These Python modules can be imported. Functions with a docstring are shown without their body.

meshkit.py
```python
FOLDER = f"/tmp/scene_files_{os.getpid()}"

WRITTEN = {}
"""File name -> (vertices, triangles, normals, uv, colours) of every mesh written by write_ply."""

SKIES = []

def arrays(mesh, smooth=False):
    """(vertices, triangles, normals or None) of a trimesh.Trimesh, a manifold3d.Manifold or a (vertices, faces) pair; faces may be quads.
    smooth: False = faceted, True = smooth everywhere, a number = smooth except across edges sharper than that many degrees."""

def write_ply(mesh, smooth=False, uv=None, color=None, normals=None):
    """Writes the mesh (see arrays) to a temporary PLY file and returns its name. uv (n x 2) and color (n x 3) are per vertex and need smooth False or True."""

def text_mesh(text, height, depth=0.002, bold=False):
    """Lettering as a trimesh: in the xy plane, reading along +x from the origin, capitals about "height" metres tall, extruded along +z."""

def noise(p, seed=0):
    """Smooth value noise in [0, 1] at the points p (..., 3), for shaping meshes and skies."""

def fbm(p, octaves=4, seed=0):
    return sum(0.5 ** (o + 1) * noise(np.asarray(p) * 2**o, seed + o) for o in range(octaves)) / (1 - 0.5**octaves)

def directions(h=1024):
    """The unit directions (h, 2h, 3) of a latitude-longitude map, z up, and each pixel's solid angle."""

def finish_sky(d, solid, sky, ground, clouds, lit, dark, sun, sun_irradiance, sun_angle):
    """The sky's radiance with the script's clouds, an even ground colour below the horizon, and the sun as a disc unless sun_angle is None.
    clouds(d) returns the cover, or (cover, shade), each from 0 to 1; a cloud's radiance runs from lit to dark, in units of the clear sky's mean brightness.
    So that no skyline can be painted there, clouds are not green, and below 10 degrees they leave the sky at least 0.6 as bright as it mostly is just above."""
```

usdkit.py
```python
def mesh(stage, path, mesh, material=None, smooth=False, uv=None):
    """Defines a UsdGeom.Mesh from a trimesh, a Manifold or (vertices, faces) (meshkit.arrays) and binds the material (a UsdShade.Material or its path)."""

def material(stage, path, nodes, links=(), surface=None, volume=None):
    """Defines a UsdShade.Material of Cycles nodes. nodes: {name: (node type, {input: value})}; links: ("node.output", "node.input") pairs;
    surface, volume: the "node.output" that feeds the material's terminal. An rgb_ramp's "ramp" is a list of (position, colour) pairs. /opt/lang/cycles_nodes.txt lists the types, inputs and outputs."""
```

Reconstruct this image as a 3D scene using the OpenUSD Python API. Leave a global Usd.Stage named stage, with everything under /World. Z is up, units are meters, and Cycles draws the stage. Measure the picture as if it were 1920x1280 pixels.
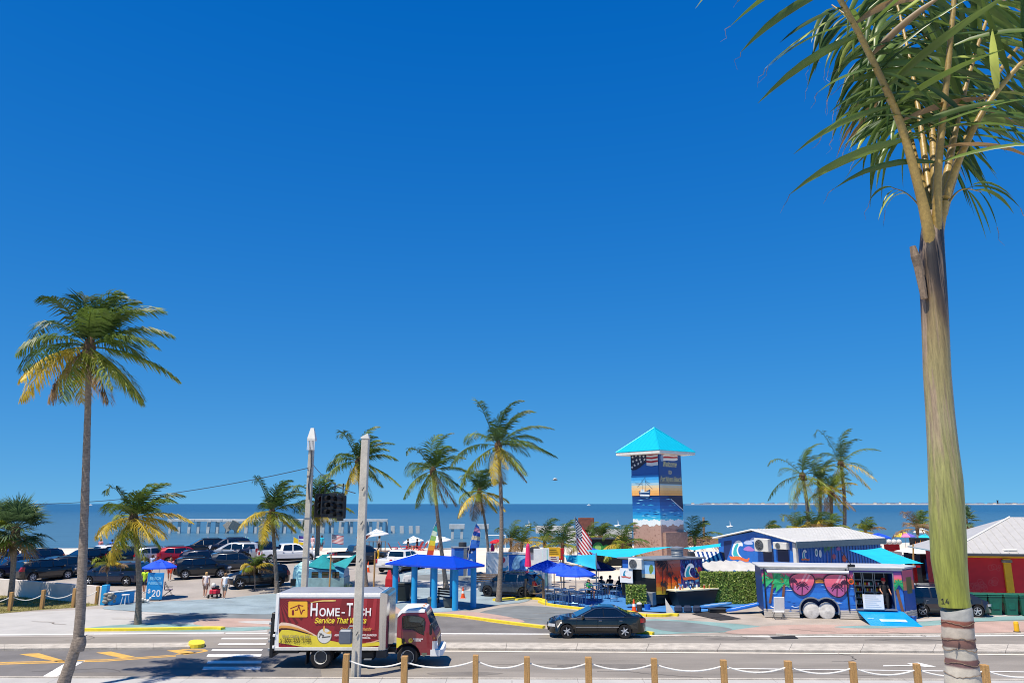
import math, random, numpy as np, trimesh, usdkit, meshkit, manifold3d as m3
from pxr import Usd, UsdGeom, UsdLux, UsdShade, Gf, Sdf, Vt
from shapely.geometry import Polygon, Point, LineString, box as sbox
from shapely.ops import unary_union
stage = Usd.Stage.CreateInMemory()
UsdGeom.SetStageUpAxis(stage, 'Z'); UsdGeom.SetStageMetersPerUnit(stage, 1.0)
UsdGeom.Xform.Define(stage, '/World'); UsdGeom.Scope.Define(stage, '/World/Looks')
PI = math.pi
# ------------------------------------------------------------------ camera, sky, sun, exposure
F, H, PITCH = 1400.0, 6.4, math.atan(304 / 1400)
cam = UsdGeom.Camera.Define(stage, '/World/camera')
cam.CreateHorizontalApertureAttr(36.0); cam.CreateVerticalApertureAttr(36.0 * 682 / 1024)
cam.CreateFocalLengthAttr(36.0 * F / 1920); cam.CreateClippingRangeAttr((0.1, 60000.0)); cam.CreateFStopAttr(0.0)
cam.AddTranslateOp().Set((0, 0, H)); cam.AddRotateXOp().Set(90 + math.degrees(PITCH))
cam.GetPrim().CreateAttribute('exposure', Sdf.ValueTypeNames.Float).Set(0.45)
SUN = np.array([-.33, -.32, 1.0]); SUN /= np.linalg.norm(SUN)
ELEV, AZ = math.asin(SUN[2]), math.atan2(SUN[0], SUN[1])
usdkit.material(stage, '/World/Looks/sky_look', {
    'g': ('texture_coordinate', {}), 'a': ('vector_math', {'math_type': 'multiply_add', 'vector2': (1, 1, .43), 'vector3': (0, 0, .066)}),
    's': ('sky_texture', {'sky_type': 'single_scattering', 'sun_disc': False, 'sun_elevation': ELEV, 'sun_rotation': AZ, 'altitude': 0.0, 'air_density': 0.6, 'aerosol_density': 0.0, 'ozone_density': 10.0}),
    'h': ('hsv', {'hue': 0.5, 'saturation': 1.24, 'value': 1.0, 'fac': 1.0}), 'c': ('separate_color', {'color_type': 'rgb'}),
    'v': ('math', {'math_type': 'multiply', 'value2': 0.1}), 'cv': ('combine_xyz', {}), 'p': ('vector_math', {'math_type': 'power', 'vector2': (-.32, -.12, -.47)}), 'k': ('vector_math', {'math_type': 'scale', 'scale': 0.7}),
    't': ('vector_math', {'math_type': 'multiply', 'vector2': (1.28, 1.32, .985)}), 'm': ('vector_math', {'math_type': 'multiply'}), 'b': ('background_shader', {'strength': 0.1})},
    [('g.generated', 'a.vector1'), ('a.vector', 's.vector'), ('s.color', 'h.color'), ('s.color', 'c.color'), ('c.b', 'v.value1'), ('v.value', 'cv.x'), ('v.value', 'cv.y'), ('v.value', 'cv.z'), ('cv.vector', 'p.vector1'), ('p.vector', 'k.vector1'), ('h.color', 't.vector1'), ('t.vector', 'm.vector1'), ('k.vector', 'm.vector2'), ('m.vector', 'b.color')], surface='b.background')
dome = UsdLux.DomeLight.Define(stage, '/World/sky')
UsdShade.MaterialBindingAPI.Apply(dome.GetPrim()).Bind(UsdShade.Material.Get(stage, '/World/Looks/sky_look'))
dome.GetPrim().SetCustomDataByKey('kind', 'structure')
sun = UsdLux.DistantLight.Define(stage, '/World/sun')
sun.CreateNormalizeAttr(True); sun.CreateIntensityAttr(1.2); sun.CreateAngleAttr(0.53); sun.CreateColorAttr((1.0, 0.91, 0.78))
sun.AddTransformOp().Set(Gf.Matrix4d().SetRotate(Gf.Rotation(Gf.Vec3d(0, 0, 1), Gf.Vec3d(*map(float, SUN)))))
# ------------------------------------------------------------------ helpers
CP, SP = math.cos(PITCH), math.sin(PITCH)
def ray(px, py):
    dx, dy = (px - 960) / F, (640 - py) / F
    return np.array([dx, CP - dy * SP, SP + dy * CP])
KY, KZ = np.array([0, 57, 84, 500.0]), np.array([0, 0, 1.2, 1.2])
def hgt(y): return np.interp(y, KY, KZ)    # the lot climbs a little towards the beach
def G(px, py, z=None):                     # the ground point (or the point of the level z) seen at a pixel of the photograph
    d = ray(px, py); t = ((z or 0.0) - H) / d[2]
    if z is None:
        lo, hi = 1.0, max(t, 1.0)
        for _ in range(50):
            t = (lo + hi) / 2; lo, hi = (t, hi) if H + d[2] * t > hgt(d[1] * t) else (lo, t)
    return np.array([d[0] * t, d[1] * t, H + d[2] * t])
def ad(px, y, z=0.0):                      # the ground point at depth y under a pixel column
    return np.array([(px - 960) / F * (y * CP - (H - hgt(y) - .8) * SP), y, hgt(y) + z])
def D(px, py, y):                          # the point at depth y seen at a pixel
    d = ray(px, py); t = y / d[1]
    return np.array([d[0] * t, y, H + d[2] * t])
def onface(px, py, o, xd):                 # (u, v) on the vertical plane through o along xd
    d = ray(px, py); n = np.array([xd[1], -xd[0], 0.0]); c = np.array([0, 0, H])
    t = (np.asarray(o) - c) @ n / (d @ n); p = c + d * t
    return float((p - o) @ xd), float(p[2] - o[2])
def lin(h):
    h = h.lstrip('#'); v = [int(h[i:i + 2], 16) / 255 for i in (0, 2, 4)]
    return tuple(x / 12.92 if x <= .04045 else ((x + .055) / 1.055) ** 2.4 for x in v)
LOOKS = {}
def mat(name, col=None, rough=.6, metal=0.0, coat=0.0, var=.12, scale=3.0, bump=0.0, bscale=40.0, spec=.5, stretch=(1, 1, 1), space='position'):
    if name in LOOKS: return LOOKS[name]
    c = np.array(lin(col) if isinstance(col, str) else col)
    n = {'p': ('principled_bsdf', {'roughness': rough, 'metallic': metal, 'coat_weight': coat, 'specular_ior_level': spec}),
         'g': ('geometry', {}) if space == 'position' else ('texture_coordinate', {}), 'mp': ('mapping', {'scale': stretch}), 'n': ('noise_texture', {'scale': scale, 'detail': 5.0, 'roughness': .6}),
         'r': ('map_range', {'from_min': .3, 'from_max': .7, 'to_min': 0.0, 'to_max': 1.0, 'clamp': True}), 'm': ('mix_color', {'a': tuple(np.clip(c * (1 - var), 0, 1)), 'b': tuple(np.clip(c * (1 + var), 0, 1))})}
    l = [('g.' + space, 'mp.vector'), ('mp.vector', 'n.vector'), ('n.fac', 'r.value'), ('r.result', 'm.fac'), ('m.result', 'p.base_color')]
    if bump and space == 'position':
        n['n4'] = ('noise_texture', {'scale': bscale * .8, 'detail': 4.0, 'roughness': .7}); n['r4'] = ('map_range', {'from_min': .3, 'from_max': .7, 'to_min': 1 - min(.3, var), 'to_max': 1 + min(.3, var)}); n['s4'] = ('vector_math', {'math_type': 'scale'})
        l = l[:-1] + [('g.position', 'n4.vector'), ('n4.fac', 'r4.value'), ('m.result', 's4.vector1'), ('r4.result', 's4.scale'), ('s4.vector', 'p.base_color')]
    if bump:
        n['n2'] = ('noise_texture', {'scale': bscale, 'detail': 3.0}); n['b'] = ('bump', {'strength': bump, 'distance': .02})
        l += [('mp.vector', 'n2.vector'), ('n2.fac', 'b.height'), ('b.normal', 'p.normal')]
    LOOKS[name] = usdkit.material(stage, '/World/Looks/' + name, n, l, surface='p.BSDF')
    return LOOKS[name]
def leafmat(name, col, var=.35, trans=.3, scale=1.5, rough=.45):
    if name in LOOKS: return LOOKS[name]
    c = np.array(lin(col))
    n = {'p': ('principled_bsdf', {'roughness': rough, 'specular_ior_level': .4}), 't': ('translucent_bsdf', {}), 'mx': ('mix_closure', {'fac': trans}), 'g': ('geometry', {}),
         'n': ('noise_texture', {'scale': scale, 'detail': 4.0}), 'r': ('map_range', {'from_min': .3, 'from_max': .7, 'to_min': 0.0, 'to_max': 1.0, 'clamp': True}),
         'm': ('mix_color', {'a': tuple(np.clip(c * (1 - var), 0, 1)), 'b': tuple(np.clip(c * (1 + var) + (.01, .008, 0), 0, 1))})}
    LOOKS[name] = usdkit.material(stage, '/World/Looks/' + name, n, [('g.position', 'n.vector'), ('n.fac', 'r.value'), ('r.result', 'm.fac'), ('m.result', 'p.base_color'), ('m.result', 't.color'), ('p.BSDF', 'mx.closure1'), ('t.BSDF', 'mx.closure2')], surface='mx.closure')
    return LOOKS[name]
printed = usdkit.material(stage, '/World/Looks/printed_paint', {'a': ('attribute', {'attribute': 'col'}), 'g': ('geometry', {}), 'n': ('noise_texture', {'scale': 5.0, 'detail': 4.0}), 'r': ('map_range', {'to_min': .84, 'to_max': 1.1}),
    's': ('vector_math', {'math_type': 'scale'}), 'p': ('principled_bsdf', {'roughness': .45})}, [('g.position', 'n.vector'), ('n.fac', 'r.value'), ('a.color', 's.vector1'), ('r.result', 's.scale'), ('s.vector', 'p.base_color')], surface='p.BSDF')
TAKEN = {}
def upath(parent, name):
    n = TAKEN.get((parent, name), 0); TAKEN[(parent, name)] = n + 1
    return f'{parent}/{name}' + (f'_{n:03d}' if n else '')
def data(prim, label=None, cat=None, group=None, kind=None):
    for k, v in (('label', label), ('category', cat), ('group', group), ('kind', kind)):
        if v: prim.SetCustomDataByKey(k, v)
def thing(name, label, cat, loc=(0, 0, 0), rz=0.0, group=None):
    p = upath('/World', name); x = UsdGeom.Xform.Define(stage, p)
    x.AddTranslateOp().Set(tuple(map(float, loc))); x.AddRotateZOp().Set(math.degrees(rz))
    data(x.GetPrim(), label, cat, group); return p
def part(parent, name, mesh, m, smooth=False, label=None, kind=None):
    p = upath(parent, name); usdkit.mesh(stage, p, mesh, m, smooth)
    data(stage.GetPrimAtPath(p), label, kind=kind); return p
def solo(name, mesh, m, label, cat, group=None, smooth=False, kind=None):
    p = upath('/World', name); usdkit.mesh(stage, p, mesh, m, smooth)
    data(stage.GetPrimAtPath(p), label, cat, group, kind); return p
def struct(name, mesh, m, kind='structure', smooth=False, parent='/World'):
    p = upath(parent, name); usdkit.mesh(stage, p, mesh, m, smooth)
    if parent == '/World': data(stage.GetPrimAtPath(p), kind=kind)
    return p
# ---- shapes
cat = trimesh.util.concatenate
def TM(v, f): return trimesh.Trimesh(np.asarray(v, float), np.asarray(f, int), process=False)
def of(m):
    k = m.to_mesh(); return TM(k.vert_properties[:, :3], k.tri_verts)
def box(cx, cy, cz, sx, sy, sz, b=0.0, rz=0.0):
    hx, hy, hz = sx / 2, sy / 2, sz / 2
    if b <= 0: m = trimesh.creation.box((sx, sy, sz))
    else:
        P = []
        for a in (-1, 1):
            for c in (-1, 1):
                for e in (-1, 1):
                    P += [(a * (hx - b), c * (hy - b), e * hz), (a * (hx - b), c * hy, e * (hz - b)), (a * hx, c * (hy - b), e * (hz - b))]
        m = of(m3.Manifold.hull_points(np.array(P)))
    v = m.vertices.copy()
    if rz: v[:, :2] = v[:, :2] @ np.array([[math.cos(rz), math.sin(rz)], [-math.sin(rz), math.cos(rz)]])
    return TM(v + (cx, cy, cz), m.faces)
def frame_of(d):
    d = d / np.linalg.norm(d); a = np.array([0, 0, 1.0]) if abs(d[2]) < .95 else np.array([1.0, 0, 0])
    s = np.cross(d, a); s /= np.linalg.norm(s); return s, np.cross(s, d)
def tube(pts, r, n=8, cap=True):
    pts = np.asarray(pts, float); r = np.broadcast_to(np.asarray(r, float), len(pts)); V, Fc = [], []
    for i, p in enumerate(pts):
        d = pts[min(i + 1, len(pts) - 1)] - pts[max(i - 1, 0)]; s, u = frame_of(d)
        for k in range(n):
            a = 2 * PI * k / n; V.append(p + r[i] * (math.cos(a) * s + math.sin(a) * u))
    for i in range(len(pts) - 1):
        for k in range(n):
            a, b = i * n + k, i * n + (k + 1) % n; Fc += [(a, b, b + n), (a, b + n, a + n)]
    if cap:
        V += [pts[0], pts[-1]]; c0, c1, e = len(V) - 2, len(V) - 1, (len(pts) - 1) * n
        for k in range(n): Fc += [(c0, (k + 1) % n, k), (c1, e + k, e + (k + 1) % n)]
    return TM(V, Fc)
def rod(a, b, r, n=8): return tube([a, b], r, n)
def lathe(prof, n=20, axis='z', c=(0, 0, 0)):
    prof = np.asarray(prof, float); V, Fc = [], []
    for r, h in prof:
        for k in range(n):
            a = 2 * PI * k / n; V.append((r * math.cos(a), r * math.sin(a), h))
    for i in range(len(prof) - 1):
        for k in range(n):
            a, b = i * n + k, i * n + (k + 1) % n; Fc += [(a, b, b + n), (a, b + n, a + n)]
    V = np.array(V)
    if axis == 'y': V = V[:, [0, 2, 1]] * (1, -1, 1)
    if axis == 'x': V = V[:, [2, 0, 1]]
    return TM(V + c, Fc)
def ball(c, r, n=2, sc=(1, 1, 1)):
    m = trimesh.creation.icosphere(subdivisions=n, radius=1.0); return TM(m.vertices * np.asarray(sc) * r + c, m.faces)
def chaikin(P, k=2, closed=True):
    P = np.asarray(P, float)
    for _ in range(k):
        Q = np.roll(P, -1, 0) if closed else P[1:]; A = P if closed else P[:-1]
        N = np.empty((2 * len(A), P.shape[1])); N[0::2] = .75 * A + .25 * Q; N[1::2] = .25 * A + .75 * Q
        P = N if closed else np.vstack([P[:1], N, P[-1:]])
    return P
def tri2(poly):
    polys = [g for g in getattr(poly, 'geoms', [poly]) if g.geom_type == 'Polygon' and g.area > 1e-7]; V, Fc, o = [], [], 0
    for g in polys:
        v, f = trimesh.creation.triangulate_polygon(g, engine='earcut'); V.append(v); Fc.append(np.asarray(f) + o); o += len(v)
    return (np.vstack(V), np.vstack(Fc)) if V else (np.zeros((0, 2)), np.zeros((0, 3), int))
def P2(pts): 
    g = Polygon(pts); return g if g.is_valid else g.buffer(0)
def sheet(poly, z=0.0):                     # a level sheet, facing up
    v, f = tri2(poly); v3 = np.column_stack([v, np.full(len(v), z)])
    c = np.cross(v3[f[:, 1]] - v3[f[:, 0]], v3[f[:, 2]] - v3[f[:, 0]])[:, 2]; f = np.where(c[:, None] < 0, f[:, ::-1], f); return TM(v3, f)
def prism(poly, z0, z1):
    return cat([TM(m.vertices + (0, 0, z0), m.faces) for m in (trimesh.creation.extrude_polygon(g, z1 - z0, engine='earcut') for g in getattr(poly, 'geoms', [poly]) if g.area > 1e-8)])
def placed(m, o, xd, zd, n=None):           # local x, y, z to xd, zd and the face's normal
    xd, zd = np.asarray(xd, float), np.asarray(zd, float); n = np.cross(xd, zd) if n is None else n
    return TM(np.asarray(o) + m.vertices @ np.array([xd, zd, n]), m.faces)
X, Y, Z = np.eye(3)
def text(parent, s, o, xd, zd, h, m, bold=True, width=None, shear=0.0, name='lettering', depth=.004):
    t = meshkit.text_mesh(s, h, depth, bold); v = t.vertices.copy()
    if width: v[:, 0] *= width / max(v[:, 0].max(), 1e-6)
    v[:, 0] += shear * v[:, 1]
    return part(parent, name, placed(TM(v, t.faces), o, xd, zd), m)
def layers(parent, name, L, o, xd, zd=(0, 0, 1), off=.004, step=.0006, label=None):   # painted print: flat shapes, each a hair above the last
    V, Fc, K, n = [], [], [], 0; nn = np.cross(xd, zd)
    for i, (poly, col) in enumerate(L):
        poly = poly if hasattr(poly, 'area') else P2(poly); v, f = tri2(poly)
        if not len(v): continue
        c = np.cross(np.column_stack([v[f[:, 1]] - v[f[:, 0]], 0 * f[:, 0]]), np.column_stack([v[f[:, 2]] - v[f[:, 0]], 0 * f[:, 0]]))[:, 2]; f = np.where(c[:, None] < 0, f[:, ::-1], f)
        V.append(np.asarray(o) + v[:, :1] * np.asarray(xd) + v[:, 1:] * np.asarray(zd) + nn * (off + step * i)); Fc.append(f + n); n += len(v); K.append(np.tile(lin(col), (len(v), 1)))
    V, Fc, K = np.vstack(V), np.vstack(Fc), np.vstack(K); used = np.unique(Fc); inv = np.zeros(len(V), int); inv[used] = np.arange(len(used)); V, K, Fc = V[used], K[used], inv[Fc]
    p = upath(parent, name); m = usdkit.mesh(stage, p, TM(V, Fc), printed)
    UsdGeom.PrimvarsAPI(m).CreatePrimvar('col', Sdf.ValueTypeNames.Color3fArray, 'vertex').Set(Vt.Vec3fArray.FromNumpy(K.astype(np.float32)))
    data(m.GetPrim(), label); return p
def R(x0, y0, x1, y1): return sbox(min(x0, x1), min(y0, y1), max(x0, x1), max(y0, y1))
def disc(x, y, r, n=20, sy=1.0): return Polygon([(x + r * math.cos(2 * PI * k / n), y + r * sy * math.sin(2 * PI * k / n)) for k in range(n)])
def star(x, y, r, n=5, a0=PI / 2, k=.42): return Polygon([(x + (r if i % 2 == 0 else r * k) * math.cos(a0 + PI * i / n), y + (r if i % 2 == 0 else r * k) * math.sin(a0 + PI * i / n)) for i in range(2 * n)])
def stroke(pts, w): return LineString(pts).buffer(w / 2, cap_style=2)
def paintpalm(x, y, h, r, col, trunk, L, n=9, lean=.1):
    L.append((stroke([(x, y), (x + lean * h * .4, y + h * .5), (x + lean * h, y + h)], max(.03, h * .05)), trunk)); cx, cy = x + lean * h, y + h
    for k in range(n):
        a = -.6 + (PI + 1.2) * k / (n - 1); ex, ey = cx + r * math.cos(a), cy + r * .75 * math.sin(a) - r * .3
        mx, my = cx + r * .55 * math.cos(a), cy + r * .6 * math.sin(a) + r * .12
        L.append((P2([(cx, cy + .03 * r), (mx - .05 * r, my + .12 * r), (ex, ey), (mx + .03 * r, my - .12 * r)]), col))
# ------------------------------------------------------------------ common looks
M = dict(
    concrete=mat('concrete', '#c2bcb2', .9, var=.16, scale=.8, bump=.25), kerbstone=mat('kerbstone', '#aea79c', .9, var=.25, scale=2, bump=.3), asphalt=mat('asphalt', '#827c74', .9, var=.2, scale=.5, bump=.3, bscale=60, stretch=(.35, 1.6, 1)),
    asphalt_dark=mat('dark_asphalt', '#6c6967', .9, var=.2, scale=.6, bump=.3, bscale=60), lot=mat('parking_surface', '#98918a', .95, var=.18, scale=.25, bump=.2), sidewalk=mat('pale_sidewalk', '#aaa8a4', .9, var=.1, scale=.7, bump=.15),
    white_line=mat('white_road_paint', '#e2e2de', .7, var=.12, scale=4), yellow_line=mat('yellow_road_paint', '#cda04c', .7, var=.2, scale=4), yellow=mat('yellow_kerb_paint', '#e3cb33', .6, var=.14, scale=4),
    pale_blue=mat('pale_blue_pavement', '#84949b', .9, var=.24, scale=.5, bump=.15), teal=mat('teal_pavement', '#769592', .9, var=.2, scale=.6, bump=.15), pink=mat('pink_pavement', '#a98f83', .9, var=.16, scale=.6, bump=.15), grey_pave=mat('grey_pavement', '#6f7475', .9, var=.2, scale=.8),
    white_pave=mat('white_pavement', '#aeaca8', .9, var=.12, scale=.8), patio_blue=mat('blue_patio_paint', '#3a78b4', .7, var=.15, scale=1), beige=mat('beige_pavement', '#a0968b', .95, var=.2, scale=.6, bump=.2),
    sand=mat('beach_sand', '#cdc2b3', .95, var=.08, scale=.5, bump=.35, bscale=6), white=mat('white_paint', '#e6e6e3', .4, var=.05), offwhite=mat('weathered_white', '#d6d4cc', .6, var=.1), black=mat('black_plastic', '#121316', .45, var=.2),
    rubber=mat('tyre_rubber', '#17171a', .85, var=.2, scale=12), rim=mat('alloy_rim', '#c4c7cb', .3, .5, var=.08), rim_dark=mat('dark_alloy_rim', '#26282c', .3, .6, var=.1), chrome=mat('chrome', '#c4c8cc', .15, 1.0, var=.05),
    glass=mat('tinted_glass', '#0b0e12', .04, 0, 1.0, var=.1, spec=.8), steel=mat('galvanised_steel', '#9aa0a5', .45, .6, var=.12, scale=6), lamp=mat('clear_lamp', '#d3d8dc', .08, .3, .8, var=.08), tail=mat('red_lamp', '#9c1018', .15, 0, 1.0, var=.2),
    amber=mat('amber_lamp', '#d27812', .2, 0, .8), wood=mat('post_timber', '#ab8450', .8, var=.28, scale=5, bump=.4, stretch=(6, 6, .5)), oldwood=mat('weathered_timber', '#7c6a58', .85, var=.3, scale=5, bump=.4, stretch=(6, 6, .5)), rope=mat('white_rope', '#dedbd2', .8, var=.1, scale=20),
    pole=mat('pole_concrete', '#b7b1a4', .9, var=.14, scale=2.5, bump=.4, bscale=30), skin=mat('skin', '#c08a6c', .55, var=.1), shelter_blue=mat('cyan_column_paint', '#1694cf', .5, var=.1), canopy_blue=mat('royal_blue_canvas', '#0d4ad0', .75, var=.12, scale=1.5),
    turq=mat('turquoise_canvas', '#0fb0cf', .7, var=.1, scale=1.2), turq_roof=mat('turquoise_metal_roof', '#0fb8d0', .35, .2, var=.06), navy=mat('navy_paint', '#163a78', .5), red=mat('red_paint', '#b81420', .5, var=.12), dkred=mat('maroon_paint', '#7c1a24', .35, 0, .6, var=.12),
    blue=mat('blue_paint', '#1f66c4', .5, var=.12), cyan=mat('cyan_board', '#1192e0', .35, var=.08), green_bin=mat('green_bin_plastic', '#0e5d4c', .5, var=.12), orange=mat('orange_plastic', '#e0531a', .5, var=.12), pinkcloth=mat('pink_canvas', '#e32466', .7, var=.12),
    trunk=mat('palm_bark', '#83776b', .95, var=.35, scale=7, bump=1.0, bscale=14, stretch=(1, 1, 3.5)), fibre=mat('palm_fibre', '#5b4630', .95, var=.4, scale=8, bump=.8), yellow_flat=mat('yellow_cloth', '#f0cd1e', .7), purple=mat('purple_cloth', '#3c2564', .8), grey=mat('grey_metal', '#7f858b', .5, .2), dkgrey=mat('dark_grey_metal', '#3a3e44', .5, .2),
    roof_metal=mat('pale_metal_roof', '#c2c2c0', .45, .08, var=.08, scale=1.5), stone=mat('grey_stone', '#8a8880', .9, var=.35, scale=5, bump=.8), red_wall=mat('red_wall_paint', '#cf1a28', .6, var=.1, scale=2), gold=mat('gold_paint', '#eab41c', .6, var=.1),
    pier=mat('bleached_concrete', '#b9bdbc', .85, var=.16, scale=1.0), water_blue=mat('blue_wall_paint', '#2068c0', .5, var=.12), dkblue=mat('dark_blue_wall', '#12407c', .5, var=.12), cloth_white=mat('white_canvas', '#cdcac4', .75, var=.05))
green, yellowish, gold_leaf, brown_leaf = leafmat('green_frond', '#566d2c'), leafmat('yellow_green_frond', '#848f30'), leafmat('golden_frond', '#bfa83a'), leafmat('dry_frond', '#8d7350')
deep_green, sabal, royal_leaf, royal_pale = leafmat('deep_green_frond', '#3b562a'), leafmat('sabal_frond', '#57704a'), leafmat('broad_leaflet', '#5c7335', trans=.35, rough=.35), leafmat('pale_leaflet', '#b0bc62', trans=.35, rough=.35)
hedge_leaf, hedge_pale, grass_leaf = leafmat('hedge_leaf', '#7d9a45', var=.5, scale=5), leafmat('pale_hedge_leaf', '#b9c26c', var=.4, scale=5), leafmat('grass_blade', '#87843f', var=.4, scale=1.2)
# ------------------------------------------------------------------ the setting: ground, road, pavement, beach, sea, far shore
def gp(pts, m, z, k=0, name='painted_pavement'):
    P = np.array([G(x, y)[:2] for x, y in pts]); P = chaikin(P, k) if k else P
    s = sheet(P2(P), 0.0)
    if P[:, 1].max() > 56:
        v, f = trimesh.remesh.subdivide_to_size(s.vertices, s.faces, 1.2, max_iter=12); z += .012; s = TM(v, f)
    v = s.vertices.copy(); v[:, 2] = hgt(v[:, 1]) + z
    return struct(name, TM(v, s.faces), m)
gv = np.array([(x, y, hgt(y)) for y in (-60, 57, 84, 91) for x in (-420, 420)], float)
struct('ground', (gv, np.array([(0, 1, 3, 2), (2, 3, 5, 4), (4, 5, 7, 6)])), M['lot'])
fe = np.vstack([G(0, 1193.5), G(1900, 1186.5)]); fd = (fe[1] - fe[0]) / (fe[1] - fe[0])[0]
def far_edge(x): return fe[0] + fd * (x - fe[0][0])
ne = np.vstack([G(0, 1273), G(1500, 1277)]); nd = (ne[1] - ne[0]) / (ne[1] - ne[0])[0]
def near_edge(x): return ne[0] + nd * (x - ne[0][0])
XL, XR = -300.0, 300.0
struct('road', sheet(P2([near_edge(XL)[:2], near_edge(XR)[:2], far_edge(XR)[:2], far_edge(XL)[:2]]), .004), M['asphalt'])
gp([(-160, 1218), (355, 1214), (596, 1214), (604, 1274.5), (200, 1273.5), (-160, 1273)], M['asphalt_dark'], .008, name='road_lane')
# near sidewalk: slabs with joints, one step up
def strip(x0, x1, e0, e1): return P2([e0(x0)[:2], e0(x1)[:2], e1(x1)[:2], e1(x0)[:2]])
back = lambda x: near_edge(x) - (0, 5.5, 0)
kb = lambda x: near_edge(x) - (0, .16, 0)
walk = UsdGeom.Xform.Define(stage, '/World/near_sidewalk'); data(walk.GetPrim(), kind='structure')
for i in range(-9, 10):
    part('/World/near_sidewalk', 'slab', prism(strip(i * 2.4 + .006, i * 2.4 + 2.394, lambda x: back(x), kb), -.05, .09), M['sidewalk'])
    part('/World/near_sidewalk', 'kerb_stone', prism(strip(i * 2.4 + .006, i * 2.4 + 2.394, lambda x: kb(x) + (0, .004, 0), near_edge), -.05, .12), M['kerbstone'])
struct('front_ground', sheet(P2([(XL, -40), (XR, -40), back(XR)[:2], back(XL)[:2]]), .06), M['concrete'])
# median kerb slabs
med = UsdGeom.Xform.Define(stage, '/World/median'); data(med.GetPrim(), kind='structure')
def median(p0, p1, q0, q1, n, m):
    A0, A1, B0, B1 = (G(*p)[:2] for p in (p0, p1, q0, q1))
    for i in range(n):
        a, b = i / n + .001 / n, (i + 1) / n - .005 / n
        for s0, s1, h, nm in ((0, .72, .06, 'slab'), (.722, 1.0, .09, 'kerb_stone')):
            e = lambda t, s: (A0 + (A1 - A0) * t) * (1 - s) + (B0 + (B1 - B0) * t) * s
            part('/World/median', nm, prism(P2([e(a, s0), e(b, s0), e(b, s1), e(a, s1)]), -.05, h), m)
median((-420, 1213), (356, 1206), (-420, 1223), (356, 1216), 11, M['kerbstone'])
median((818, 1206), (2300, 1210), (818, 1218), (2300, 1227), 11, M['kerbstone'])
nose = P2(chaikin(np.array([G(353, 1206)[:2], G(378, 1205)[:2], G(384, 1209)[:2], G(382, 1214.5)[:2], G(353, 1216)[:2]]), 2))
struct('median_nose', prism(nose, -.05, .17), M['yellow'])
# road paint
W, YL = M['white_line'], M['yellow_line']
mk = lambda pts, m: gp(pts, m, .012, name='road_marking')
for y, xl, xr, t in ((1187, 422, 503, 2.2), (1196.5, 414, 503, 2.4), (1207.2, 408, 500, 2.8), (1218, 396, 493, 3.6), (1228.5, 387, 491, 4.4), (1240.8, 387, 492, 5), (1252.3, 379, 490, 5.6)):
    mk([(xl + 3, y - t / 2), (xr, y - t / 2), (xr - 3, y + t / 2), (xl, y + t / 2)], W)
mk([(-150, 1249.5), (0, 1243.7), (200, 1238), (330, 1229), (330, 1230.3), (200, 1239.6), (0, 1245.6), (-150, 1251.5)], YL)
mk([(-150, 1246.5), (0, 1241), (200, 1235.6), (330, 1227), (330, 1228), (200, 1237), (0, 1242.7), (-150, 1248.3)], YL)
for a in ([(36, 1226), (72, 1224), (124, 1239), (112, 1241)], [(180, 1223), (208, 1221), (253, 1231), (228, 1233.5)], [(312, 1219), (340, 1217.5), (372, 1224), (345, 1227)]): mk(a, YL)
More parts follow.
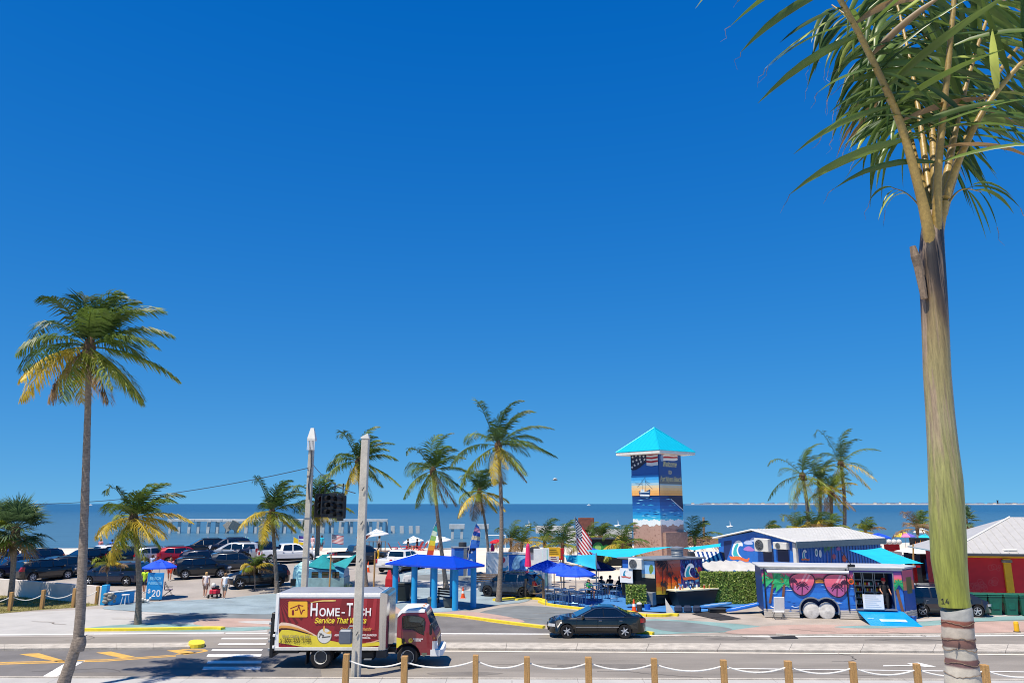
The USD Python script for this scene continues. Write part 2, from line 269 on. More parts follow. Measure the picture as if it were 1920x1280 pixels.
mk([(330, 1227), (375, 1223.5), (391, 1220), (385, 1217), (340, 1216.6), (340, 1218), (378, 1218.6), (382, 1220), (372, 1222), (330, 1225.6)], YL)
mk([(77, 1269.5), (128, 1239.5), (160, 1238.3), (104, 1269)], W)
mk([(818, 1219.3), (2300, 1228.4), (2300, 1230), (818, 1221)], mat('worn_edge_line', '#d8cfbf', .8, var=.15))
mk([(815, 1186.3), (1035, 1187.5), (1220, 1189.5), (1220, 1191.3), (1035, 1189.2), (815, 1188.2)], W)
mk([(-200, 1190.5), (420, 1185.6), (420, 1187), (-200, 1192)], W)
mk([(1220, 1190), (1455, 1192), (1960, 1190), (1960, 1191.6), (1455, 1194), (1220, 1191.8)], W)
mk([(-300, 1269.6), (640, 1270.6), (640, 1272.6), (-300, 1271.6)], W); mk([(640, 1272), (1960, 1275), (1960, 1276.3), (640, 1273.2)], W)
mk([(1656, 1248.5), (1722, 1247.6), (1738, 1250), (1756, 1249.5), (1722, 1241.8), (1700, 1243.5), (1712, 1246.3), (1656, 1247)], W)
mk([(1360, 1252), (1960, 1259), (1960, 1260.2), (1360, 1253.2)], W)
# pavement beyond the road
gp([(-400, 1192), (0, 1192), (430, 1185), (500, 1184), (505, 1172), (380, 1165), (200, 1140), (0, 1149), (-400, 1168)], M['sidewalk'], .004, name='pavement')
gp([(730, 1160), (1000, 1186), (1250, 1191), (1960, 1189), (1960, 1100), (1430, 1100), (1000, 1090), (730, 1075)], M['beige'], -.0095, name='pavement')
gp([(430, 1185), (505, 1185), (727, 1186), (727, 1110), (560, 1118), (505, 1112), (430, 1122)], M['beige'], -.0103, name='pavement')
pp = lambda pts, m, z, k=2: gp(pts, m, z, k)
pp([(175, 1141), (235, 1131), (330, 1126), (420, 1122), (505, 1112), (560, 1112), (560, 1150), (505, 1152), (430, 1150), (330, 1150), (262, 1146)], M['pale_blue'], .008)
pp([(262, 1145), (340, 1136), (375, 1143), (330, 1150), (270, 1152)], M['white_pave'], .012)
pp([(300, 1152), (400, 1146), (505, 1140), (560, 1140), (560, 1163), (470, 1160), (380, 1158), (300, 1164), (262, 1158)], M['grey_pave'], .010)
pp([(350, 1168), (400, 1158), (505, 1160), (560, 1163), (560, 1172), (470, 1174), (400, 1176)], M['pink'], .014)
pp([(150, 1178), (215, 1171), (300, 1168), (380, 1171), (420, 1177), (510, 1174), (510, 1180), (420, 1184), (150, 1182)], M['teal'], .012)
pp([(430, 1165), (505, 1163), (560, 1166), (560, 1170), (490, 1170)], M['white_pave'], .018)
pp([(728, 1148), (728, 1074), (800, 1064), (905, 1080), (1010, 1098), (1000, 1128), (925, 1134), (853, 1148)], M['pale_blue'], .008)
pp([(735, 1095), (800, 1085), (900, 1100), (890, 1110), (800, 1098), (735, 1106)], M['white_pave'], .012)
pp([(760, 1080), (840, 1074), (900, 1085), (860, 1090), (780, 1088)], M['grey_pave'], .013)
pp([(728, 1134), (790, 1136), (850, 1144), (925, 1150), (1000, 1166), (940, 1168), (860, 1158), (800, 1151), (728, 1150)], M['pink'], .012)
gp([(738, 1150), (806, 1152), (860, 1158), (950, 1170), (1036, 1180), (1110, 1184), (1100, 1188), (1035, 1187.5), (815, 1186.3), (738, 1186)], M['asphalt_dark'], .007, name='bus_bay')
pp([(880, 1150), (960, 1134), (1020, 1136), (1100, 1146), (1180, 1160), (1180, 1176), (1040, 1172), (940, 1162)], M['grey_pave'], .010)
pp([(1195, 1158), (1300, 1163), (1420, 1172), (1440, 1178), (1400, 1184), (1300, 1186), (1215, 1190), (1195, 1189)], M['teal'], .010)
pp([(1180, 1163), (1260, 1163), (1330, 1171), (1390, 1181), (1300, 1186), (1235, 1182)], M['grey_pave'], .014)
pp([(1330, 1188), (1420, 1174), (1500, 1170), (1640, 1172), (1960, 1162), (1960, 1186), (1700, 1186), (1500, 1189)], M['pink'], .016)
pp([(1540, 1175), (1640, 1172), (1760, 1163), (1960, 1148), (1960, 1162), (1830, 1164), (1740, 1174), (1640, 1179)], M['teal'], .020)
pp([(1690, 1168), (1760, 1156), (1900, 1146), (1960, 1146), (1960, 1152), (1800, 1160)], M['white_pave'], .024)
gp([(1024, 1127), (1075, 1116), (1160, 1108), (1440, 1110), (1440, 1126), (1330, 1149), (1245, 1149), (1195, 1146), (1130, 1142), (1060, 1138), (1030, 1135)], M['patio_blue'], .05, 2, name='patio_floor')
gp([(1297, 1151), (1330, 1146), (1390, 1160), (1350, 1163)], mat('black_mat', '#2b2a2c', .95, var=.3, scale=4), .03, name='floor_mat')
gp([(1443, 1193), (1490, 1191.6), (1497, 1197), (1449, 1197.5)], mat('drain_shadow', '#1c1c1e', .9), .02, name='kerb_drain')
gp([(760, 1154), (800, 1150), (830, 1146), (860, 1147), (880, 1152), (850, 1155)], M['pink'], .017, 2)
# kerbs painted yellow
def kerb(pts, m, w=.26, h=.13, name='kerb'):
    P = chaikin(np.array([G(x, y)[:2] for x, y in pts]), 2, False)
    struct(name, prism(LineString(P).buffer(w / 2, cap_style=2), 0.0, h), m)
kerb([(150, 1182.5), (300, 1181), (405, 1178.5), (418, 1180)], M['yellow'], .3)
kerb([(812, 1153.5), (850, 1155), (930, 1166), (1020, 1177.5)], M['yellow']); kerb([(1195, 1186), (1225, 1189.5)], M['yellow'])
kerb([(1012, 1129), (1024, 1134), (1060, 1139), (1108, 1144)], M['yellow']); kerb([(1176, 1148), (1198, 1154), (1213, 1155)], M['yellow'], .4); kerb([(1213, 1155), (1245, 1155.5), (1258, 1153.5), (1272, 1154.5)], M['yellow'], .35)
kerb([(926, 1126.5), (944, 1125), (964, 1123)], M['yellow'], .3, .16); kerb([(967, 1125.5), (985, 1122), (1018, 1124), (1022, 1130)], M['yellow'], .3, .12)
kerb([(1455, 1190), (1520, 1192.5), (1960, 1189)], M['kerbstone'], .2, .07); kerb([(1200, 1193), (1442, 1192)], M['kerbstone'], .16, .05)
# grass strip
gpts = np.array([G(x, y)[:2] for x, y in [(-200, 1166), (0, 1150), (60, 1144), (150, 1138), (186, 1134), (150, 1127), (0, 1114), (-200, 1098)]])
struct('grass_ground', sheet(P2(gpts), .012), mat('dry_turf', '#7d7544', .95, var=.35, scale=1.2, bump=.5))
rng = np.random.default_rng(5); gpoly = P2(gpts); mn, mx = gpts.min(0), gpts.max(0); V = []
while len(V) < 3 * 9000:
    p = rng.uniform(mn, mx)
    if gpoly.contains(Point(p)):
        a, h = rng.uniform(0, 2 * PI), rng.uniform(.05, .14); w = .016
        V += [(p[0] - w * math.cos(a), p[1] - w * math.sin(a), .012), (p[0] + w * math.cos(a), p[1] + w * math.sin(a), .012), (p[0] + rng.normal(0, .03), p[1] + rng.normal(0, .03), h)]
solo('grass', TM(V, np.arange(len(V)).reshape(-1, 3)), grass_leaf, 'dry yellow green grass along the foot of the white wall', 'grass', kind='stuff')
# beach
near = P2([tuple(G(x, y)[:2]) for x, y in [(640, 1040), (700, 1048), (735, 1062), (860, 1067), (920, 1076), (1020, 1090), (1300, 1086), (1640, 1086), (2400, 1080)]] + [(300, 170), (-200, 170), (-200, 87)])
xs, ys = np.linspace(-110, 150, 174), np.linspace(58, 152, 95); GX, GY = np.meshgrid(xs, ys)
nz = meshkit.fbm(np.stack([GX * .22, GY * .22, 0 * GX], -1), 4, 3)
ins = np.array([near.contains(Point(a, b)) for a, b in zip(GX.ravel(), GY.ravel())]).reshape(GX.shape)
shore = 89 + 12 * np.clip(GX / 40, 0, 1)
GZ = np.where(ins, .04 + .2 * (nz - .15) * np.clip((GY - 60) / 15, .15, 1), -.25); t = np.clip((GY - shore) / 36, 0, 1); GZ = np.where(GY > 86, np.maximum(GZ, .02), GZ) + hgt(GY) - 2.9 * t * t * (3 - 2 * t)
idx = np.arange(GX.size).reshape(GX.shape); q = np.stack([idx[:-1, :-1], idx[:-1, 1:], idx[1:, 1:], idx[1:, :-1]], -1).reshape(-1, 4)
struct('beach', (np.stack([GX, GY, GZ], -1).reshape(-1, 3), q), M['sand'], smooth=True)
# sea
c1, c2 = lin('#4b6d7e'), lin('#295474')
sea_look = usdkit.material(stage, '/World/Looks/sea_water', {'g': ('geometry', {}), 'm1': ('mapping', {'scale': (.10, .42, 1)}), 'n1': ('noise_texture', {'scale': 1.0, 'detail': 6.0, 'roughness': .65}), 'm2': ('mapping', {'scale': (.004, .02, 1)}), 'n2': ('noise_texture', {'scale': 1.0, 'detail': 4.0}),
    's': ('separate_xyz', {}), 'r': ('map_range', {'from_min': 120.0, 'from_max': 800.0, 'clamp': True}), 'mx': ('mix_color', {'a': c1, 'b': c2}), 'mx2': ('mix_color', {'blend_type': 'multiply', 'fac': .5}), 'rr': ('rgb_ramp', {'ramp': [(.3, (.45, .45, .5)), (.7, (1.3, 1.3, 1.25))]}),
    'b': ('bump', {'strength': .55, 'distance': .5}), 'p': ('principled_bsdf', {'roughness': .3, 'ior': 1.33, 'specular_ior_level': .35})},
    [('g.position', 'm1.vector'), ('m1.vector', 'n1.vector'), ('g.position', 'm2.vector'), ('m2.vector', 'n2.vector'), ('g.position', 's.vector'), ('s.y', 'r.value'), ('r.result', 'mx.fac'), ('n1.fac', 'rr.fac'), ('mx.result', 'mx2.a'), ('rr.color', 'mx2.b'), ('mx2.result', 'p.base_color'), ('n1.fac', 'b.height'), ('b.normal', 'p.normal')], surface='p.BSDF')
struct('sea', sheet(sbox(-30000, 96, 30000, 40000), -1.0), sea_look)
# far shore, with its trees and houses
def shore_x(px, y): return (px - 960) / F * (y * CP)
FY = 6000.0; x0, x1 = shore_x(1284, FY), shore_x(2150, FY); n = 90; T = np.linspace(0, 1, n); V = []
for t_ in T:
    x = x0 + (x1 - x0) * t_; w = 30 + 220 * min(1, t_ * 6); V += [(x, FY - w * .5, -1.2), (x, FY, 4.0 * min(1, t_ * 12)), (x, FY + w, -1.2)]
Fq = [(3 * i + k, 3 * i + k + 3, 3 * i + k + 4, 3 * i + k + 1) for i in range(n - 1) for k in (0, 1)]
struct('far_shore', (np.array(V), np.array(Fq)), mat('far_sand', '#b3afa4', .9))
rng = np.random.default_rng(8); MS = []
for i in range(240):
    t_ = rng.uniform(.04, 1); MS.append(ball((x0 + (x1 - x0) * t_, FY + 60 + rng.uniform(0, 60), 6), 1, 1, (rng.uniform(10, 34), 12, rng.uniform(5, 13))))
solo('far_tree_line', cat(MS), mat('hazed_far_foliage', '#56708c', .9, var=.3, scale=.02), 'low dark line of trees on the far shore across the water', 'trees', kind='stuff')  # blue distance haze is mixed into the foliage colour
hs = [(1300, 10, 22), (1338, 8, 20), (1372, 8, 26), (1405, 12, 18), (1432, 10, 24), (1477, 12, 26), (1603, 10, 20), (1643, 12, 20), (1668, 9, 24), (1690, 16, 12), (1715, 9, 22), (1868, 10, 20), (1905, 9, 24)]
for i, (px, h, w) in enumerate(hs):
    x = shore_x(px, FY); t = thing('far_house', f'tiny pale house on the far shore, number {["one","two","three","four","five","six","seven","eight","nine","ten","eleven","twelve","thirteen"][i]} counted from the left end', 'house', (x, FY + 20, 2), 0, 'houses on the far shore')
    part(t, 'wall', box(0, 0, h / 2, w, 12, h), M['offwhite']); part(t, 'roof', of(m3.Manifold.hull_points(np.array([(-w * .56, -7, h), (w * .56, -7, h), (w * .56, 7, h), (-w * .56, 7, h), (-w * .4, 0, h + 4), (w * .4, 0, h + 4)], float))), M['grey'])
t = thing('far_tower', 'thin dark tower rising above the far shore at the right edge', 'tower', (shore_x(1877, FY), FY + 40, 2)); part(t, 'shaft', box(0, 0, 14, 7, 7, 28), M['dkgrey']); part(t, 'top', box(0, 0, 29, 12, 12, 5), M['dkgrey'])
# cracks, patches and stains on the road and pavement
rng = np.random.default_rng(44); tar, patch, stain = mat('tar_seam', '#3c3a38', .85, var=.2), mat('asphalt_patch', '#6f6a64', .9, var=.2, scale=.8, bump=.3, bscale=60), mat('old_stain', '#8f8579', .9, var=.2)
def crack(px, py, n, step, m, w, z, name):
    P = [G(px, py)[:2]]; a = rng.uniform(-.4, .4)
    for _ in range(n): a += rng.normal(0, .35); P.append(P[-1] + np.array([math.cos(a), math.sin(a) * .5]) * step * rng.uniform(.6, 1.3))
    struct(name, sheet(LineString(P).buffer(w), z), m)
for px, py in ((900, 1245), (1120, 1258), (1420, 1262), (1560, 1240), (240, 1256), (60, 1258), (1010, 1197), (1380, 1200), (1660, 1198), (120, 1200)): crack(px, py, 9, .55, tar, .014, .0135, 'road_crack')
for px, py in ((60, 1165), (210, 1160), (1290, 1160), (1480, 1180), (1650, 1183), (1000, 1150), (930, 1158)): crack(px, py, 7, .5, stain, .03, .03, 'pavement_crack')
for px, py, rx, ry, m in ((1150, 1248, 2.2, .5, patch), (870, 1262, 1.6, .35, patch), (1500, 1256, 1.8, .4, patch), (1380, 1197, 1.5, .4, patch), (1700, 1199, 2.0, .4, patch), (180, 1264, 1.5, .4, patch)):
    c = G(px, py); struct('road_patch', sheet(P2([(c[0] + rx * math.cos(a) * rng.uniform(.8, 1.1), c[1] + ry * math.sin(a) * rng.uniform(.8, 1.1)) for a in np.linspace(0, 2 * PI, 14)[:-1]]), .0095), m)
# ------------------------------------------------------------------ builders: palms
def ribbon(V, Fc, pts, wid, side):
    n = len(V)
    for p, w in zip(pts, wid): V.append(p - side * w / 2); V.append(p + side * w / 2)
    for i in range(len(pts) - 1):
        a = n + 2 * i; Fc += [(a, a + 1, a + 3), (a, a + 3, a + 2)]
def unit(v): return v / max(np.linalg.norm(v), 1e-9)
def frond(o, az, el, L, droop, rng, n=46, lf=.75, w=.045, hang=.5, wind=(0, 0), r=.03):
    d = np.array([math.cos(az) * math.cos(el), math.sin(az) * math.cos(el), math.sin(el)]); P, Dv = [np.array(o, float)], []
    N = 11
    for i in range(N):
        s = (i + .5) / N; q = unit(d + np.array([wind[0] * s, wind[1] * s, -droop * s ** 1.4])); Dv.append(q); P.append(P[-1] + q * L / N)
    P = np.array(P); V, Fc = [], []
    for k in range(n):
        s = .14 + .86 * (k + rng.uniform(0, .6)) / n; f = min(s * N, N - .01); i = int(f); p = P[i] + (P[i + 1] - P[i]) * (f - i); q = Dv[i]
        sd = np.cross(q, (0, 0, 1.0)); sd = unit(sd) if np.linalg.norm(sd) > .15 else np.array([math.sin(az), -math.cos(az), 0]); up = np.cross(sd, q)
        ll = lf * (math.sin(PI * min(1, .12 + .86 * s)) ** .6) * rng.uniform(.82, 1.1)
        for sg in (-1, 1):
            if rng.random() < .04: continue
            e = unit(sg * sd * (1.0 - .3 * s) + q * (.4 + .45 * s) + up * .3 * (1 - hang) + np.array([wind[0] * .4, wind[1] * .4, -.35 * hang]) + rng.normal(0, .11, 3)); e2 = unit(e + np.array([wind[0] * .8, wind[1] * .8, -.15 - 1.1 * hang * rng.uniform(.6, 1.3)]))
            ribbon(V, Fc, [p, p + e * ll * .5, p + e * ll * .5 + e2 * ll * .5], [w * .7, w, w * .12], unit(q + up * .3))
    return cat([TM(V, Fc), tube(P, np.linspace(r, r * .2, N + 1), 4, False)])
def coconut(name, label, base, top, r0, r1, L, n, seed, yel=.3, dry=.12, wind=(.5, .15), group=None, lf=1.02, bare=0, flare=1.5, nuts=True, leaf=None, dens=58, spread=140, w=.055, via=None):
    rng = np.random.default_rng(seed); base, top = np.array(base, float), np.array(top, float)
    t = thing(name, label, 'palm tree', base, 0, group); T = np.linspace(0, 1, 16); n = n if not nuts else int(n * 1.1)
    bend = np.array([rng.uniform(-.35, .35) + .25, rng.uniform(-.2, .2), 0]) * (top[2] - base[2]) * .07
    path = np.array([(top - base) * s + bend * math.sin(PI * s) for s in T])
    if via: vp = chaikin(np.array([(0, 0, 0)] + [D(px, py, base[1]) - base for px, py in via] + [top - base]), 2, False); path = np.array([[np.interp(s, np.linspace(0, 1, len(vp)) * 0 + vp[:, 2] / vp[-1, 2], vp[:, k]) for k in range(3)] for s in T])
    rad = r0 + (r1 - r0) * T + (flare - 1) * r0 * np.exp(-T * 14) + rng.normal(0, .006, 16)
    fine = np.linspace(0, 1, 60); pf = np.column_stack([np.interp(fine, T, path[:, k]) for k in range(3)]); rf = np.interp(fine, T, rad) * (1 + .05 * (np.arange(60) % 2))
    pf[0, 2] -= .1; rf = rf * .8; part(t, 'trunk', tube(pf, rf, 10), M['trunk'], 40)
    c = top - base
    part(t, 'fibre', lathe([(r1 * .9, -.45), (r1 * 1.7, -.2), (r1 * 2.0, .1), (r1 * 1.2, .4), (0, .55)], 9, c=c), M['fibre'])
    if nuts:
        for k in range(5):
            a = rng.uniform(0, 2 * PI); part(t, 'coconut', ball(c + (math.cos(a) * r1 * 2.2, math.sin(a) * r1 * 2.2, -.25 + rng.uniform(-.1, .1)), .12, 1, (1, 1, 1.25)), yellowish if k % 2 else M['fibre'])
    for i in range(n):
        f = i / max(1, n - 1); az = i * 2.39996 + rng.uniform(-.3, .3); el = math.radians(86 - spread * f ** 1.05 + rng.uniform(-11, 11)); ln = L * (.8 + .32 * math.sin(PI * (.18 + .7 * f))) * rng.uniform(.78, 1.15)
        look = (leaf or (green if rng.random() < .6 else deep_green)); hang = .3 + .65 * f
        if f > 1 - dry - yel: look = (yellowish if rng.random() < .55 else gold_leaf) if f <= 1 - dry or rng.random() < .4 else brown_leaf
        part(t, 'frond', frond(c + (0, 0, .1), az, el, ln, .55 + .75 * (1 - abs(f - .45)), rng, dens, lf * rng.uniform(.85, 1.1), w, hang, wind), look)
    return t
def sabal_palm(label, base, top, r, R_, seed, n=44, group=None):
    rng = np.random.default_rng(seed); base, top = np.array(base, float), np.array(top, float); t = thing('fan_palm', label, 'palm tree', base, 0, group); c = top - base
    part(t, 'trunk', tube([(0, 0, -.1), c * .35 + (.03, 0, 0), c * .7, c], [r * 1.25, r, r * .95, r * 1.15], 10), M['trunk'], 40)
    part(t, 'fibre', lathe([(r * 1.1, -.7), (r * 1.6, -.35), (r * 1.5, .1), (0, .4)], 9, c=c), M['fibre'])
    for i in range(n):
        f = i / (n - 1); az = i * 2.39996 + rng.uniform(-.3, .3); el = math.radians(85 - 140 * f + rng.uniform(-8, 8)); d = np.array([math.cos(az) * math.cos(el), math.sin(az) * math.cos(el), math.sin(el)])
        pl = R_ * rng.uniform(.45, .6); P = [c, c + d * pl * .6, c + d * pl + (0, 0, -.1 * pl)]; hub = P[-1]; sd = unit(np.cross(d, (0, 0, 1.0)) + 1e-6); up = np.cross(sd, d); V, Fc = [], []; nb = 30
        for k in range(nb):
            a = -2.1 + 4.2 * k / (nb - 1); e = unit(d * math.cos(a) + sd * math.sin(a) * .95 + up * .25 * abs(math.sin(a)) + rng.normal(0, .04, 3)); ln = R_ * .55 * (1 - .25 * abs(a) / 2.1) * rng.uniform(.9, 1.1); e2 = unit(e + (0, 0, -.55))
            ribbon(V, Fc, [hub, hub + e * ln * .55, hub + e * ln * .55 + e2 * ln * .5], [.03, .085, .01], unit(np.cross(e, up) + 1e-6))
        part(t, 'fan_leaf', cat([TM(V, Fc), tube(P, .018, 4, False)]), brown_leaf if f > .93 else (yellowish if rng.random() < .06 else sabal))
    return t
# ------------------------------------------------------------------ builders: vehicles
def cs_y(poly, W): 
    m = m3.Manifold.extrude(m3.CrossSection([np.asarray(poly, float)]), W); return m.transform(np.array([[1, 0, 0, 0], [0, 0, -1, W / 2], [0, 1, 0, 0]], float))
def cs_z(poly, h): return m3.Manifold.extrude(m3.CrossSection([np.asarray(poly, float)]), h)
def cs_x(poly, L): return m3.Manifold.extrude(m3.CrossSection([np.asarray(poly, float)]), L).transform(np.array([[0, 0, 1, -L / 2], [1, 0, 0, 0], [0, 1, 0, 0]], float))
def cut_corners(P, r=.1):
    P = np.asarray(P, float); out = []
    for i, p in enumerate(P):
        a, b = P[i - 1], P[(i + 1) % len(P)]; la, lb = np.linalg.norm(a - p), np.linalg.norm(b - p); ka, kb_ = min(r, la * .4), min(r, lb * .4); A, B = p + (a - p) / la * ka, p + (b - p) / lb * kb_
        for s in (0, .25, .5, .75, 1): out.append((1 - s) ** 2 * A + 2 * s * (1 - s) * p + s * s * B)
    return np.array(out)
def ccw(P):
    P = np.asarray(P, float); a = np.sum(P[:, 0] * np.roll(P[:, 1], -1) - np.roll(P[:, 0], -1) * P[:, 1]); return P if a > 0 else P[::-1]
def cyl_y(x, z, r, y0, y1, n=20): return m3.Manifold.cylinder(y1 - y0, r, r, n).transform(np.array([[1, 0, 0, x], [0, 0, 1, y0], [0, -1, 0, z]], float))
def slab(x0, x1, y0, y1, z0, z1): return m3.Manifold.cube((x1 - x0, y1 - y0, z1 - z0)).translate((x0, y0, z0))
def wheel(t, x, y, z, r, w, look, spokes=5, hub=None):
    s = 1 if y > 0 else -1
    ty = part(t, 'wheel', lathe([(r * .62, -w / 2), (r * .93, -w / 2), (r, -w * .34), (r, w * .34), (r * .93, w / 2), (r * .62, w / 2), (r * .62, -w / 2)], 24, 'y', (x, y, z)), M['rubber'], 35)
    fy = y + s * w * .36; ms = [lathe([(r * .64, -w * .5), (r * .64, w * .5), (r * .58, w * .5), (r * .56, -w * .3)], 24, 'y', (x, y, z)), lathe([(0, -.03), (r * .16, -.03), (r * .14, .03), (0, .04)] if s < 0 else [(0, .03), (r * .16, .03), (r * .14, -.03), (0, -.04)], 12, 'y', (x, fy, z))]
    for k in range(spokes):
        a = 2 * PI * k / spokes + .3; b = box(r * .35, 0, 0, r * .56, .03, r * .17, .01); c_, s_ = math.cos(a), math.sin(a); v = b.vertices @ np.array([[c_, 0, s_], [0, 1, 0], [-s_, 0, c_]]); ms.append(TM(v + (x, fy, z), b.faces))
    part(ty, 'rim', cat(ms), look, 35); part(ty, 'brake_disc', lathe([(0, 0), (r * .5, 0), (r * .5, .02), (0, .02)], 16, 'y', (x, y, z)), M['dkgrey'])
CARS = dict(
    sedan=dict(L=4.8, W=1.8, prof=[(2.38, .32), (2.4, .55), (2.3, .72), (1.9, .84), (1.05, .96), (.1, 1.40), (-.25, 1.45), (-.95, 1.40), (-1.72, 1.04), (-2.25, 1.0), (-2.4, .86), (-2.4, .4), (-2.25, .27), (2.2, .22)], belt=.94, roof=1.43, rw=.66, wx=(1.47, -1.33), r=.325, cl=.2,
        win=[[(.78, 1.0), (.06, 1.335), (-.28, 1.375), (-.3, .98)], [(-.36, .98), (-.34, 1.375), (-.92, 1.335), (-1.42, 1.06), (-1.3, .99)]], ws=(1.02, .98, .14, 1.385), rw_=(-.98, 1.385, -1.66, 1.07)),
    suv=dict(L=4.6, W=1.88, prof=[(2.28, .4), (2.3, .75), (2.2, .92), (1.35, 1.08), (.55, 1.58), (.2, 1.68), (-1.5, 1.68), (-1.95, 1.58), (-2.22, 1.05), (-2.3, .9), (-2.28, .45), (-2.1, .34), (2.1, .3)], belt=1.05, roof=1.66, rw=.7, wx=(1.42, -1.33), r=.37, cl=.28,
        win=[[(1.1, 1.12), (.5, 1.5), (.2, 1.57), (.18, 1.1)], [(.12, 1.1), (.14, 1.57), (-.82, 1.57), (-.82, 1.1)], [(-.9, 1.12), (-.9, 1.56), (-1.5, 1.52), (-1.75, 1.2)]], ws=(1.3, 1.11, .6, 1.56), rw_=(-1.98, 1.52, -2.18, 1.12)),
    van=dict(L=5.0, W=1.95, prof=[(2.48, .35), (2.5, .62), (2.35, .82), (1.85, 1.02), (.75, 1.62), (.3, 1.74), (-1.9, 1.74), (-2.25, 1.66), (-2.45, 1.05), (-2.5, .8), (-2.45, .42), (-2.3, .3), (2.3, .26)], belt=1.03, roof=1.72, rw=.74, wx=(1.55, -1.45), r=.35, cl=.24,
        win=[[(1.25, 1.1), (.62, 1.5), (.3, 1.6), (.28, 1.08)], [(.22, 1.08), (.22, 1.61), (-.85, 1.61), (-.85, 1.08)], [(-.93, 1.08), (-.93, 1.61), (-2.0, 1.58), (-2.15, 1.14)]], ws=(1.8, 1.05, .8, 1.6), rw_=(-2.3, 1.58, -2.42, 1.12)),
    pickup=dict(L=5.7, W=1.98, prof=[(2.83, .5), (2.85, .85), (2.75, 1.05), (1.65, 1.15), (.95, 1.72), (.6, 1.82), (-.55, 1.82), (-.75, 1.75), (-.9, 1.2), (-2.82, 1.16), (-2.85, .6), (-2.7, .46), (2.7, .42)], belt=1.15, roof=1.8, rw=.74, wx=(1.82, -1.7), r=.42, cl=.34,
        win=[[(1.4, 1.2), (.9, 1.62), (.6, 1.71), (.32, 1.71), (.32, 1.18)], [(.24, 1.18), (.24, 1.71), (-.52, 1.71), (-.66, 1.2)]], ws=(1.6, 1.19, 1.0, 1.69), rw_=(-.78, 1.7, -.88, 1.28)))
def car(label, kind, paint, loc, rz, group=None, rim='rim', name=None, cat_='car', plate=True):
    s = CARS[kind]; L, W = s['L'], s['W']; t = thing(name or {'sedan': 'parked_car', 'suv': 'parked_suv', 'van': 'parked_van', 'pickup': 'pickup_truck'}[kind], label, cat_, loc, rz, group)
    prof = ccw(cut_corners(s['prof'], .1)); h = W / 2; b, rf, rw = s['belt'], s['roof'], s['rw']
    plan = ccw(cut_corners([(L / 2, -h * .62), (L / 2, h * .62), (L / 2 - .28, h * .9), (L / 2 - .8, h), (-L / 2 + .6, h), (-L / 2 + .15, h * .9), (-L / 2, h * .72), (-L / 2, -h * .72), (-L / 2 + .15, -h * .9), (-L / 2 + .6, -h), (L / 2 - .8, -h), (L / 2 - .28, -h * .9)], .15))
    half = [(h * .9, 0), (h * .985, .45), (h, b - .3), (h * .965, b), (rw, rf - .07), (rw - .12, rf + .02)]; front = ccw(np.array(half + [(-y, z) for y, z in half[::-1]] ) )
    body = cs_y(prof, W + .2) ^ cs_z(plan, 3) ^ cs_x(np.vstack([front]), L + 1)
    for x in s['wx']:
        for sg in (-1, 1): body -= cyl_y(x, s['r'] + .01, s['r'] * 1.16, sg * h - .28, sg * h + .28)
    if kind == 'pickup': body -= slab(-2.72, -.98, -h + .1, h - .1, .72, 2)
    part(t, 'body', of(body), paint, 28)
    big = body.translate((0, 0, -.6)).scale((1.004, 1.014, 1.012)).translate((0, 0, .6)); thin = lambda a: of(a)
    if kind == 'pickup': big = big ^ slab(-.95, 4, -2, 2, 0, 3)
    for w in s['win']:
        q = big ^ cs_y(ccw(cut_corners(w, .06)), W + .4)
        for sg in (-1, 1):
            m = q ^ (slab(-9, 9, .3, 3, 0, 3) if sg > 0 else slab(-9, 9, -3, -.3, 0, 3))
            if m.num_tri(): part(t, 'side_window', of(m), M['glass'])
    for nm, (x0, z0, x1, z1), k in (('windscreen', s['ws'], 1), ('rear_window', s['rw_'], -1)):
        dx, dz = x1 - x0, z1 - z0; l = math.hypot(dx, dz); nx, nz = (-dz / l, dx / l) if k < 0 else (-dz / l, dx / l)
        if nx * k < 0: nx, nz = -nx, -nz
        P = [(x0 + nx * .2, z0 + nz * .2), (x1 + nx * .2, z1 + nz * .2), (x1 - nx * .12, z1 - nz * .12), (x0 - nx * .12, z0 - nz * .12)]
        m = (body.scale((1.006, 1, 1.008)) if kind != 'pickup' or k > 0 else body.translate((-.012, 0, .005))) ^ cs_y(ccw(P), 2 * rw + .24)
        part(t, nm, of(m ^ cs_x(ccw(np.array([(-rw - .1, .9), (rw + .1, .9), (rw - .03, rf - .1), (-rw + .03, rf - .1)])), 9)), M['glass'])
    grow = body.translate((0, 0, -.6)).scale((1.012, 1.02, 1.01)).translate((0, 0, .6))
    if kind == 'pickup': grow = grow - slab(-2.74, -.96, -h + .06, h - .06, .72, 2)
    f, z1 = L / 2, s['prof'][1][1]
    for sg in (-1, 1):
        y0, y1 = (h * .56, h * 1.1) if sg > 0 else (-h * 1.1, -h * .56)
        part(t, 'headlight', of(grow ^ slab(f - .34, f + .2, y0, y1, z1 - .01, z1 + .12)), M['lamp'])
        y0, y1 = (h * .62, h * 1.1) if sg > 0 else (-h * 1.1, -h * .62)
        part(t, 'tail_light', of(grow ^ slab(-f - .2, -f + .3, y0, y1, (.72 if kind == 'sedan' else .85), (.92 if kind == 'sedan' else 1.18))), M['tail'])
        mx = s['win'][0][0][0] - .08; part(t, 'mirror', box(mx, sg * (h + .09), b + .08, .14, .2, .15, .04), paint)
        for dx in ([-.05, -1.05] if kind != 'pickup' else [.35, -.5]): part(t, 'door_handle', box(dx - .1, sg * (h * .985 + .012), b - .12, .16, .03, .03, .008), M['chrome'])
    part(t, 'grille', of(grow ^ slab(f - .25, f + .2, -h * .42, h * .42, z1 - .22, z1 + .06)), M['black']); part(t, 'lower_grille', of(grow ^ slab(f - .25, f + .2, -h * .6, h * .6, .34, .46)), M['black'])
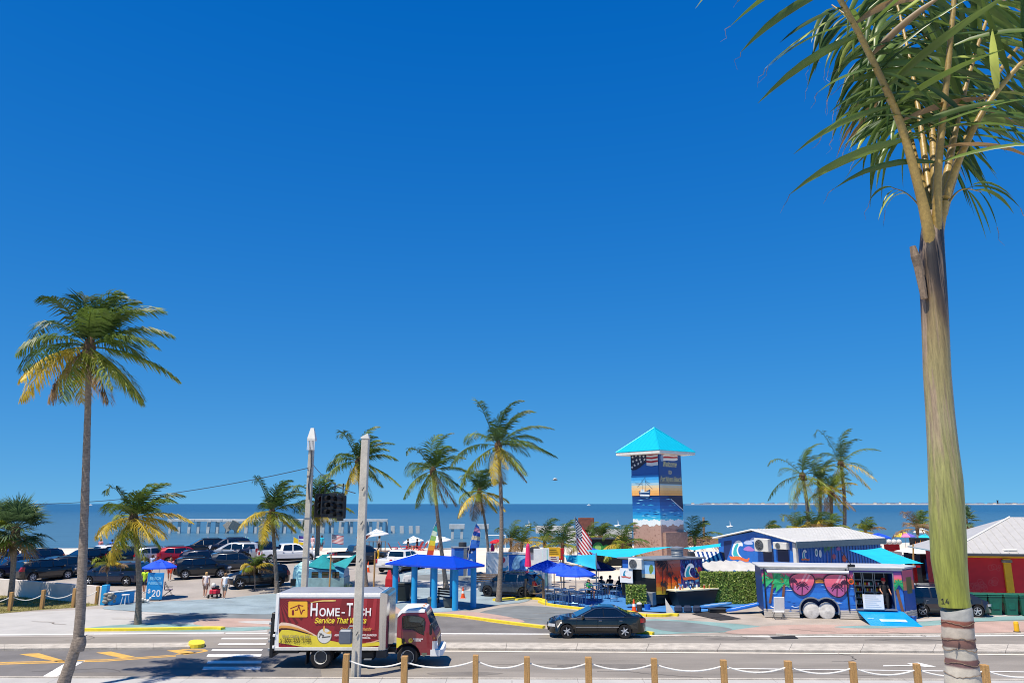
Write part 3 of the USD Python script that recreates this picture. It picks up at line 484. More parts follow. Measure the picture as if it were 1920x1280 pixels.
    part(t, 'sill', of(grow ^ slab(s['wx'][1] + s['r'] * 1.2, s['wx'][0] - s['r'] * 1.2, -3, 3, s['cl'], s['cl'] + .12)), M['black'])
    if plate: part(t, 'number_plate', box(-f - .012, 0, .82 if kind == 'sedan' else .78, .02, .34, .16, .005), M['offwhite'])
    part(t, 'underbody', box(0, 0, .3, L * .8, W * .78, .16), M['black'])
    if kind in ('suv', 'van'):
        for sg in (-1, 1): part(t, 'roof_rail', tube([(.25, sg * (rw - .07), rf), (.1, sg * (rw - .07), rf + .07), (-1.4, sg * (rw - .07), rf + .07), (-1.6, sg * (rw - .07), rf)], .02, 6), M['black'])
    for x in s['wx']:
        for sg in (-1, 1): wheel(t, x, sg * (h - .125), s['r'], s['r'], .22, M[rim], 5 if kind != 'sedan' else 6)
    return t
def paint(name, col, metal=.25): return mat(name, col, .32, metal, 1.0, var=.05, scale=1.5)
# ------------------------------------------------------------------ builders: people
def ballpts(c, r, k=10):
    i = np.arange(k) + .5; ph = np.arccos(1 - 2 * i / k); th = PI * (1 + 5 ** .5) * i
    return np.asarray(c) + r * np.column_stack([np.cos(th) * np.sin(ph), np.sin(th) * np.sin(ph), np.cos(ph)])
def bones(B, k=14):
    m = m3.Manifold()
    for a, ra, b_, rb in B: m = m + m3.Manifold.hull_points(np.vstack([ballpts(a, ra, k), ballpts(b_, rb, k)]))
    return m
SKINS = {}
def person(label, loc, rz, h=1.7, shirt='#e8e4e0', shorts='#6b5a48', hair='#6a4a2c', pose='stand', sleeves=True, skin='#c08a6c', step=.12, long=False, hat=None, group=None, arm=(0, 0), name='person'):
    k = h / 1.72; t = thing(name, label, 'person', loc, rz, group); A = lambda *p: np.array(p, float) * k
    sk = mat('skin_' + skin[1:], skin, .55, var=.08); col = lambda n, c: mat(n + '_' + c[1:], c, .8, var=.12, scale=8)
    sit = pose == 'sit'; z = -.42 if sit else 0; hip = [A(0, s * .09, .92 + z) for s in (-1, 1)]
    if sit: knee = [A(.45, s * .13, .52) for s in (-1, 1)]; ank = [A(.42, s * .13, .09) for s in (-1, 1)]
    else: knee = [A(.02 + s * step * .5, s * .1, .5) for s in (-1, 1)]; ank = [A(-.02 + s * step, s * .1, .09) for s in (-1, 1)]
    sh = [A(0, s * .19, 1.42 + z) for s in (-1, 1)]; el, wr = [], []
    for i, s in enumerate((-1, 1)):
        f = arm[i]; el.append(A(.02 + .2 * f, s * .25, 1.13 + z + .04 * f)); wr.append(A(.08 + .42 * f, s * .25, .9 + z + .25 * f))
    B = [(hip[0], .12 * k, hip[1], .12 * k), (A(0, 0, .95 + z), .13 * k, A(0, 0, 1.15 + z), .115 * k), (A(0, 0, 1.15 + z), .115 * k, A(0, 0, 1.34 + z), .13 * k), (sh[0], .07 * k, sh[1], .07 * k), (A(0, 0, 1.34 + z), .12 * k, A(0, 0, 1.44 + z), .07 * k),
         (A(0, 0, 1.42 + z), .055 * k, A(.02, 0, 1.54 + z), .05 * k), (A(.01, 0, 1.64 + z), .098 * k, A(.04, 0, 1.57 + z), .07 * k), (A(.11, 0, 1.62 + z), .018 * k, A(.1, 0, 1.59 + z), .02 * k), (A(.01, -.1, 1.61 + z), .02 * k, A(.01, .1, 1.61 + z), .02 * k)]
    for i in (0, 1):
        s = (-1, 1)[i]; B += [(hip[i], .1 * k, knee[i], .062 * k), (knee[i], .06 * k, ank[i] + A(-.01, 0, .2), .055 * k), (ank[i] + A(-.01, 0, .2), .055 * k, ank[i], .038 * k), (ank[i] + A(-.02, 0, -.05), .035 * k, ank[i] + A(.15, s * .02, -.06), .028 * k),
              (sh[i], .06 * k, el[i], .042 * k), (el[i], .042 * k, wr[i], .03 * k)]
        dr = unit(wr[i] - el[i]); side = unit(np.cross(dr, (0, 1.0, 0))); hd = wr[i] + dr * .08 * k; B.append((wr[i], .03 * k, hd, .034 * k))
        for j, ln in enumerate((.075, .085, .08, .065)):
            o = hd + side * (j - 1.5) * .021 * k; B += [(o, .012 * k, o + dr * ln * .6 * k, .01 * k), (o + dr * ln * .6 * k, .01 * k, o + (dr * ln + np.array([0, -s * .02, 0])) * k, .008 * k)]
        B.append((wr[i] + dr * .02 * k, .015 * k, wr[i] + dr * .07 * k - side * .05 * k, .01 * k))
    b = part(t, 'body', of(bones(B, 12)), sk, True)
    tor = [(A(0, 0, .9 + z), .15 * k, A(0, 0, 1.15 + z), .14 * k), (A(0, 0, 1.15 + z), .14 * k, A(0, 0, 1.34 + z), .15 * k), (sh[0], .085 * k, sh[1], .085 * k), (A(0, -.07, .93 + z), .125 * k, A(0, .07, .93 + z), .125 * k)]
    if sleeves: tor += [(sh[i], .08 * k, sh[i] + (el[i] - sh[i]) * .6, .065 * k) for i in (0, 1)]
    part(t, 'shirt', of(bones(tor, 16)), col('shirt', shirt), True)
    fr = 1.0 if long else .75; leg = [(hip[0], .135 * k, hip[1], .135 * k)] + [(hip[i], .125 * k, hip[i] + (knee[i] - hip[i]) * fr, .09 * k) for i in (0, 1)]
    if long: leg += [(knee[i], .085 * k, ank[i] + A(0, 0, .03), .06 * k) for i in (0, 1)]
    part(t, 'trousers' if long else 'shorts', of(bones(leg, 16)), col('shorts', shorts), True)
    part(t, 'hair', of(bones([(A(-.02, 0, 1.67 + z), .1 * k, A(-.035, 0, 1.6 + z), .088 * k), (A(-.03, 0, 1.68 + z), .1 * k, A(.04, 0, 1.7 + z), .075 * k)], 16)), col('hair', hair), True)
    for i in (0, 1): part(t, 'shoe', of(bones([(ank[i] + A(-.03, 0, -.05), .042 * k, ank[i] + A(.16, (-.02, .02)[i], -.058), .034 * k)], 12)), M['offwhite'], True)
    for s in (-1, 1): part(t, 'eye', ball(A(.098, s * .035, 1.62 + z), .011 * k, 1), M['black'])
    part(t, 'mouth', box(*A(.098, 0, 1.555 + z), .012, .05 * k, .012 * k), mat('lips', '#8a4038'))
    if hat: part(t, 'hat', cat([lathe([(0, .17 * k), (.08 * k, .16 * k), (.11 * k, .05 * k), (.11 * k, 0)], 12, c=A(0, 0, 1.66 + z)), box(*A(.13, 0, 1.67 + z), .14 * k, .14 * k, .012, .004)]), col('hat', hat))
    return t
# ------------------------------------------------------------------ builders: shade and seats
def canopy(r, h, n=8, sag=.06, rim=.12, vent=True):
    V, Fc = [(0, 0, h)], []; ring = 5
    for j in range(1, ring + 1):
        s = j / ring
        for k in range(2 * n):
            a = PI * k / n; rr = r * s * (1 if k % 2 == 0 else .93 + .02 * (1 - s)); V.append((rr * math.cos(a), rr * math.sin(a), h * (1 - s) + (sag * math.sin(PI * s) if k % 2 == 0 else 0)))
    m = 2 * n
    for k in range(m): Fc.append((0, 1 + k, 1 + (k + 1) % m))
    for j in range(ring - 1):
        for k in range(m): a, b = 1 + j * m + k, 1 + j * m + (k + 1) % m; Fc += [(a, a + m, b + m), (a, b + m, b)]
    base = 1 + (ring - 1) * m
    for k in range(m): V.append((V[base + k][0] * 1.01, V[base + k][1] * 1.01, V[base + k][2] - rim))
    for k in range(m): a, b = base + k, base + (k + 1) % m; Fc += [(a, a + m, b + m), (a, b + m, b)]
    return TM(V, Fc)
def umbrella(label, loc, r, z0, h, looks, group=None, name='umbrella', tilt=0.0, n=8, vent=True, pole='steel', stripes=None):
    t = thing(name, label, 'umbrella', loc, 0, group); z = loc[2]; cm = canopy(r, h, n, .05 * r, .07 * r); v = cm.vertices
    if tilt: v = v @ np.array([[math.cos(tilt), 0, -math.sin(tilt)], [0, 1, 0], [math.sin(tilt), 0, math.cos(tilt)]])
    cm = TM(v + (0, 0, z0), cm.faces)
    if len(looks) == 1 and not stripes: part(t, 'canopy', cm, looks[0])
    elif stripes:
        c = cm.triangles_center - (0, 0, z0); rr = np.hypot(c[:, 0], c[:, 1]); g = np.minimum((rr / r * 5.001).astype(int), 4)
        for j in range(5): part(t, 'canopy_band', TM(cm.vertices, cm.faces[g == j]), looks[j % len(looks)])
    else:
        c = cm.triangles_center; g = ((np.arctan2(c[:, 1], c[:, 0]) + PI) / (2 * PI) * n).astype(int) % n
        for j in range(n): part(t, 'canopy_panel', TM(cm.vertices, cm.faces[g == j]), looks[j % len(looks)])
    part(t, 'pole', rod((0, 0, -.02), (0, 0, z0 + h + .06), .022, 8), M[pole])
    for k in range(n): a = 2 * PI * k / n; part(t, 'rib', rod((0, 0, z0 + h * .93), (r * .97 * math.cos(a), r * .97 * math.sin(a), z0 + .01), .007, 4), M[pole])
    if vent: part(t, 'vent_cap', lathe([(r * .3, z0 + h * .76), (r * .18, z0 + h * .92), (0, z0 + h + .05)], 16), looks[0])
    return t
def chair(label, loc, rz, look, seat=.46, back=.9, group=None, name='patio_chair', slats=4):
    t = thing(name, label, 'chair' if seat < .6 else 'bar stool', loc, rz, group); w, d = .2, .2
    part(t, 'seat', box(0, 0, seat, .42, .42, .03, .01), look)
    for x, y in ((-w, -d), (-w, d), (w, -d), (w, d)): part(t, 'leg', rod((x * 1.12, y * 1.12, 0), (x * .92, y * .92, seat), .016, 6), look)
    for y in (-d, d): part(t, 'back_post', rod((-w, y * .95, seat), (-w - .07, y * .95, back), .014, 6), look)
    for k in range(slats): z = seat + .12 + (back - seat - .14) * k / max(1, slats - 1); part(t, 'back_slat', box(-w - .07 * (z - seat) / (back - seat), 0, z, .015, .4, .05, .005), look)
    for y in (-d, d): part(t, 'rail', rod((w, y, seat * .35), (-w, y, seat * .35), .01, 5), look)
    return t
def table(label, loc, r, h, look, leg, group=None, square=False):
    t = thing('patio_table', label, 'table', loc, 0, group); part(t, 'table_top', box(0, 0, h, 2 * r, 2 * r, .03, .012) if square else lathe([(0, h - .015), (r, h - .015), (r, h + .015), (0, h + .015)], 24), look)
    part(t, 'leg', rod((0, 0, 0), (0, 0, h - .015), .035, 8), leg); part(t, 'foot', lathe([(r * .6, 0), (r * .6, .02), (.05, .06), (0, .06)], 16), leg); return t
def adirondack(label, loc, rz, look, group):
    t = thing('beach_chair', label, 'chair', loc, rz, group)
    for k in range(5): y = (k - 2) * .11; part(t, 'back_slat', TM(box(0, 0, .45, .02, .1, .9 - abs(k - 2) * .08, .005).vertices @ np.array([[.87, 0, .5], [0, 1, 0], [-.5, 0, .87]]) + (-.2, y, .3), box(0, 0, .45, .02, .1, .9, .005).faces), look)
    for k in range(4): part(t, 'seat_slat', box(.3 - k * .14, 0, .36 - k * .035, .11, .54, .02, .005), look)
    for s in (-1, 1): part(t, 'armrest', box(.1, s * .34, .55, .7, .12, .025, .008), look); part(t, 'front_leg', box(.36, s * .3, .27, .1, .03, .54), look); part(t, 'rear_leg', rod((.3, s * .26, .3), (-.45, s * .26, .02), .03, 5), look)
    return t
def cone(label, loc, h=.75, group=None):
    t = thing('traffic_cone', label, 'traffic cone', loc, 0, group); part(t, 'base', box(0, 0, .02, .38, .38, .04, .01), M['orange']); part(t, 'cone', lathe([(.15, .04), (.03, h), (0, h)], 16), M['orange'])
    part(t, 'band', lathe([(.15 - .12 * .45 + .004, h * .45), (.15 - .12 * .65 + .006, h * .66)], 16), M['white']); return t
def bin_(label, loc, rz, look, w=.6, d=.7, h=1.05, group=None, name='wheeled_bin', wheels=True):
    t = thing(name, label, 'bin', loc, rz, group); P = [(sx * w / 2 * k, sy * d / 2 * k, z) for z, k in ((.06, .8), (h * .86, 1.0)) for sx in (-1, 1) for sy in (-1, 1)]
    part(t, 'body', of(m3.Manifold.hull_points(np.array(P))), look); part(t, 'rim', box(0, 0, h * .87, w * 1.06, d * 1.06, .07, .02), look); part(t, 'lid', box(0, .01, h * .94, w * 1.1, d * 1.1, .08, .035), look); part(t, 'handle', rod((-w * .45, d * .58, h * .9), (w * .45, d * .58, h * .9), .02, 6), look)
    if wheels:
        for s in (-1, 1): part(t, 'wheel', lathe([(0, -.03), (.11, -.03), (.11, .03), (0, .03)], 14, 'x', (s * w * .44, d * .42, .11)), M['rubber'])
        part(t, 'front_panel', box(0, -d * .45, h * .45, w * .5, .03, h * .3, .01), look)
    return t
# ------------------------------------------------------------------ large structures: the tower, the trailers, the buildings, the shelter, the pier
def uv(o, xd): return lambda pts: [onface(x, y, o, xd) for x, y in pts]
def wave_logo(cx, cy, s, L, teal='#2aa3b8', ribbon_='#e0703c', white='#eef4f4'):
    sp = lambda pts: [(cx + x * s, cy + y * s) for x, y in pts]
    L.append((P2(chaikin(sp([(-.8, -.5), (-.75, .2), (-.35, .85), (.15, 1.0), (.5, .75), (.5, .45), (.2, .55), (-.05, .3), (-.05, -.1), (.3, -.45), (.7, -.6)]), 2)), white))
    L.append((P2(chaikin(sp([(-.65, -.5), (-.6, .1), (-.3, .6), (.05, .75), (.0, .5), (-.2, .25), (-.2, -.1), (.1, -.45), (.5, -.6)]), 2)), teal))
    L.append((P2(chaikin(sp([(-1.1, -.35), (-.9, -.75), (0, -.62), (.9, -.85), (1.15, -.5), (1.05, -.4), (.85, -.6), (0, -.35), (-.85, -.45)]), 1)), ribbon_))
# the mural tower
C0 = ad(1241, 72)[:2]; C0 = np.array([(1241 - 960) / F * 69.5, 72.0]); nR, nL = np.array([.643, -.766]), np.array([-.766, -.643]); S = 3.4; z0 = hgt(72)
tw = thing('mural_tower', 'tall square tower painted with a shrimp boat and beach mural under a turquoise roof', 'tower', (0, 0, 0))
Cn = [C0, C0 - nR * S, C0 - (nR + nL) * S, C0 - nL * S]
part(tw, 'shaft', prism(P2(Cn), z0 - .3, 11.25), M['dkblue'])
o3 = lambda p, z: np.array([p[0], p[1], z])
lo, ld = o3(C0 - nR * S, z0), o3(nR, 0); ro, rd = o3(C0, z0), o3(-nL, 0)
HT = 11.2 - z0
def strips(L, u0, u1, v0, v1, cols, n=None):
    n = n or len(cols)
    for i in range(n): L.append((R(u0, v0 + (v1 - v0) * i / n, u1, v0 + (v1 - v0) * (i + 1) / n), cols[i % len(cols)]))
rng = np.random.default_rng(3)
def tower_face(fl, left):
    L = [(R(0, 0, S, HT), '#1c5fae')]; q = lambda v: float(np.interp(v, [0, .245, .47, .66, 1], [0, .385, .617, .80, 1])) * HT
    L += [(R(0, 0, S, q(.245)), '#b59486')]
    strips(L, 0, S, q(.245), q(.47), ['#54c3dd', '#2fa6d8', '#1c8acb', '#1a74bd', '#1a62ae', '#14549c', '#114488', '#103a78'])
    for k in range(26): u, v, w = rng.uniform(.1, S - .6), rng.uniform(.28, .46), rng.uniform(.3, 1.0); L.append((P2([(u, q(v)), (u + w * .5, q(v) + .05), (min(S, u + w), q(v)), (u + w * .5, q(v) - .03)]), ['#0f4f96', '#8fd6ee', '#0d3f7e', '#3db0dc'][k % 4]))
    foam = [(0, q(.22))] + [(S * i / 30, q(.225) + .1 * math.sin(i * .5 + left) + .05 * math.sin(i * 1.3)) for i in range(1, 30)] + [(S, q(.23))]
    L.append((P2([(0, q(.265))] + [(S * i / 30, q(.262) + .06 * math.sin(i * .6) + .04 * math.sin(i * 1.7)) for i in range(1, 30)] + [(S, q(.27))] + foam[::-1]), '#e9f1f2'))
    for k in range(110): L.append((disc(rng.uniform(.1, S - .1), rng.uniform(.1, q(.21)), rng.uniform(.03, .07), 6, .6), '#8a5c4e'))
    strips(L, 0, S, q(.47), q(.66), ['#e8a85c', '#ecb467', '#eac084', '#d9c8a2', '#9fc3d2', '#5fb0e0', '#3f9edc', '#2b8ad2'])  # sky ends at the eave shadow line; darker blue above paints that shade
    if left:
        L.append((P2([(0, q(.76)), (.15, q(.745)), (.6, q(.75)), (1.2, q(.79)), (1.6, q(.83)), (2.0, q(.86)), (2.0, q(1)), (0, q(1))]), '#131c3e'))
        for u, v in ((.25, .95), (.7, .97), (1.2, .96), (.3, .88), (.75, .9), (1.2, .91), (1.65, .95), (.5, .82), (.95, .84), (1.3, .87), (.15, .79), (1.75, .9)): L.append((star(u, q(v), .16), '#e8e6e4'))
        for k in range(6): v = .995 - k * .028; L.append((P2([(2.0, q(v)), (2.6, q(v) - .06), (S, q(v)), (S, q(v) - .3), (2.6, q(v) - .36), (2.0, q(v) - .3)]), ('#b3202c', '#e4e2e0')[k % 2]))
        L.append((P2(chaikin([(1.0, q(.465)), (.85, q(.52)), (1.2, q(.505)), (1.7, q(.505)), (2.2, q(.525)), (2.35, q(.53)), (2.25, q(.465)), (2.1, q(.45)), (1.2, q(.45))], 1)), '#1f4776')); L.append((stroke([(1.05, q(.475)), (2.2, q(.472))], .14), '#e8eef0')); L.append((stroke([(1.0, q(.5)), (2.2, q(.505))], .06), '#d6e4ea')); L.append((R(1.15, q(.505), 1.6, q(.53)), '#c9d9e2'))
        for a, b in (((1.35, .51), (1.35, .62)), ((1.75, .51), (1.75, .65)), ((1.35, .6), (.75, .55)), ((1.75, .6), (2.6, .53)), ((1.75, .64), (1.35, .6)), ((1.75, .61), (2.3, .58)), ((1.35, .58), (.5, .585))): L.append((stroke([(a[0], q(a[1])), (b[0], q(b[1]))], .035), '#34506c'))
    else:
        L[0] = (R(0, 0, S, HT), '#1a4a8e'); strips(L, 0, S, q(.575), q(.66), ['#6c7270', '#4c6480', '#2c5488']); L.append((R(0, q(.66), S, q(1)), '#1a4a8e'))  # right face in darker blues: roof shade painted into its sky
        L.append((P2([(1.2, q(.465)), (S, q(.47)), (S, q(.33)), (2.7, q(.38)), (1.8, q(.43))]), '#16244a')); L.append((stroke([(1.6, q(.44)), (S, q(.345))], .08), '#d4dde6'))
        for k in range(4): v = .995 - k * .022; L.append((P2(chaikin([(.4, q(v) - .1), (1.2, q(v) + .1 - .05 * k), (2.2, q(v) - .05), (2.9, q(v) + .02), (2.9, q(v) - .22), (2.2, q(v) - .3), (1.2, q(v) - .14 - .05 * k), (.4, q(v) - .34)], 1)), ('#b3202c', '#e4e2e0')[k % 2]))
        L.append((disc(.5, q(.915), .22, 12, 1.5), '#7f9cc4'))
    return L
layers(tw, 'mural', tower_face(0, True), lo, ld, step=.0003); layers(tw, 'mural', tower_face(1, False), ro, rd, step=.0003)
script_paint = mat('script_lettering', '#c4bd8c', .6, var=.05)
for s, u, v, h, w in (('Welcome', .55, .875, .5, 2.1), ('to', 1.35, .81, .38, .5), ('Fort Myers Beach', .12, .745, .42, 3.15)): text(tw, s, ro + rd * u + Z * v * HT + o3(nR, 0) * .06, rd, Z, h, script_paint, True, w, .15)
part(tw, 'plinth', prism(P2([C0 + nR * .002 - nL * .25, C0 + nR * .35 - nL * .25, C0 + nR * .35 - nL * 3.5, C0 + nR * .002 - nL * 3.5]), z0 - .3, z0 + 3.1), mat('mural_sand', '#9c7f72', .8, var=.25, scale=5))
Ov = 1.03; E = [C0 + (nR + nL) * Ov, C0 - nR * (S + Ov) + nL * Ov, C0 - (nR + nL) * (S + Ov), C0 + nR * Ov - nL * (S + Ov)]; ctr = C0 - (nR + nL) * S / 2
part(tw, 'fascia', prism(P2(E), 11.05, 11.3), M['offwhite'])
rf = part(tw, 'roof', of(m3.Manifold.hull_points(np.vstack([[o3(p, 11.305) for p in E], [o3(p + unit(p - ctr) * .06, 11.36) for p in E], [o3(ctr, 13.75)]]))), M['turq_roof'])
for a, b in ((0, 1), (3, 0), (1, 2), (2, 3)):
    for k in range(11):
        t_ = (k + .5) / 11; p = E[a] + (E[b] - E[a]) * t_; s = 1 - abs(2 * t_ - 1); q_ = (E[a] + E[b]) / 2 + (p - (E[a] + E[b]) / 2); m_ = p + (ctr - (E[a] + E[b]) / 2) * s * .97
        part(rf, 'standing_seam', rod(o3(p, 11.37), o3(m_, 11.37 + 2.38 * s * .97), .035, 5), M['turq_roof'])
for p in E: part(rf, 'hip_cap', rod(o3(p, 11.37), o3(ctr, 13.8), .06, 6), M['turq_roof'])
# sunglasses trailer
tq = G(1433, 1157); tx = unit(G(1693, 1163) - tq); ta = math.atan2(tx[1], tx[0]); f = uv(tq, tx); TW, TH = f([(1693, 1100)])[0][0], f([(1500, 1063.5)])[0][1]; to, ty = np.zeros(3), 0.0
def wv(p): p = np.asarray(p, float); return tq + tx * p[0] + np.array([-tx[1], tx[0], 0]) * p[1] + Z * p[2]
tr = thing('food_trailer', 'long white-roofed food trailer painted with giant pink aviator sunglasses over a blue sea', 'trailer', tq, ta); V0 = f([(1500, 1147)])[0][1]
wa, wb = f([(1607, 1140)])[0], f([(1672, 1074)])[0]
bx = m3.Manifold.cube((TW, 2.4, TH - V0)).translate((to[0], ty, V0)) - m3.Manifold.cube((wb[0] - wa[0], .9, wb[1] - wa[1])).translate((to[0] + wa[0], ty - .1, wa[1]))
arch = [f([(x, 1148)])[0][0] for x in (1522, 1551)]; ar = .62
for u in arch: bx -= cyl_y(to[0] + u, .5, ar, ty - .2, ty + .5, 24)
part(tr, 'body', of(bx), M['navy'])
part(tr, 'roof', box(to[0] + TW / 2, ty + 1.2, TH + .05, TW + .3, 2.7, .1, .03), M['roof_metal']); part(tr, 'roof_trim', box(to[0] + TW / 2, ty - .03, TH - .06, TW + .1, .05, .1, .01), M['offwhite'])
L = []; hz = f([(1500, 1092)])[0][1]
strips(L, .02, TW - .02, V0, hz, ['#2260b8', '#246cc8', '#2874d0', '#2c7ad4', '#276cc8', '#205cb4'])
strips(L, .02, TW - .02, hz, TH - .02, ['#f0a23c', '#f2a04e', '#ee8468', '#ea6f86', '#d9628f', '#a9569a', '#5a3f94', '#3a3488'])  # top purple bands paint the awning shade into the sunset
rng = np.random.default_rng(12)
for k in range(60): u, v, w = rng.uniform(.1, TW - .9), rng.uniform(V0 + .05, hz - .1), rng.uniform(.15, .7); L.append((P2([(u, v), (u + w / 2, v + .025), (u + w, v), (u + w / 2, v - .02)]), ['#79b7e6', '#143c80', '#e4eef4', '#2f83d0'][k % 4]))
for x0_, x1_, x2_, yb, yt, r_ in ((1443, 1447, 1450, 1130, 1086, .75), (1465, 1468, 1470, 1138, 1094, .7)):
    a, b, c = f([(x0_, yb), (x1_, (yb + yt) / 2), (x2_, yt)]); L.append((stroke([a, b, c], .13), '#7a5038'))
    for k in range(11):
        an = -.7 + (PI + 1.4) * k / 10; e = (c[0] + r_ * math.cos(an), c[1] + r_ * .8 * math.sin(an) - .15); mm = (c[0] + r_ * .6 * math.cos(an), c[1] + r_ * .6 * math.sin(an) + .12); L.append((P2([c, (mm[0] - .1, mm[1] + .07), e, (mm[0] + .05, mm[1] - .12)]), '#1f9c5e' if k % 2 else '#37b873'))
lens1 = chaikin(f([(1483, 1080), (1490, 1076), (1508, 1073), (1522, 1077), (1527, 1086), (1523, 1098), (1515, 1110), (1504, 1116), (1492, 1111), (1483, 1099), (1480, 1088)]), 2)
lens2 = chaikin(f([(1545, 1083), (1553, 1077), (1570, 1076), (1586, 1079), (1592, 1087), (1590, 1100), (1583, 1113), (1573, 1119), (1561, 1115), (1551, 1105), (1545, 1092)]), 2)
for ln in (lens1, lens2):
    g = P2(ln); mnx, mny, mxx, mxy = g.bounds; L.append((g.buffer(.055), '#341a34')); L.append((g, '#e46a80'))
    L.append((g.intersection(R(mnx, mny, mxx, mny + (mxy - mny) * .46)), '#b15a90')); L.append((g.intersection(R(mnx, mny + (mxy - mny) * .44, mxx, mny + (mxy - mny) * .6)), '#d8617c'))
    for k in (.45, .62): L.append((g.intersection(P2([(mnx + (mxx - mnx) * k, mny + (mxy - mny) * .62), (mnx + (mxx - mnx) * (k + .08), mny + (mxy - mny) * .62), (mnx + (mxx - mnx) * (k + .3), mxy), (mnx + (mxx - mnx) * (k + .2), mxy)])), '#f0a2ae'))
    for cx_, s_ in ((.5, .34), (.12 if ln is lens1 else .82, .26)):
        cx, cy = mnx + (mxx - mnx) * cx_, mny + (mxy - mny) * (.42 if cx_ == .5 else .6)
        for k in range(9): an = -.5 + (PI + 1.0) * k / 8; L.append((g.intersection(stroke([(cx, cy), (cx + s_ * .6 * math.cos(an), cy + s_ * .6 * math.sin(an) + .04), (cx + s_ * math.cos(an), cy + s_ * .8 * math.sin(an) - .08)], .05)), '#3a1838'))
        L.append((g.intersection(stroke([(cx, cy), (cx - .06, mny)], .06)), '#4c2044'))
L.append((stroke(chaikin(f([(1527, 1086), (1535, 1083.5), (1545, 1086)]), 2, False), .07), '#341a34')); L.append((stroke(f([(1592, 1090), (1600, 1094), (1604, 1110)]), .06), '#341a34'))
a = f([(1680, 1120), (1683, 1100), (1684, 1092)]); L.append((stroke(f([(1692, 1146), (1684, 1118), (1681, 1104)]), .16), '#7a5038'))
for k in range(9): an = -.6 + (PI + 1.2) * k / 8; L.append((stroke([a[2], (a[2][0] + .35 * math.cos(an), a[2][1] - .2 + .4 * math.sin(an))], .1), '#2aa868' if k % 2 else '#1b8a56'))
hole = unary_union([R(wa[0] - .02, wa[1] - .02, wb[0] + .02, wb[1] + .02)] + [disc(u, .5, ar, 24) for u in arch])
lim = R(.01, V0, TW - .01, TH - .12); L = [((g if hasattr(g, 'area') else P2(g)).intersection(lim).difference(hole), c) for g, c in L]
layers(tr, 'mural', L, to, X, step=.0006)
sd_ = np.array([.62, .785, 0]); part(tr, 'nose', prism(P2([(to[0] + TW + .003, ty), (to[0] + TW + 1.0, ty + 1.2), (to[0] + TW + .003, ty + 2.4)]), .1, TH), M['navy']); part(tr, 'nose_roof', prism(P2([(to[0] + TW + .153, ty - .2), (to[0] + TW + 1.2, ty + 1.2), (to[0] + TW + .153, ty + 2.6)]), TH + .005, TH + .1), M['roof_metal']); sd_ = unit(np.array([1.0, 1.2, 0])); layers(tr, 'side_mural', [(R(.05, V0, 1.5, 1.6), '#1d56a6'), (R(.05, 1.6, 1.5, 2.1), '#e08a62'), (R(.05, 2.1, 1.5, TH - .1), '#c4607e'), (R(.5, 1.4, 1.2, 2.3), '#6a6a3c')], to + X * TW, sd_)
for u0, u1 in ((0, arch[0] - ar - .05), (arch[1] + ar + .05, TW)):
    for k in range(4): part(tr, 'skirt_board', box(to[0] + (u0 + u1) / 2, ty - .015, .09 + k * .115, u1 - u0, .03, .1, .006), mat('pale_skirt_board', '#bdb7ae', .7, var=.15, scale=2, stretch=(1, 1, 8)))
for k in range(4): part(tr, 'skirt_board', placed(box(.76, .09 + k * .115, .015, 1.45, .1, .03, .006), to + X * TW, sd_, Z), LOOKS['pale_skirt_board'])
fen = unary_union([disc(u, .5, ar + .07, 28) for u in arch] + [R(arch[0], .5, arch[1], 1.08)]).difference(unary_union([disc(u, .5, ar, 28) for u in arch])).intersection(R(-9, .25, 99, 3))
part(tr, 'fender', placed(prism(fen, 0, .05), to + Z * 0 - Y * .05, X, Z), M['grey'])
for u in arch:
    w_ = part(tr, 'wheel', lathe([(0, -.12), (.42, -.12), (.44, 0), (.42, .12), (0, .12)], 24, 'y', (to[0] + u, ty + .2, .43)), M['rubber'], 35)
    part(w_, 'wheel_cover', lathe([(0, .03), (.25, .02), (.42, -.01), (.46, -.05), (.46, -.14), (.4, -.16)][::-1], 24, 'y', (to[0] + u, ty + .02, .43)), mat('wheel_cover_vinyl', '#cfccc6', .7, var=.16, scale=4, bump=1.0, bscale=4), 25)
part(tr, 'awning_roll', rod((to[0] + f([(1437, 1067)])[0][0], ty - .12, TH - .22), (to[0] + f([(1590, 1067)])[0][0], ty - .12, TH - .22), .09, 12), M['white'], True)
for px in (1434, 1588): x = to[0] + f([(px, 1100)])[0][0]; part(tr, 'awning_arm', box(x, ty - .06, (TH + .45) / 2, .06, .06, TH - .55), M['black'])
ix0, ix1 = to[0] + wa[0], to[0] + wb[0]
part(tr, 'interior', cat([box((ix0 + ix1) / 2, ty + .79, (wa[1] + wb[1]) / 2, ix1 - ix0 - .02, .02, wb[1] - wa[1] - .02)]), mat('dark_interior', '#2a2b2e', .8, var=.2))
for k in range(3):
    x = ix0 + .25 + k * .62; part(tr, 'shelf_rack', cat([box(x, ty + .6, wa[1] + .2 + j * .33, .5, .25, .03) for j in range(5)] + [box(x + s * .26, ty + .5, (wa[1] + wb[1]) / 2, .03, .03, wb[1] - wa[1] - .05) for s in (-1, 1)]), M['steel'])
    for j in range(4):
        for i in range(4): part(tr, 'jar', lathe([(0, 0), (.045, 0), (.045, .14), (.03, .17), (0, .17)], 8, c=(x - .17 + i * .11, ty + .58, wa[1] + .215 + j * .33)), [M['red'], M['offwhite'], M['green_bin'], M['grey'], M['gold']][(i + j + k) % 5])
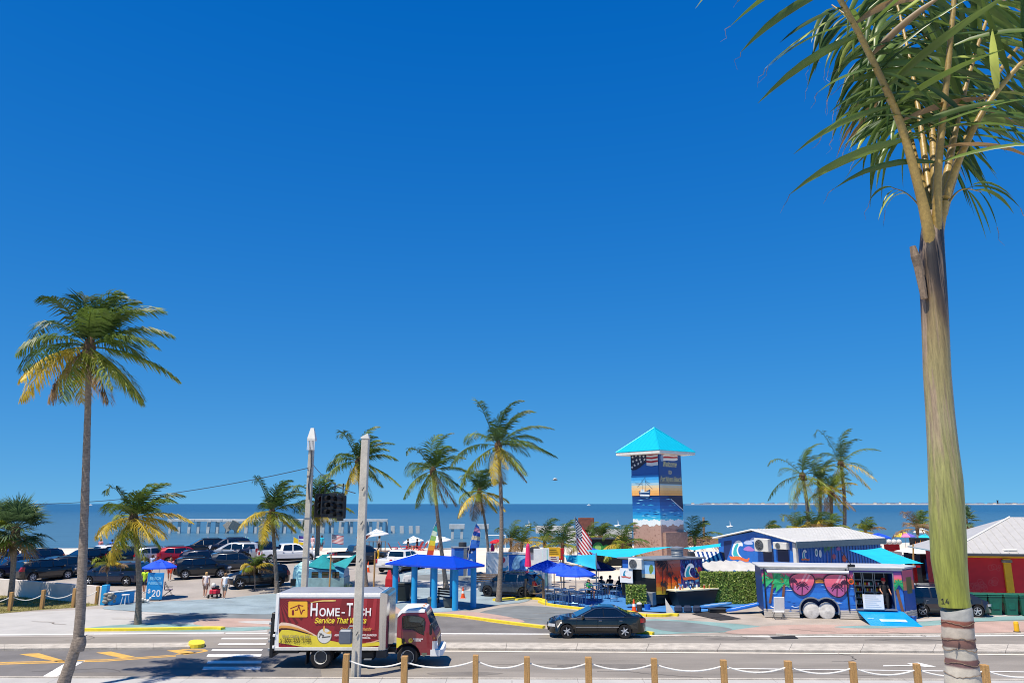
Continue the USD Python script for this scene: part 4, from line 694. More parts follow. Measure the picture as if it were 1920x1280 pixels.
part(tr, 'window_frame', cat([box((ix0 + ix1) / 2, ty - .01, wb[1] + .03, ix1 - ix0 + .12, .06, .06), box(ix0 - .03, ty - .01, (wa[1] + wb[1]) / 2, .06, .06, wb[1] - wa[1]), box(ix1 + .03, ty - .01, (wa[1] + wb[1]) / 2, .06, .06, wb[1] - wa[1]), box((ix0 + ix1) / 2, ty - .1, wa[1] - .03, ix1 - ix0 + .12, .3, .05)]), M['grey'])
person('worker in a red cap and dark clothes standing inside the trailer window', wv((ix1 - .42, ty + .28, .45)), ta - PI / 2, 1.72, '#1b1b1e', '#202024', '#1c1715', hat='#b3161c', arm=(.7, .5), long=True)
fl = np.array([0, (np.array([-tx[1], tx[0], 0]) @ (G(1648, 1173) - tq)), 0]); p0, p1, p2, p3 = (np.array(v) for v in ((ix0 - .02, ty - .06, wa[1] - .1), (ix1 + .35, ty - .06, wa[1] - .1), (ix1 + .6, fl[1], .03), (ix0 + .05, fl[1], .03)))
b_ = thing('leaning_board', 'bright cyan board leaning from the trailer window sill to the ground', 'board', tq, ta); part(b_, 'panel', of(m3.Manifold.hull_points(np.vstack([[p + (0, 0, 0) for p in (p0, p1, p2, p3)], [p + (0, -.05, -.02) for p in (p0, p1, p2, p3)]]))), M['cyan'])
n_ = unit(np.cross(p1 - p0, p0 - p3)); vd = unit(p0 - p3 - X * .0); L = [(R(.7, .62, 2.05, .95), '#cfe8f2')] + [(R(.85 + k * .001, .7 + k * .08, 1.9 - .2 * k, .73 + k * .08), '#4aa0d6') for k in range(3)] + [(R(.12, .96, .45, 1.0), '#dceaf2')]
layers(b_, 'print', L, p3 - vd * 0 + n_ * .0 + np.array([0, -.055, 0]), X, unit(np.array([0, (p0 - p3)[1], (p0 - p3)[2]])))
wbp, wbt = (np.array([u, 0, v]) for u, v in f([(1617, 1140), (1653, 1113)])); mb = thing('menu_board', 'white menu board with rows of faint writing propped in the trailer window', 'sign', tq, ta); part(mb, 'board', box((wbp[0] + wbt[0]) / 2, ty - .26, (wbp[2] + wbt[2]) / 2, wbt[0] - wbp[0], .04, wbt[2] - wbp[2], .01), M['white'])
layers(mb, 'print', [(R(.1, .12 + k * .11, .95 - .12 * (k % 3), .14 + k * .11), '#a9b4bc') for k in range(7)], np.array([wbp[0], ty - .282, wbp[2]]), X)
# left food trailer with the sunset mural
K0 = G(1232, 1138); K1, K2 = G(1321, 1131.5), G(1167, 1132); kd1, kd2 = unit(K1 - K0), unit(K2 - K0); l1, l2 = np.linalg.norm(K1 - K0), np.linalg.norm(K2 - K0); kh = D(1232, 1050, K0[1])[2]
kt = thing('food_stand', 'dark food stand with a sunset palm mural beside the blue umbrellas', 'food stand', (0, 0, 0))
quad = [K0[:2], K1[:2], (K1 + K2 - K0)[:2], K2[:2]]
part(kt, 'body', prism(P2(quad), .55, kh), M['black']); part(kt, 'roof', prism(P2(quad).buffer(.15, join_style=2), kh + .003, kh + .09), M['grey']); part(kt, 'chassis', prism(P2(quad).buffer(-.15), .2, .545), M['black'])
f1 = uv(K0, kd1); L = []; w1 = f1([(1277, 1090)])[0][0]
strips(L, 0, w1, .75, kh, ['#f2c132', '#f0a028', '#ec7a24', '#e45a22', '#dc4a28', '#d6502f', '#cf5c40', '#c46a58', '#b97a70'])
L.append((R(w1, .75, l1, kh), '#3c3f8a')); rng = np.random.default_rng(9)
for k in range(130): u, v = rng.uniform(w1, l1 - .1), rng.uniform(.8, kh - .1); L.append((stroke([(u, v), (u + rng.uniform(-.1, .1), v + rng.uniform(.1, .45))], .05), ['#5a4fa8', '#2a6fc0', '#262a5c', '#6f7fc8', '#8a4a90', '#3a90d0'][k % 6]))
for px, yb, yt, r_ in ((1241, 1112, 1052, .6), (1249, 1112, 1052, .75), (1257, 1112, 1076, .3), (1243, 1112, 1093, .32), (1247, 1112, 1095, .25), (1268, 1112, 1083, .3)):
    a, c = f1([(px, yb)])[0], f1([(px, yt)])[0]; L.append((stroke([a, c], .06), '#231a22'))
    for k in range(12): an = 2 * PI * k / 12; L.append((P2([c, (c[0] + r_ * .6 * math.cos(an) - .04, c[1] + r_ * .5 * math.sin(an) + .06), (c[0] + r_ * math.cos(an), c[1] + r_ * .75 * math.sin(an) - .1), (c[0] + r_ * .6 * math.cos(an + .15), c[1] + r_ * .5 * math.sin(an + .15) - .02)]), '#2a1d24'))
a = f1([(1292, 1073)])[0]; wave_logo(a[0], a[1], .62, L); L.append((stroke(f1([(1302, 1063), (1308, 1074)]), .1), '#d8c24a'))
L.append((disc(*f1([(1309, 1067)])[0], .18), '#b83046')); L.append((stroke(f1([(1275, 1113), (1275, 1094)]), .32), '#2f6fc8'))
for k in range(30): u, v = rng.uniform(w1 - .3, l1 - .2), rng.uniform(.8, 1.6); L.append((disc(u, v, rng.uniform(.06, .14), 7, .6), ['#2f78c8', '#5ba0d8', '#b8c8d8', '#1f5aa8'][k % 4]))
lim = R(0, .76, l1, kh - .02); layers(kt, 'sunset_mural', [((g if hasattr(g, 'area') else P2(g)).intersection(lim), c) for g, c in L], K0, kd1, step=.0006)
K2f = K2; f2 = uv(K2, -kd2); layers(kt, 'beach_mural', [(R(l2 - 1.0, 1.75, l2 - .06, kh - .05), '#8fc0e8'), (R(l2 - 1.0, 1.75, l2 - .06, 2.0), '#d8d2b8'), (P2(chaikin([(l2 - .4, 1.9), (l2 - .5, 2.4), (l2 - .25, 2.65), (l2 - .1, 2.3)], 1)), '#6a8a3a'), (R(.1, 2.1, .55, kh - .06), '#2a68c0'), (R(.6, 1.35, l2 - 1.05, 2.1), '#15161a')], K2, -kd2)
def aircon(parent, o, xd, w=.85, h=.7, d=.35):
    n = np.cross(xd, Z); c = np.asarray(o) + n * d / 2; g = box(0, 0, 0, w, d, h, .03, math.atan2(xd[1], xd[0])); p = part(parent, 'air_conditioner', TM(g.vertices + c, g.faces), M['offwhite'])
    fc = np.asarray(o) + n * (d + .012) - xd * w * .12
    part(p, 'fan_grille', placed(cat([lathe([(r - .012, 0), (r + .012, 0), (r + .012, .02), (r - .012, .02)], 20) for r in (.28 * h / .7 * k for k in (.25, .5, .75, 1))]), fc, xd, Z), M['grey']); part(p, 'fan', placed(lathe([(0, 0), (.27 * h / .7, 0), (.27 * h / .7, .004), (0, .004)], 20), fc - n * .008, xd, Z), M['dkgrey'])
for px, py in ((1195, 1056),): u, v = f2([(px, py)])[0]; aircon(kt, K2 - kd2 * u + Z * v, -kd2, 1.0, .68)
u, v = f2([(1178, 1078)])[0]; so = K2 - kd2 * u + Z * v; n2 = np.cross(-kd2, Z)
sg = thing('wave_sign', 'square white sign with a blue wave logo under the air conditioner', 'sign', (0, 0, 0)); g = box(0, 0, 0, .95, .06, .9, .01, math.atan2(-kd2[1], -kd2[0])); part(sg, 'board', TM(g.vertices + so + n2 * .25, g.faces), M['white']); L = []; wave_logo(-.02, .1, .33, L, '#1c86ae', '#cf6a5a', '#eef0f0'); layers(sg, 'print', L, so + n2 * .285, -kd2); part(sg, 'bracket', rod(so, so + n2 * .24, .02), M['dkgrey'])
bk = thing('service_counter', 'black slanted counter with a cream top under the purple mural', 'counter', (0, 0, 0)); a, b, c, d = G(1246, 1139), G(1318, 1139), G(1331, 1131), G(1250, 1128)
nn = np.cross(kd1, Z); cz = 1.08; A = [K0 + kd1 * .75 + nn * .08, K0 + kd1 * (l1 + .35) + nn * .08, K0 + kd1 * (l1 + .35) + nn * 1.0, K0 + kd1 * .75 + nn * 1.0]
part(bk, 'front', of(m3.Manifold.hull_points(np.vstack([[p + Z * 1.0 for p in A], [p * .0 + (A[0] + A[1] + A[2] + A[3]) / 4 + (p - (A[0] + A[1] + A[2] + A[3]) / 4) * .8 + Z * .1 for p in A]]))), M['black']); part(bk, 'top', prism(P2([p[:2] for p in A]).buffer(.06), 1.003, 1.07), mat('cream_counter', '#d8cfae', .5, var=.15))
rng = np.random.default_rng(2)
for k in range(9): p = A[3] * (1 - (k + .5) / 9) + A[2] * (k + .5) / 9 - nn * rng.uniform(.15, .6); lk = [M['white'], M['red'], M['wood'], M['blue'], M['black']][k % 5]; t = thing('condiment_bottle', f'small {["white","red","brown","blue","black"][k % 5]} squeeze bottle on the cream counter, {["first","second","third","fourth","fifth","sixth","seventh","eighth","ninth"][k]} from the left', 'bottle', (p[0], p[1], 1.07), 0, 'bottles on the cream counter'); part(t, 'bottle', lathe([(0, 0), (.045, 0), (.045, .16), (.02, .2), (.012, .26), (0, .26)], 8), lk); part(t, 'cap', lathe([(0, .2), (.025, .2), (.012, .27), (0, .27)], 8), M['offwhite'])
cb = G(1218, 1137); t = thing('steel_cabinet', 'grey metal cabinet at the corner of the sunset food stand', 'cabinet', (cb[0] - .1, cb[1] - .25, 0), math.atan2(-kd2[1], -kd2[0])); part(t, 'body', box(0, 0, .55, .85, .5, .75, .01), M['grey']); part(t, 'leg', box(-.38, 0, .09, .05, .45, .17), M['dkgrey']); part(t, 'leg', box(.38, 0, .09, .05, .45, .17), M['dkgrey']); part(t, 'door', box(-.2, -.258, .55, .38, .02, .68, .005), M['steel']); part(t, 'door', box(.2, -.258, .55, .38, .02, .68, .005), M['steel'])
# hedge panels
def hedge(label, name, o, xd, w, h, th, n, seed, z0=0.0):
    t = thing(name, label, 'hedge', (0, 0, 0)); nn = np.cross(xd, Z); ang = math.atan2(xd[1], xd[0]); g = box(0, 0, z0 + h / 2, w, th * .7, h, .02, ang); part(t, 'frame', TM(g.vertices + np.asarray(o) + xd * w / 2 - nn * th * .5, g.faces), mat('hedge_core', '#27331c', .95, var=.3))
    rng = np.random.default_rng(seed)
    for lk, cnt in ((hedge_leaf, n), (hedge_pale, n // 3)):
        V = []
        for _ in range(cnt):
            p = np.asarray(o) + xd * rng.uniform(0, w) + Z * (z0 + rng.uniform(0, h)) + nn * rng.uniform(-.1, .07); a = unit(rng.normal(0, 1, 3) + nn * .2 + (0, 0, -.3)); b = unit(np.cross(a, nn + rng.normal(0, .5, 3))); s = rng.uniform(.04, .08); V += [p - a * s, p + b * s * .55, p + a * s, p - a * s, p + a * s, p - b * s * .55]
        part(t, 'leaves', TM(V, np.arange(len(V)).reshape(-1, 3)), lk, kind='stuff')
    return t
ho = G(1316, 1134); hy = ho[1]; hw = D(1428, 1100, hy)[0] - ho[0]; hedge('wide green leaf hedge wall between the sunset food stand and the sunglasses trailer', 'hedge_wall', ho, unit(np.array([1, .04, 0])), hw, D(1370, 1071, hy)[2], .3, 9000, 21)
pl = G(1174, 1140); hedge('small leafy hedge box on legs before the steel cabinet', 'hedge_box', pl + (0, -.2, 0), X, D(1211, 1120, pl[1])[0] - pl[0], 1.15, .4, 1500, 22, .28)
# white canopy roof behind the hedge
a, b = D(1322, 1069, hy + .8), D(1431, 1069, hy + .8); zz = a[2]; t = thing('white_canopy', 'white fabric canopy stretched above the hedge wall', 'canopy', (0, 0, 0)); w = b[0] - a[0]; V, Fc = [], []
for j in range(9):
    for i in range(17): V.append((a[0] + w * i / 16, hy + .8 + 3.0 * j / 8, zz + .55 * math.sin(PI * min(1, (j + .0) / 8)) * (.7 + .3 * math.sin(PI * i / 16)) - .1 * math.sin(PI * i / 2) ** 2 + .05 * math.sin(i * 1.7 + j * 1.3)))
for j in range(8):
    for i in range(16): k = j * 17 + i; Fc.append((k, k + 1, k + 18, k + 17))
part(t, 'fabric', (np.array(V), np.array(Fc)), mat('canopy_white', '#b4b2ad', .8, var=.12, scale=1.5), True)
for i in (0, 1):
    for j in (0, 1): part(t, 'post', rod((a[0] + .1 + (w - .2) * i, hy + .9 + 2.8 * j, 0), (a[0] + .1 + (w - .2) * i, hy + .9 + 2.8 * j, zz), .03), M['steel'])
# blue building
q0 = np.array([22.7, 62.0]); e1, e2 = np.array([.84, .543]), np.array([-.543, .84]); BL, BW, EZ, RZ = 11.8, 8.0, 3.38, 4.15; bb = thing('blue_building', 'blue painted building with a pale metal gable roof behind the sunglasses trailer', 'building', (0, 0, 0))
base = [q0, q0 + e1 * BL, q0 + e1 * BL + e2 * BW, q0 + e2 * BW]; zb = hgt(62) - .3
part(bb, 'wall', of(m3.Manifold.hull_points(np.vstack([[o3(p, zb) for p in base], [o3(p, EZ) for p in base], [o3(q0 + e2 * BW / 2 + e1 * s, RZ - .05) for s in (0, BL)]]))), M['water_blue'])
for k, sg in ((0, 1), (1, -1)):
    ee = q0 + e2 * (BW + .35 if k else -.35); rr = q0 + e2 * BW / 2; P_ = [o3(ee - e1 * .3, EZ - .02), o3(ee + e1 * (BL + .3), EZ - .02), o3(rr + e1 * (BL + .3), RZ + .06), o3(rr - e1 * .3, RZ + .06)]
    rp = part(bb, 'roof', of(m3.Manifold.hull_points(np.vstack([P_, [p + (0, 0, .07) for p in P_]]))), M['roof_metal'])
    for i in range(31): s = -.25 + (BL + .5) * i / 30; part(rp, 'roof_rib', rod(o3(ee + e1 * s, EZ + .07), o3(rr + e1 * s, RZ + .15), .025, 4), M['roof_metal'])
e13, e23 = o3(e1, 0), o3(e2, 0); nf = -e2
part(bb, 'fascia', placed(box(BL / 2, .05, .0, BL + .6, .5, .06), o3(q0 - e2 * .38, EZ - .24), e13, Z), mat('dull_fascia', '#56707e', .6)); part(bb, 'corner_post', box(q0[0], q0[1], EZ / 2, .3, .3, EZ - .1, .02, math.atan2(e1[1], e1[0])), M['offwhite'])
fo = o3(q0, 0); f3 = uv(fo, e13)
for i in range(28): part(bb, 'wall_rib', placed(box(.25 + i * .41, 1.75, .02, .05, 2.7, .04), fo, e13, Z), M['dkblue'] if i > 12 else M['water_blue'])
L = []; wave_logo(1.1, 2.3, .5, L); L += [(disc(2.6, 2.5, .2, 14, 1.6), '#cfe4ec'), (disc(2.6, 2.5, .12, 14, 1.4), '#3f8a9c'), (disc(3.1, 2.4, .18, 14, 1.7), '#d8e8ee'), (disc(4.9, 2.1, .25, 12, .9), '#9a3a60'), (disc(6.3, 1.9, .3, 12), '#b83a2a'), (disc(5.6, 2.7, .3, 12, .5), '#8a4aa0')]
paintpalm(3.9, 1.4, 1.3, .5, '#2f8a56', '#6a4a38', L); paintpalm(4.5, 1.4, 1.5, .45, '#3a9a60', '#6a4a38', L); layers(bb, 'wall_art', L, fo + o3(nf, 0) * .04, e13)
go = o3(q0 + e2 * BW, 0); gd = o3(-e2, 0); f4 = uv(go, gd); L = []; layers(bb, 'painted_panel', [(P2(f4([(1357, 1051), (1357, 1014), (1372, 1012), (1372, 1022), (1362, 1051)])), '#173066')], go, gd)
a = f4([(1385, 1034)])[0]; wave_logo(a[0], a[1], 1.0, L, '#35b6c0'); layers(bb, 'wave_emblem', L, go, gd); 
for px, py, s in ((1403, 1018, .5), (1414, 1013, .45), (1404, 1030, .6)): a = f4([(px, py)])[0]; layers(bb, 'painted_cloud', [(P2(chaikin([(a[0] - s * 1.2, a[1] - .1), (a[0] - s * .5, a[1] + .25), (a[0] + s * .4, a[1] + .3), (a[0] + s * 1.3, a[1] - .12)], 2)), '#b9c8ec' if py < 1025 else '#b07cc8')], go, gd, off=.012)
for x0_, x1_ in ((1432, 1450), (1459, 1478)): A_, B_ = f4([(x0_, 1052), (x1_, 1028)]); layers(bb, 'painted_window', [(R(A_[0], A_[1], B_[0], B_[1]), '#10254e')], go, gd)
u, v = f4([(1434, 1021)])[0]; aircon(bb, go + gd * u + Z * v, gd, 1.4, 1.05, .5); u, v = f4([(1468, 1022.5)])[0]; aircon(bb, go + gd * u + Z * v, gd, 1.3, .55, .45)
part(bb, 'bargeboard', cat([rod(o3(q0 - e1 * .31 - e2 * .35, EZ + .03), o3(q0 - e1 * .31 + e2 * BW / 2, RZ + .1), .07, 4), rod(o3(q0 - e1 * .31 + e2 * (BW + .35), EZ + .03), o3(q0 - e1 * .31 + e2 * BW / 2, RZ + .1), .07, 4)]), M['offwhite'])
# red building
rq = D(1806, 1142, G(1880, 1143)[1] + .7) * (1, 1, 0); ra = -.2; rx_ = np.array([math.cos(ra), math.sin(ra), 0]); f5 = uv(rq, rx_); RW, RD = 13.0, 6.0; rz_ = f5([(1850, 1038)])[0][1]; rb = thing('red_building', 'red walled building with yellow columns and a grey metal hip roof', 'building', rq, ra)
part(rb, 'wall', box(RW / 2, RD / 2, rz_ / 2, RW, RD, rz_), M['red_wall']); part(rb, 'wall_band', box(RW / 2, -.02, rz_ - .12, RW, .06, .22), M['gold'])
for px in (1893, 1990): x = f5([(px, 1100)])[0][0]; c_ = part(rb, 'column', box(x, -.06, rz_ / 2 - .13, .42, .16, rz_ - .28, .01), M['gold']); part(c_, 'capital', box(x, -.07, rz_ - .42, .56, .24, .16, .01), M['stone'])
L = []; rng = np.random.default_rng(4)
for px, py, n in ((1832, 1095, 10), (1864, 1090, 5), (1826, 1102, 6), (1866, 1065, 4), (1845, 1104, 6)):
    L = []
    for k in range(n): p = f5([(px + rng.uniform(-10, 10), py + rng.uniform(-7, 7))])[0]; c = disc(p[0], p[1], rng.uniform(.08, .2), 14); L.append((c.difference(c.buffer(-.025)), '#d0484a'))
    layers(rb, 'flower_print', L, np.zeros(3), X)
ov = .9; mid_ = rq + np.array([-rx_[1], rx_[0], 0]) * RD / 2; au, av = onface(1893, 969, mid_, rx_); E_ = [(-ov, -ov), (RW + ov, -ov), (RW + ov, RD + ov), (-ov, RD + ov)]
P_ = [o3(p, rz_ + .02) for p in E_] + [o3(p, rz_ + .1) for p in E_] + [np.array([au, RD / 2, av]), np.array([RW - 4, RD / 2, av])]; rr = part(rb, 'roof', of(m3.Manifold.hull_points(np.array(P_))), mat('silver_roof', '#b2b0ac', .45, .1, var=.07))
for i in range(28):
    x = -ov + .1 + i * .5; s = np.clip((x + ov) / (au + ov), 0, 1); part(rr, 'standing_seam', rod((x, -ov, rz_ + .115), (x, -ov + (RD / 2 + ov) * s, rz_ + .115 + (av - rz_ - .1) * s), .022, 4), LOOKS['silver_roof'])
part(rr, 'gutter', box(RW / 2, -ov - .05, rz_ + .0, RW + 2 * ov, .12, .14, .02), M['dkgrey']); a = f5([(1885, 1028)])[0]; part(rr, 'vent_cover', box(a[0], -.55, rz_ + .28, .75, .4, .12, .02), M['offwhite'])
part(rr, 'hip_cap', rod((-ov, -ov, rz_ + .12), (au, RD / 2, av + .02), .06, 5), M['offwhite'])
# dark kiosk with a white roof beside it
p = ad(1768, 58); t = thing('dark_kiosk', 'black kiosk with a white roof half hidden by the palm trunk', 'kiosk', p); zt = D(1740, 1038, 58)[2]
part(t, 'wall', box(0, 1.2, zt / 2, 3.0, 2.4, zt), M['black']); part(t, 'roof', of(m3.Manifold.hull_points(np.array([(-2.0, -.5, zt), (2.0, -.5, zt), (2.0, 2.9, zt), (-2.0, 2.9, zt), (-.7, 1.2, zt + .55), (.7, 1.2, zt + .55)]))), M['offwhite']); part(t, 'shutter', box(-.6, -.02, 1.5, 1.2, .04, 1.6), M['dkblue'])
for k in range(3): part(t, 'shelf', box(-.6, -.2, .25 + k * .3, 1.6, .3, .05), M['dkgrey'])
# bus shelter
B0, B3, B4 = G(740, 1131), G(853, 1144), G(893, 1139); su = unit(B3 - B0); sv = np.array([-su[1], su[0], 0]); SLn = np.linalg.norm(B3 - B0); SW = max(1.6, (B4 - B3) @ sv); EZs = 2.46
sh = thing('bus_shelter', 'open bus shelter with cyan columns under a royal blue hip roof', 'bus shelter', (0, 0, 0))
for i in range(4): 
    for j in (0, 1): p = B0 + su * SLn * i / 3 + sv * SW * j; part(sh, 'column', rod(p, p + Z * EZs, .19, 18), M['shelter_blue'], 40)
o = .5; Es = [B0 - su * o - sv * o, B3 + su * o - sv * o, B3 + su * o + sv * (SW + o), B0 - su * o + sv * (SW + o)]; rg = [B0 + su * 1.1 + sv * SW / 2, B3 - su * 1.0 + sv * SW / 2]; sf = part(sh, 'roof', of(m3.Manifold.hull_points(np.array([p + Z * EZs for p in Es] + [p + Z * (EZs + .1) for p in Es] + [p + Z * (EZs + .66) for p in rg]))), mat('shelter_roof_blue', '#0a3fc0', .35, .1, .3, var=.06))
for p, q in ((Es[0], rg[0]), (Es[1], rg[1]), (Es[2], rg[1]), (Es[3], rg[0])): part(sf, 'hip_cap', rod(p + Z * (EZs + .1), q + Z * (EZs + .67), .04, 5), LOOKS['shelter_roof_blue'])
# pier remains
py_ = 199.0
def pile(x, y, top, w=.45, lean=0.0, parent=None): g = [(-w / 2, -w / 2), (w / 2, -w / 2), (w / 2, w / 2), (-w / 2, w / 2)]; return of(m3.Manifold.hull_points(np.array([(x + a, y + b, -2.0) for a, b in g] + [(x + a + lean, y + b, top) for a, b in g])))
pr = thing('ruined_pier', 'long ruined concrete pier of beams and paired piles standing in the sea', 'pier', (0, 0, 0)); xa, xb = D(316, 975, py_)[0], D(728, 975, py_)[0]; tz = D(500, 972.5, py_)[2]
n = 23
for i in range(n):
    x = xa + (xb - xa) * (i + .4) / n
    for j, dx in ((0, -.4), (1, .75)): part(pr, 'pile', pile(x + dx, py_ + 3.0 * j, tz - .6, .62, .12 * (-1) ** (i + j)), M['pier'])
    if i % 2 == 0 or i in (5, 11): part(pr, 'cross_beam', box(x, py_ + 1.5, tz - .5, .9, 4.6, .5), M['pier'])
for i in range(8): w = (xb - xa) / 8; part(pr, 'deck_beam', box(xa + w * (i + .5), py_ - .35, tz - .35 - .12 * (i % 3 == 2), w - .05, .8, .6, .05), M['pier']); 
for i in range(6): w = (xb - xa) / 8; part(pr, 'rear_beam', box(xa + w * (i + .5), py_ + 3.4, tz - .35, w - .1, .8, .55, .05), M['pier'])
rng = np.random.default_rng(6); part(pr, 'broken_slab', cat([TM(box(0, 0, 0, 2.4, .35, 2.2, .05, .3).vertices @ trimesh.transformations.rotation_matrix(a, (0, 1, 0))[:3, :3] + (D(px, 990, py_ - .6)[0], py_ - .8, .9), box(0, 0, 0, 2.4, .35, 2.2, .05, .3).faces) for px, a in ((430, .7), (440, -.5))]), M['stone'])
for i, (px, lab) in enumerate(((736, 'first'), (753, 'second'), (770, 'third'), (783, 'fourth'))): solo('lone_pile', pile(D(px, 990, py_)[0], py_ + 1.5, D(px, 986, py_)[2], 1.0, -.14), M['pier'], f'lone white concrete pile in the sea right of the pier, {lab} from the pier end', 'pile', 'lone piles beyond the pier end')
for px, w, lab in ((857, 3.4, 'T-shaped ruined pier bent standing in the sea left of the feather flag'), (905, 2.8, 'T-shaped ruined pier bent in the sea right of the feather flag')):
    t = thing('pier_bent', lab, 'pier', (D(px, 990, 168)[0], 168, 0)); part(t, 'cap_beam', box(0, 0, D(px, 987, 168)[2], w, 1.0, 1.0, .05), M['pier'])
    for s in (-1, 1): part(t, 'pile', pile(s * w * .3, 0, D(px, 988, 168)[2] - .4, .6, .05), M['pier'])
# ------------------------------------------------------------------ vehicles
black_p, navy_p, grey_p, red_p, white_p, silver_p, dgreen_p = paint('black_car_paint', '#0a0c11'), paint('navy_car_paint', '#0e1a36'), paint('grey_car_paint', '#2a3038'), paint('red_car_paint', '#9a0c1c'), paint('white_car_paint', '#dddedf', 0), paint('silver_car_paint', '#b4bac0', .5), paint('dark_green_car_paint', '#050c0b', 0)
sd = G(1121, 1197) + (0, .9, 0); se = thing
car('dark sedan driving left along the road beyond the median', 'sedan', dgreen_p, (sd[0], sd[1], .01), PI - .01, name='dark_sedan')
CS = stage.GetPrimAtPath('/World/dark_sedan').GetPath().pathString
for s in (-1, 1):
    part(CS, 'side_trim', box(0, s * .908, .52, 2.1, .012, .03, .004), M['chrome']); part(CS, 'window_trim', tube([(1.0, s * .878, .985), (-.4, s * .878, .985), (-1.32, s * .872, 1.0)], .012, 5), M['chrome']); part(CS, 'window_trim', tube([(.84, s * .885, 1.03), (.1, s * .72, 1.36), (-.3, s * .70, 1.40), (-.95, s * .72, 1.36), (-1.4, s * .86, 1.07)], .01, 5), M['chrome'])
    for x in (.0, -.95, 1.02): part(CS, 'door_gap', rod((x, s * .902, .3), (x - .02, s * .902, .94), .006, 4), M['black'])
GR = 'cars parked in the beach lot'
row = PI * 59 / 180
car('dark navy suv nose-out behind the white wall, leftmost of the row', 'suv', navy_p, ad(-35, 65), row + PI, GR); car('dark blue suv nose-out behind the white wall with the fan palm trunk before it', 'suv', navy_p, ad(25, 65.5), row + PI, GR)
car('black suv backed to the white wall, red tail light beside the fan palm', 'suv', black_p, ad(84, 63.8), row, GR); car('dark grey suv backed to the white wall left of the tall palm trunk', 'suv', grey_p, ad(134, 66), row, GR)
car('black suv in the second line behind the far left of the row', 'suv', black_p, ad(-20, 71.5), row + PI, GR); car('navy suv in the second line behind the black suv at the wall', 'suv', navy_p, ad(66, 71.5), row + PI, GR); car('black hatch suv in the second line behind the tall palm trunk', 'suv', black_p, ad(160, 71.5), row + PI, GR)
car('dark navy minivan side-on facing left behind the parking sign', 'van', navy_p, ad(216, 61.5), PI - .04, GR)
car('black suv with orange-red tail light parked behind the two women', 'suv', black_p, ad(378, 65.3), .5, GR); car('dark suv facing left at the foot of the small palm, nearest of the lot', 'suv', black_p, ad(484, 60.4), PI + .5, GR)
car('dark grey suv right behind the black suv with the orange tail light', 'suv', grey_p, ad(440, 69), .5, GR); car('navy suv whose roof shows above the black suv with the orange tail light', 'suv', navy_p, ad(385, 71), .5, GR)
car('bright red suv parked beside the walking man', 'suv', red_p, ad(342, 74), .55, GR); car('pale silver suv parked left of the red suv', 'suv', silver_p, ad(293, 74), .8, GR); car('black van behind the palm left of the parking sign', 'van', black_p, ad(255, 73), .8, GR); car('white suv at the seaward edge behind the small shrub palm', 'suv', white_p, ad(222, 76), .9, GR)
car('black suv in the back line, highest roof against the sea', 'suv', black_p, ad(382, 82), PI + .5, GR); car('dark blue suv in the back line beside the highest roof', 'suv', navy_p, ad(428, 83), PI + .45, GR); car('silver van side-on in the back line', 'van', silver_p, ad(444, 77.5), PI - .02, GR); car('navy pickup in the back line between the silver van and the white pickup', 'pickup', navy_p, ad(492, 78), PI + .45, GR)
car('white pickup with red tail light behind the second palm from the crosswalk', 'pickup', white_p, ad(540, 75.5), .45, GR); car('white pickup seen from behind left of the bus shelter roof', 'pickup', white_p, ad(752, 69.5), 1.15, GR); car('dark grey pickup half hidden by the concrete pole', 'pickup', grey_p, ad(672, 74), .6, GR)
car('grey suv with black wheels parked beyond the palm right of the bus shelter', 'suv', paint('slate_car_paint', '#394452'), ad(958, 55.5), PI - .42, GR, rim='rim_dark')
mv = G(1786, 1157); car('dark grey minivan facing right behind the big palm trunk', 'van', paint('charcoal_car_paint', '#2b2c31'), (mv[0], mv[1] + 1.0, 0), -.12, GR, name='dark_minivan')
# the box truck
tk = D(514, 1219, 31.7); XO, YO = tk[0], 31.7; t = thing('box_truck', 'maroon and yellow delivery truck with a lettered box body driving past', 'truck', (XO, YO, .008))
lx = lambda px, py: D(px, py, YO)[0] - XO
BLn = lx(727, 1160); bz0, bz1 = .69, 2.86; Wd = 2.25
bxp = ccw(cut_corners([(0, 0), (BLn, 0), (BLn, Wd), (0, Wd)], .28)); bxp = np.array([p for p in bxp]); bxp = ccw(np.array([(0, 0), (0, Wd)] + [tuple(p) for p in cut_corners([(BLn, Wd), (BLn, 0), (0, 0), (0, Wd)], .3)[:10]]))
bm = m3.Manifold.extrude(m3.CrossSection([bxp]), bz1 - bz0).translate((0, 0, bz0)) ^ cs_y(ccw(np.array([(0, bz0), (BLn + .1, bz0), (BLn + .1, bz1 - .3), (BLn - .05, bz1 - .06), (BLn - .2, bz1), (0, bz1)])), 9)
part(t, 'box_body', of(bm), M['white'], 25); part(t, 'front_cladding', of((bm.translate((.012, -.008, .004)) ^ slab(BLn - .34, 9, -1, 3, bz0 + .02, 3)) + (bm.translate((.012, .008, .004)) ^ slab(BLn - .34, 9, -1, 3, bz0 + .02, 3))), mat('polished_steel', '#b9b6b2', .18, .9, var=.08, scale=3, stretch=(1, 1, .2)), 25)
part(t, 'roof_sheet', box((BLn - .35) / 2, Wd / 2, bz1 + .006, BLn - .4, Wd - .08, .012), mat('truck_roof', '#a7a9ad', .4, .3, var=.12, scale=1.2))
bo = np.array([.04, 0, 0]); fb = lambda pts: [(lx(x, y) - .04, D(x, y, YO)[2] - .008) for x, y in pts]; zt = lambda zx, zy: (500 + zx / 7.112, 1090 + zy / 7.112); fz = lambda pts: fb([zt(*p) for p in pts])
L = [(P2(fz([(172, 218), (1510, 222), (1506, 868), (160, 868)])), '#8e1f26')]; A = L[0][0]
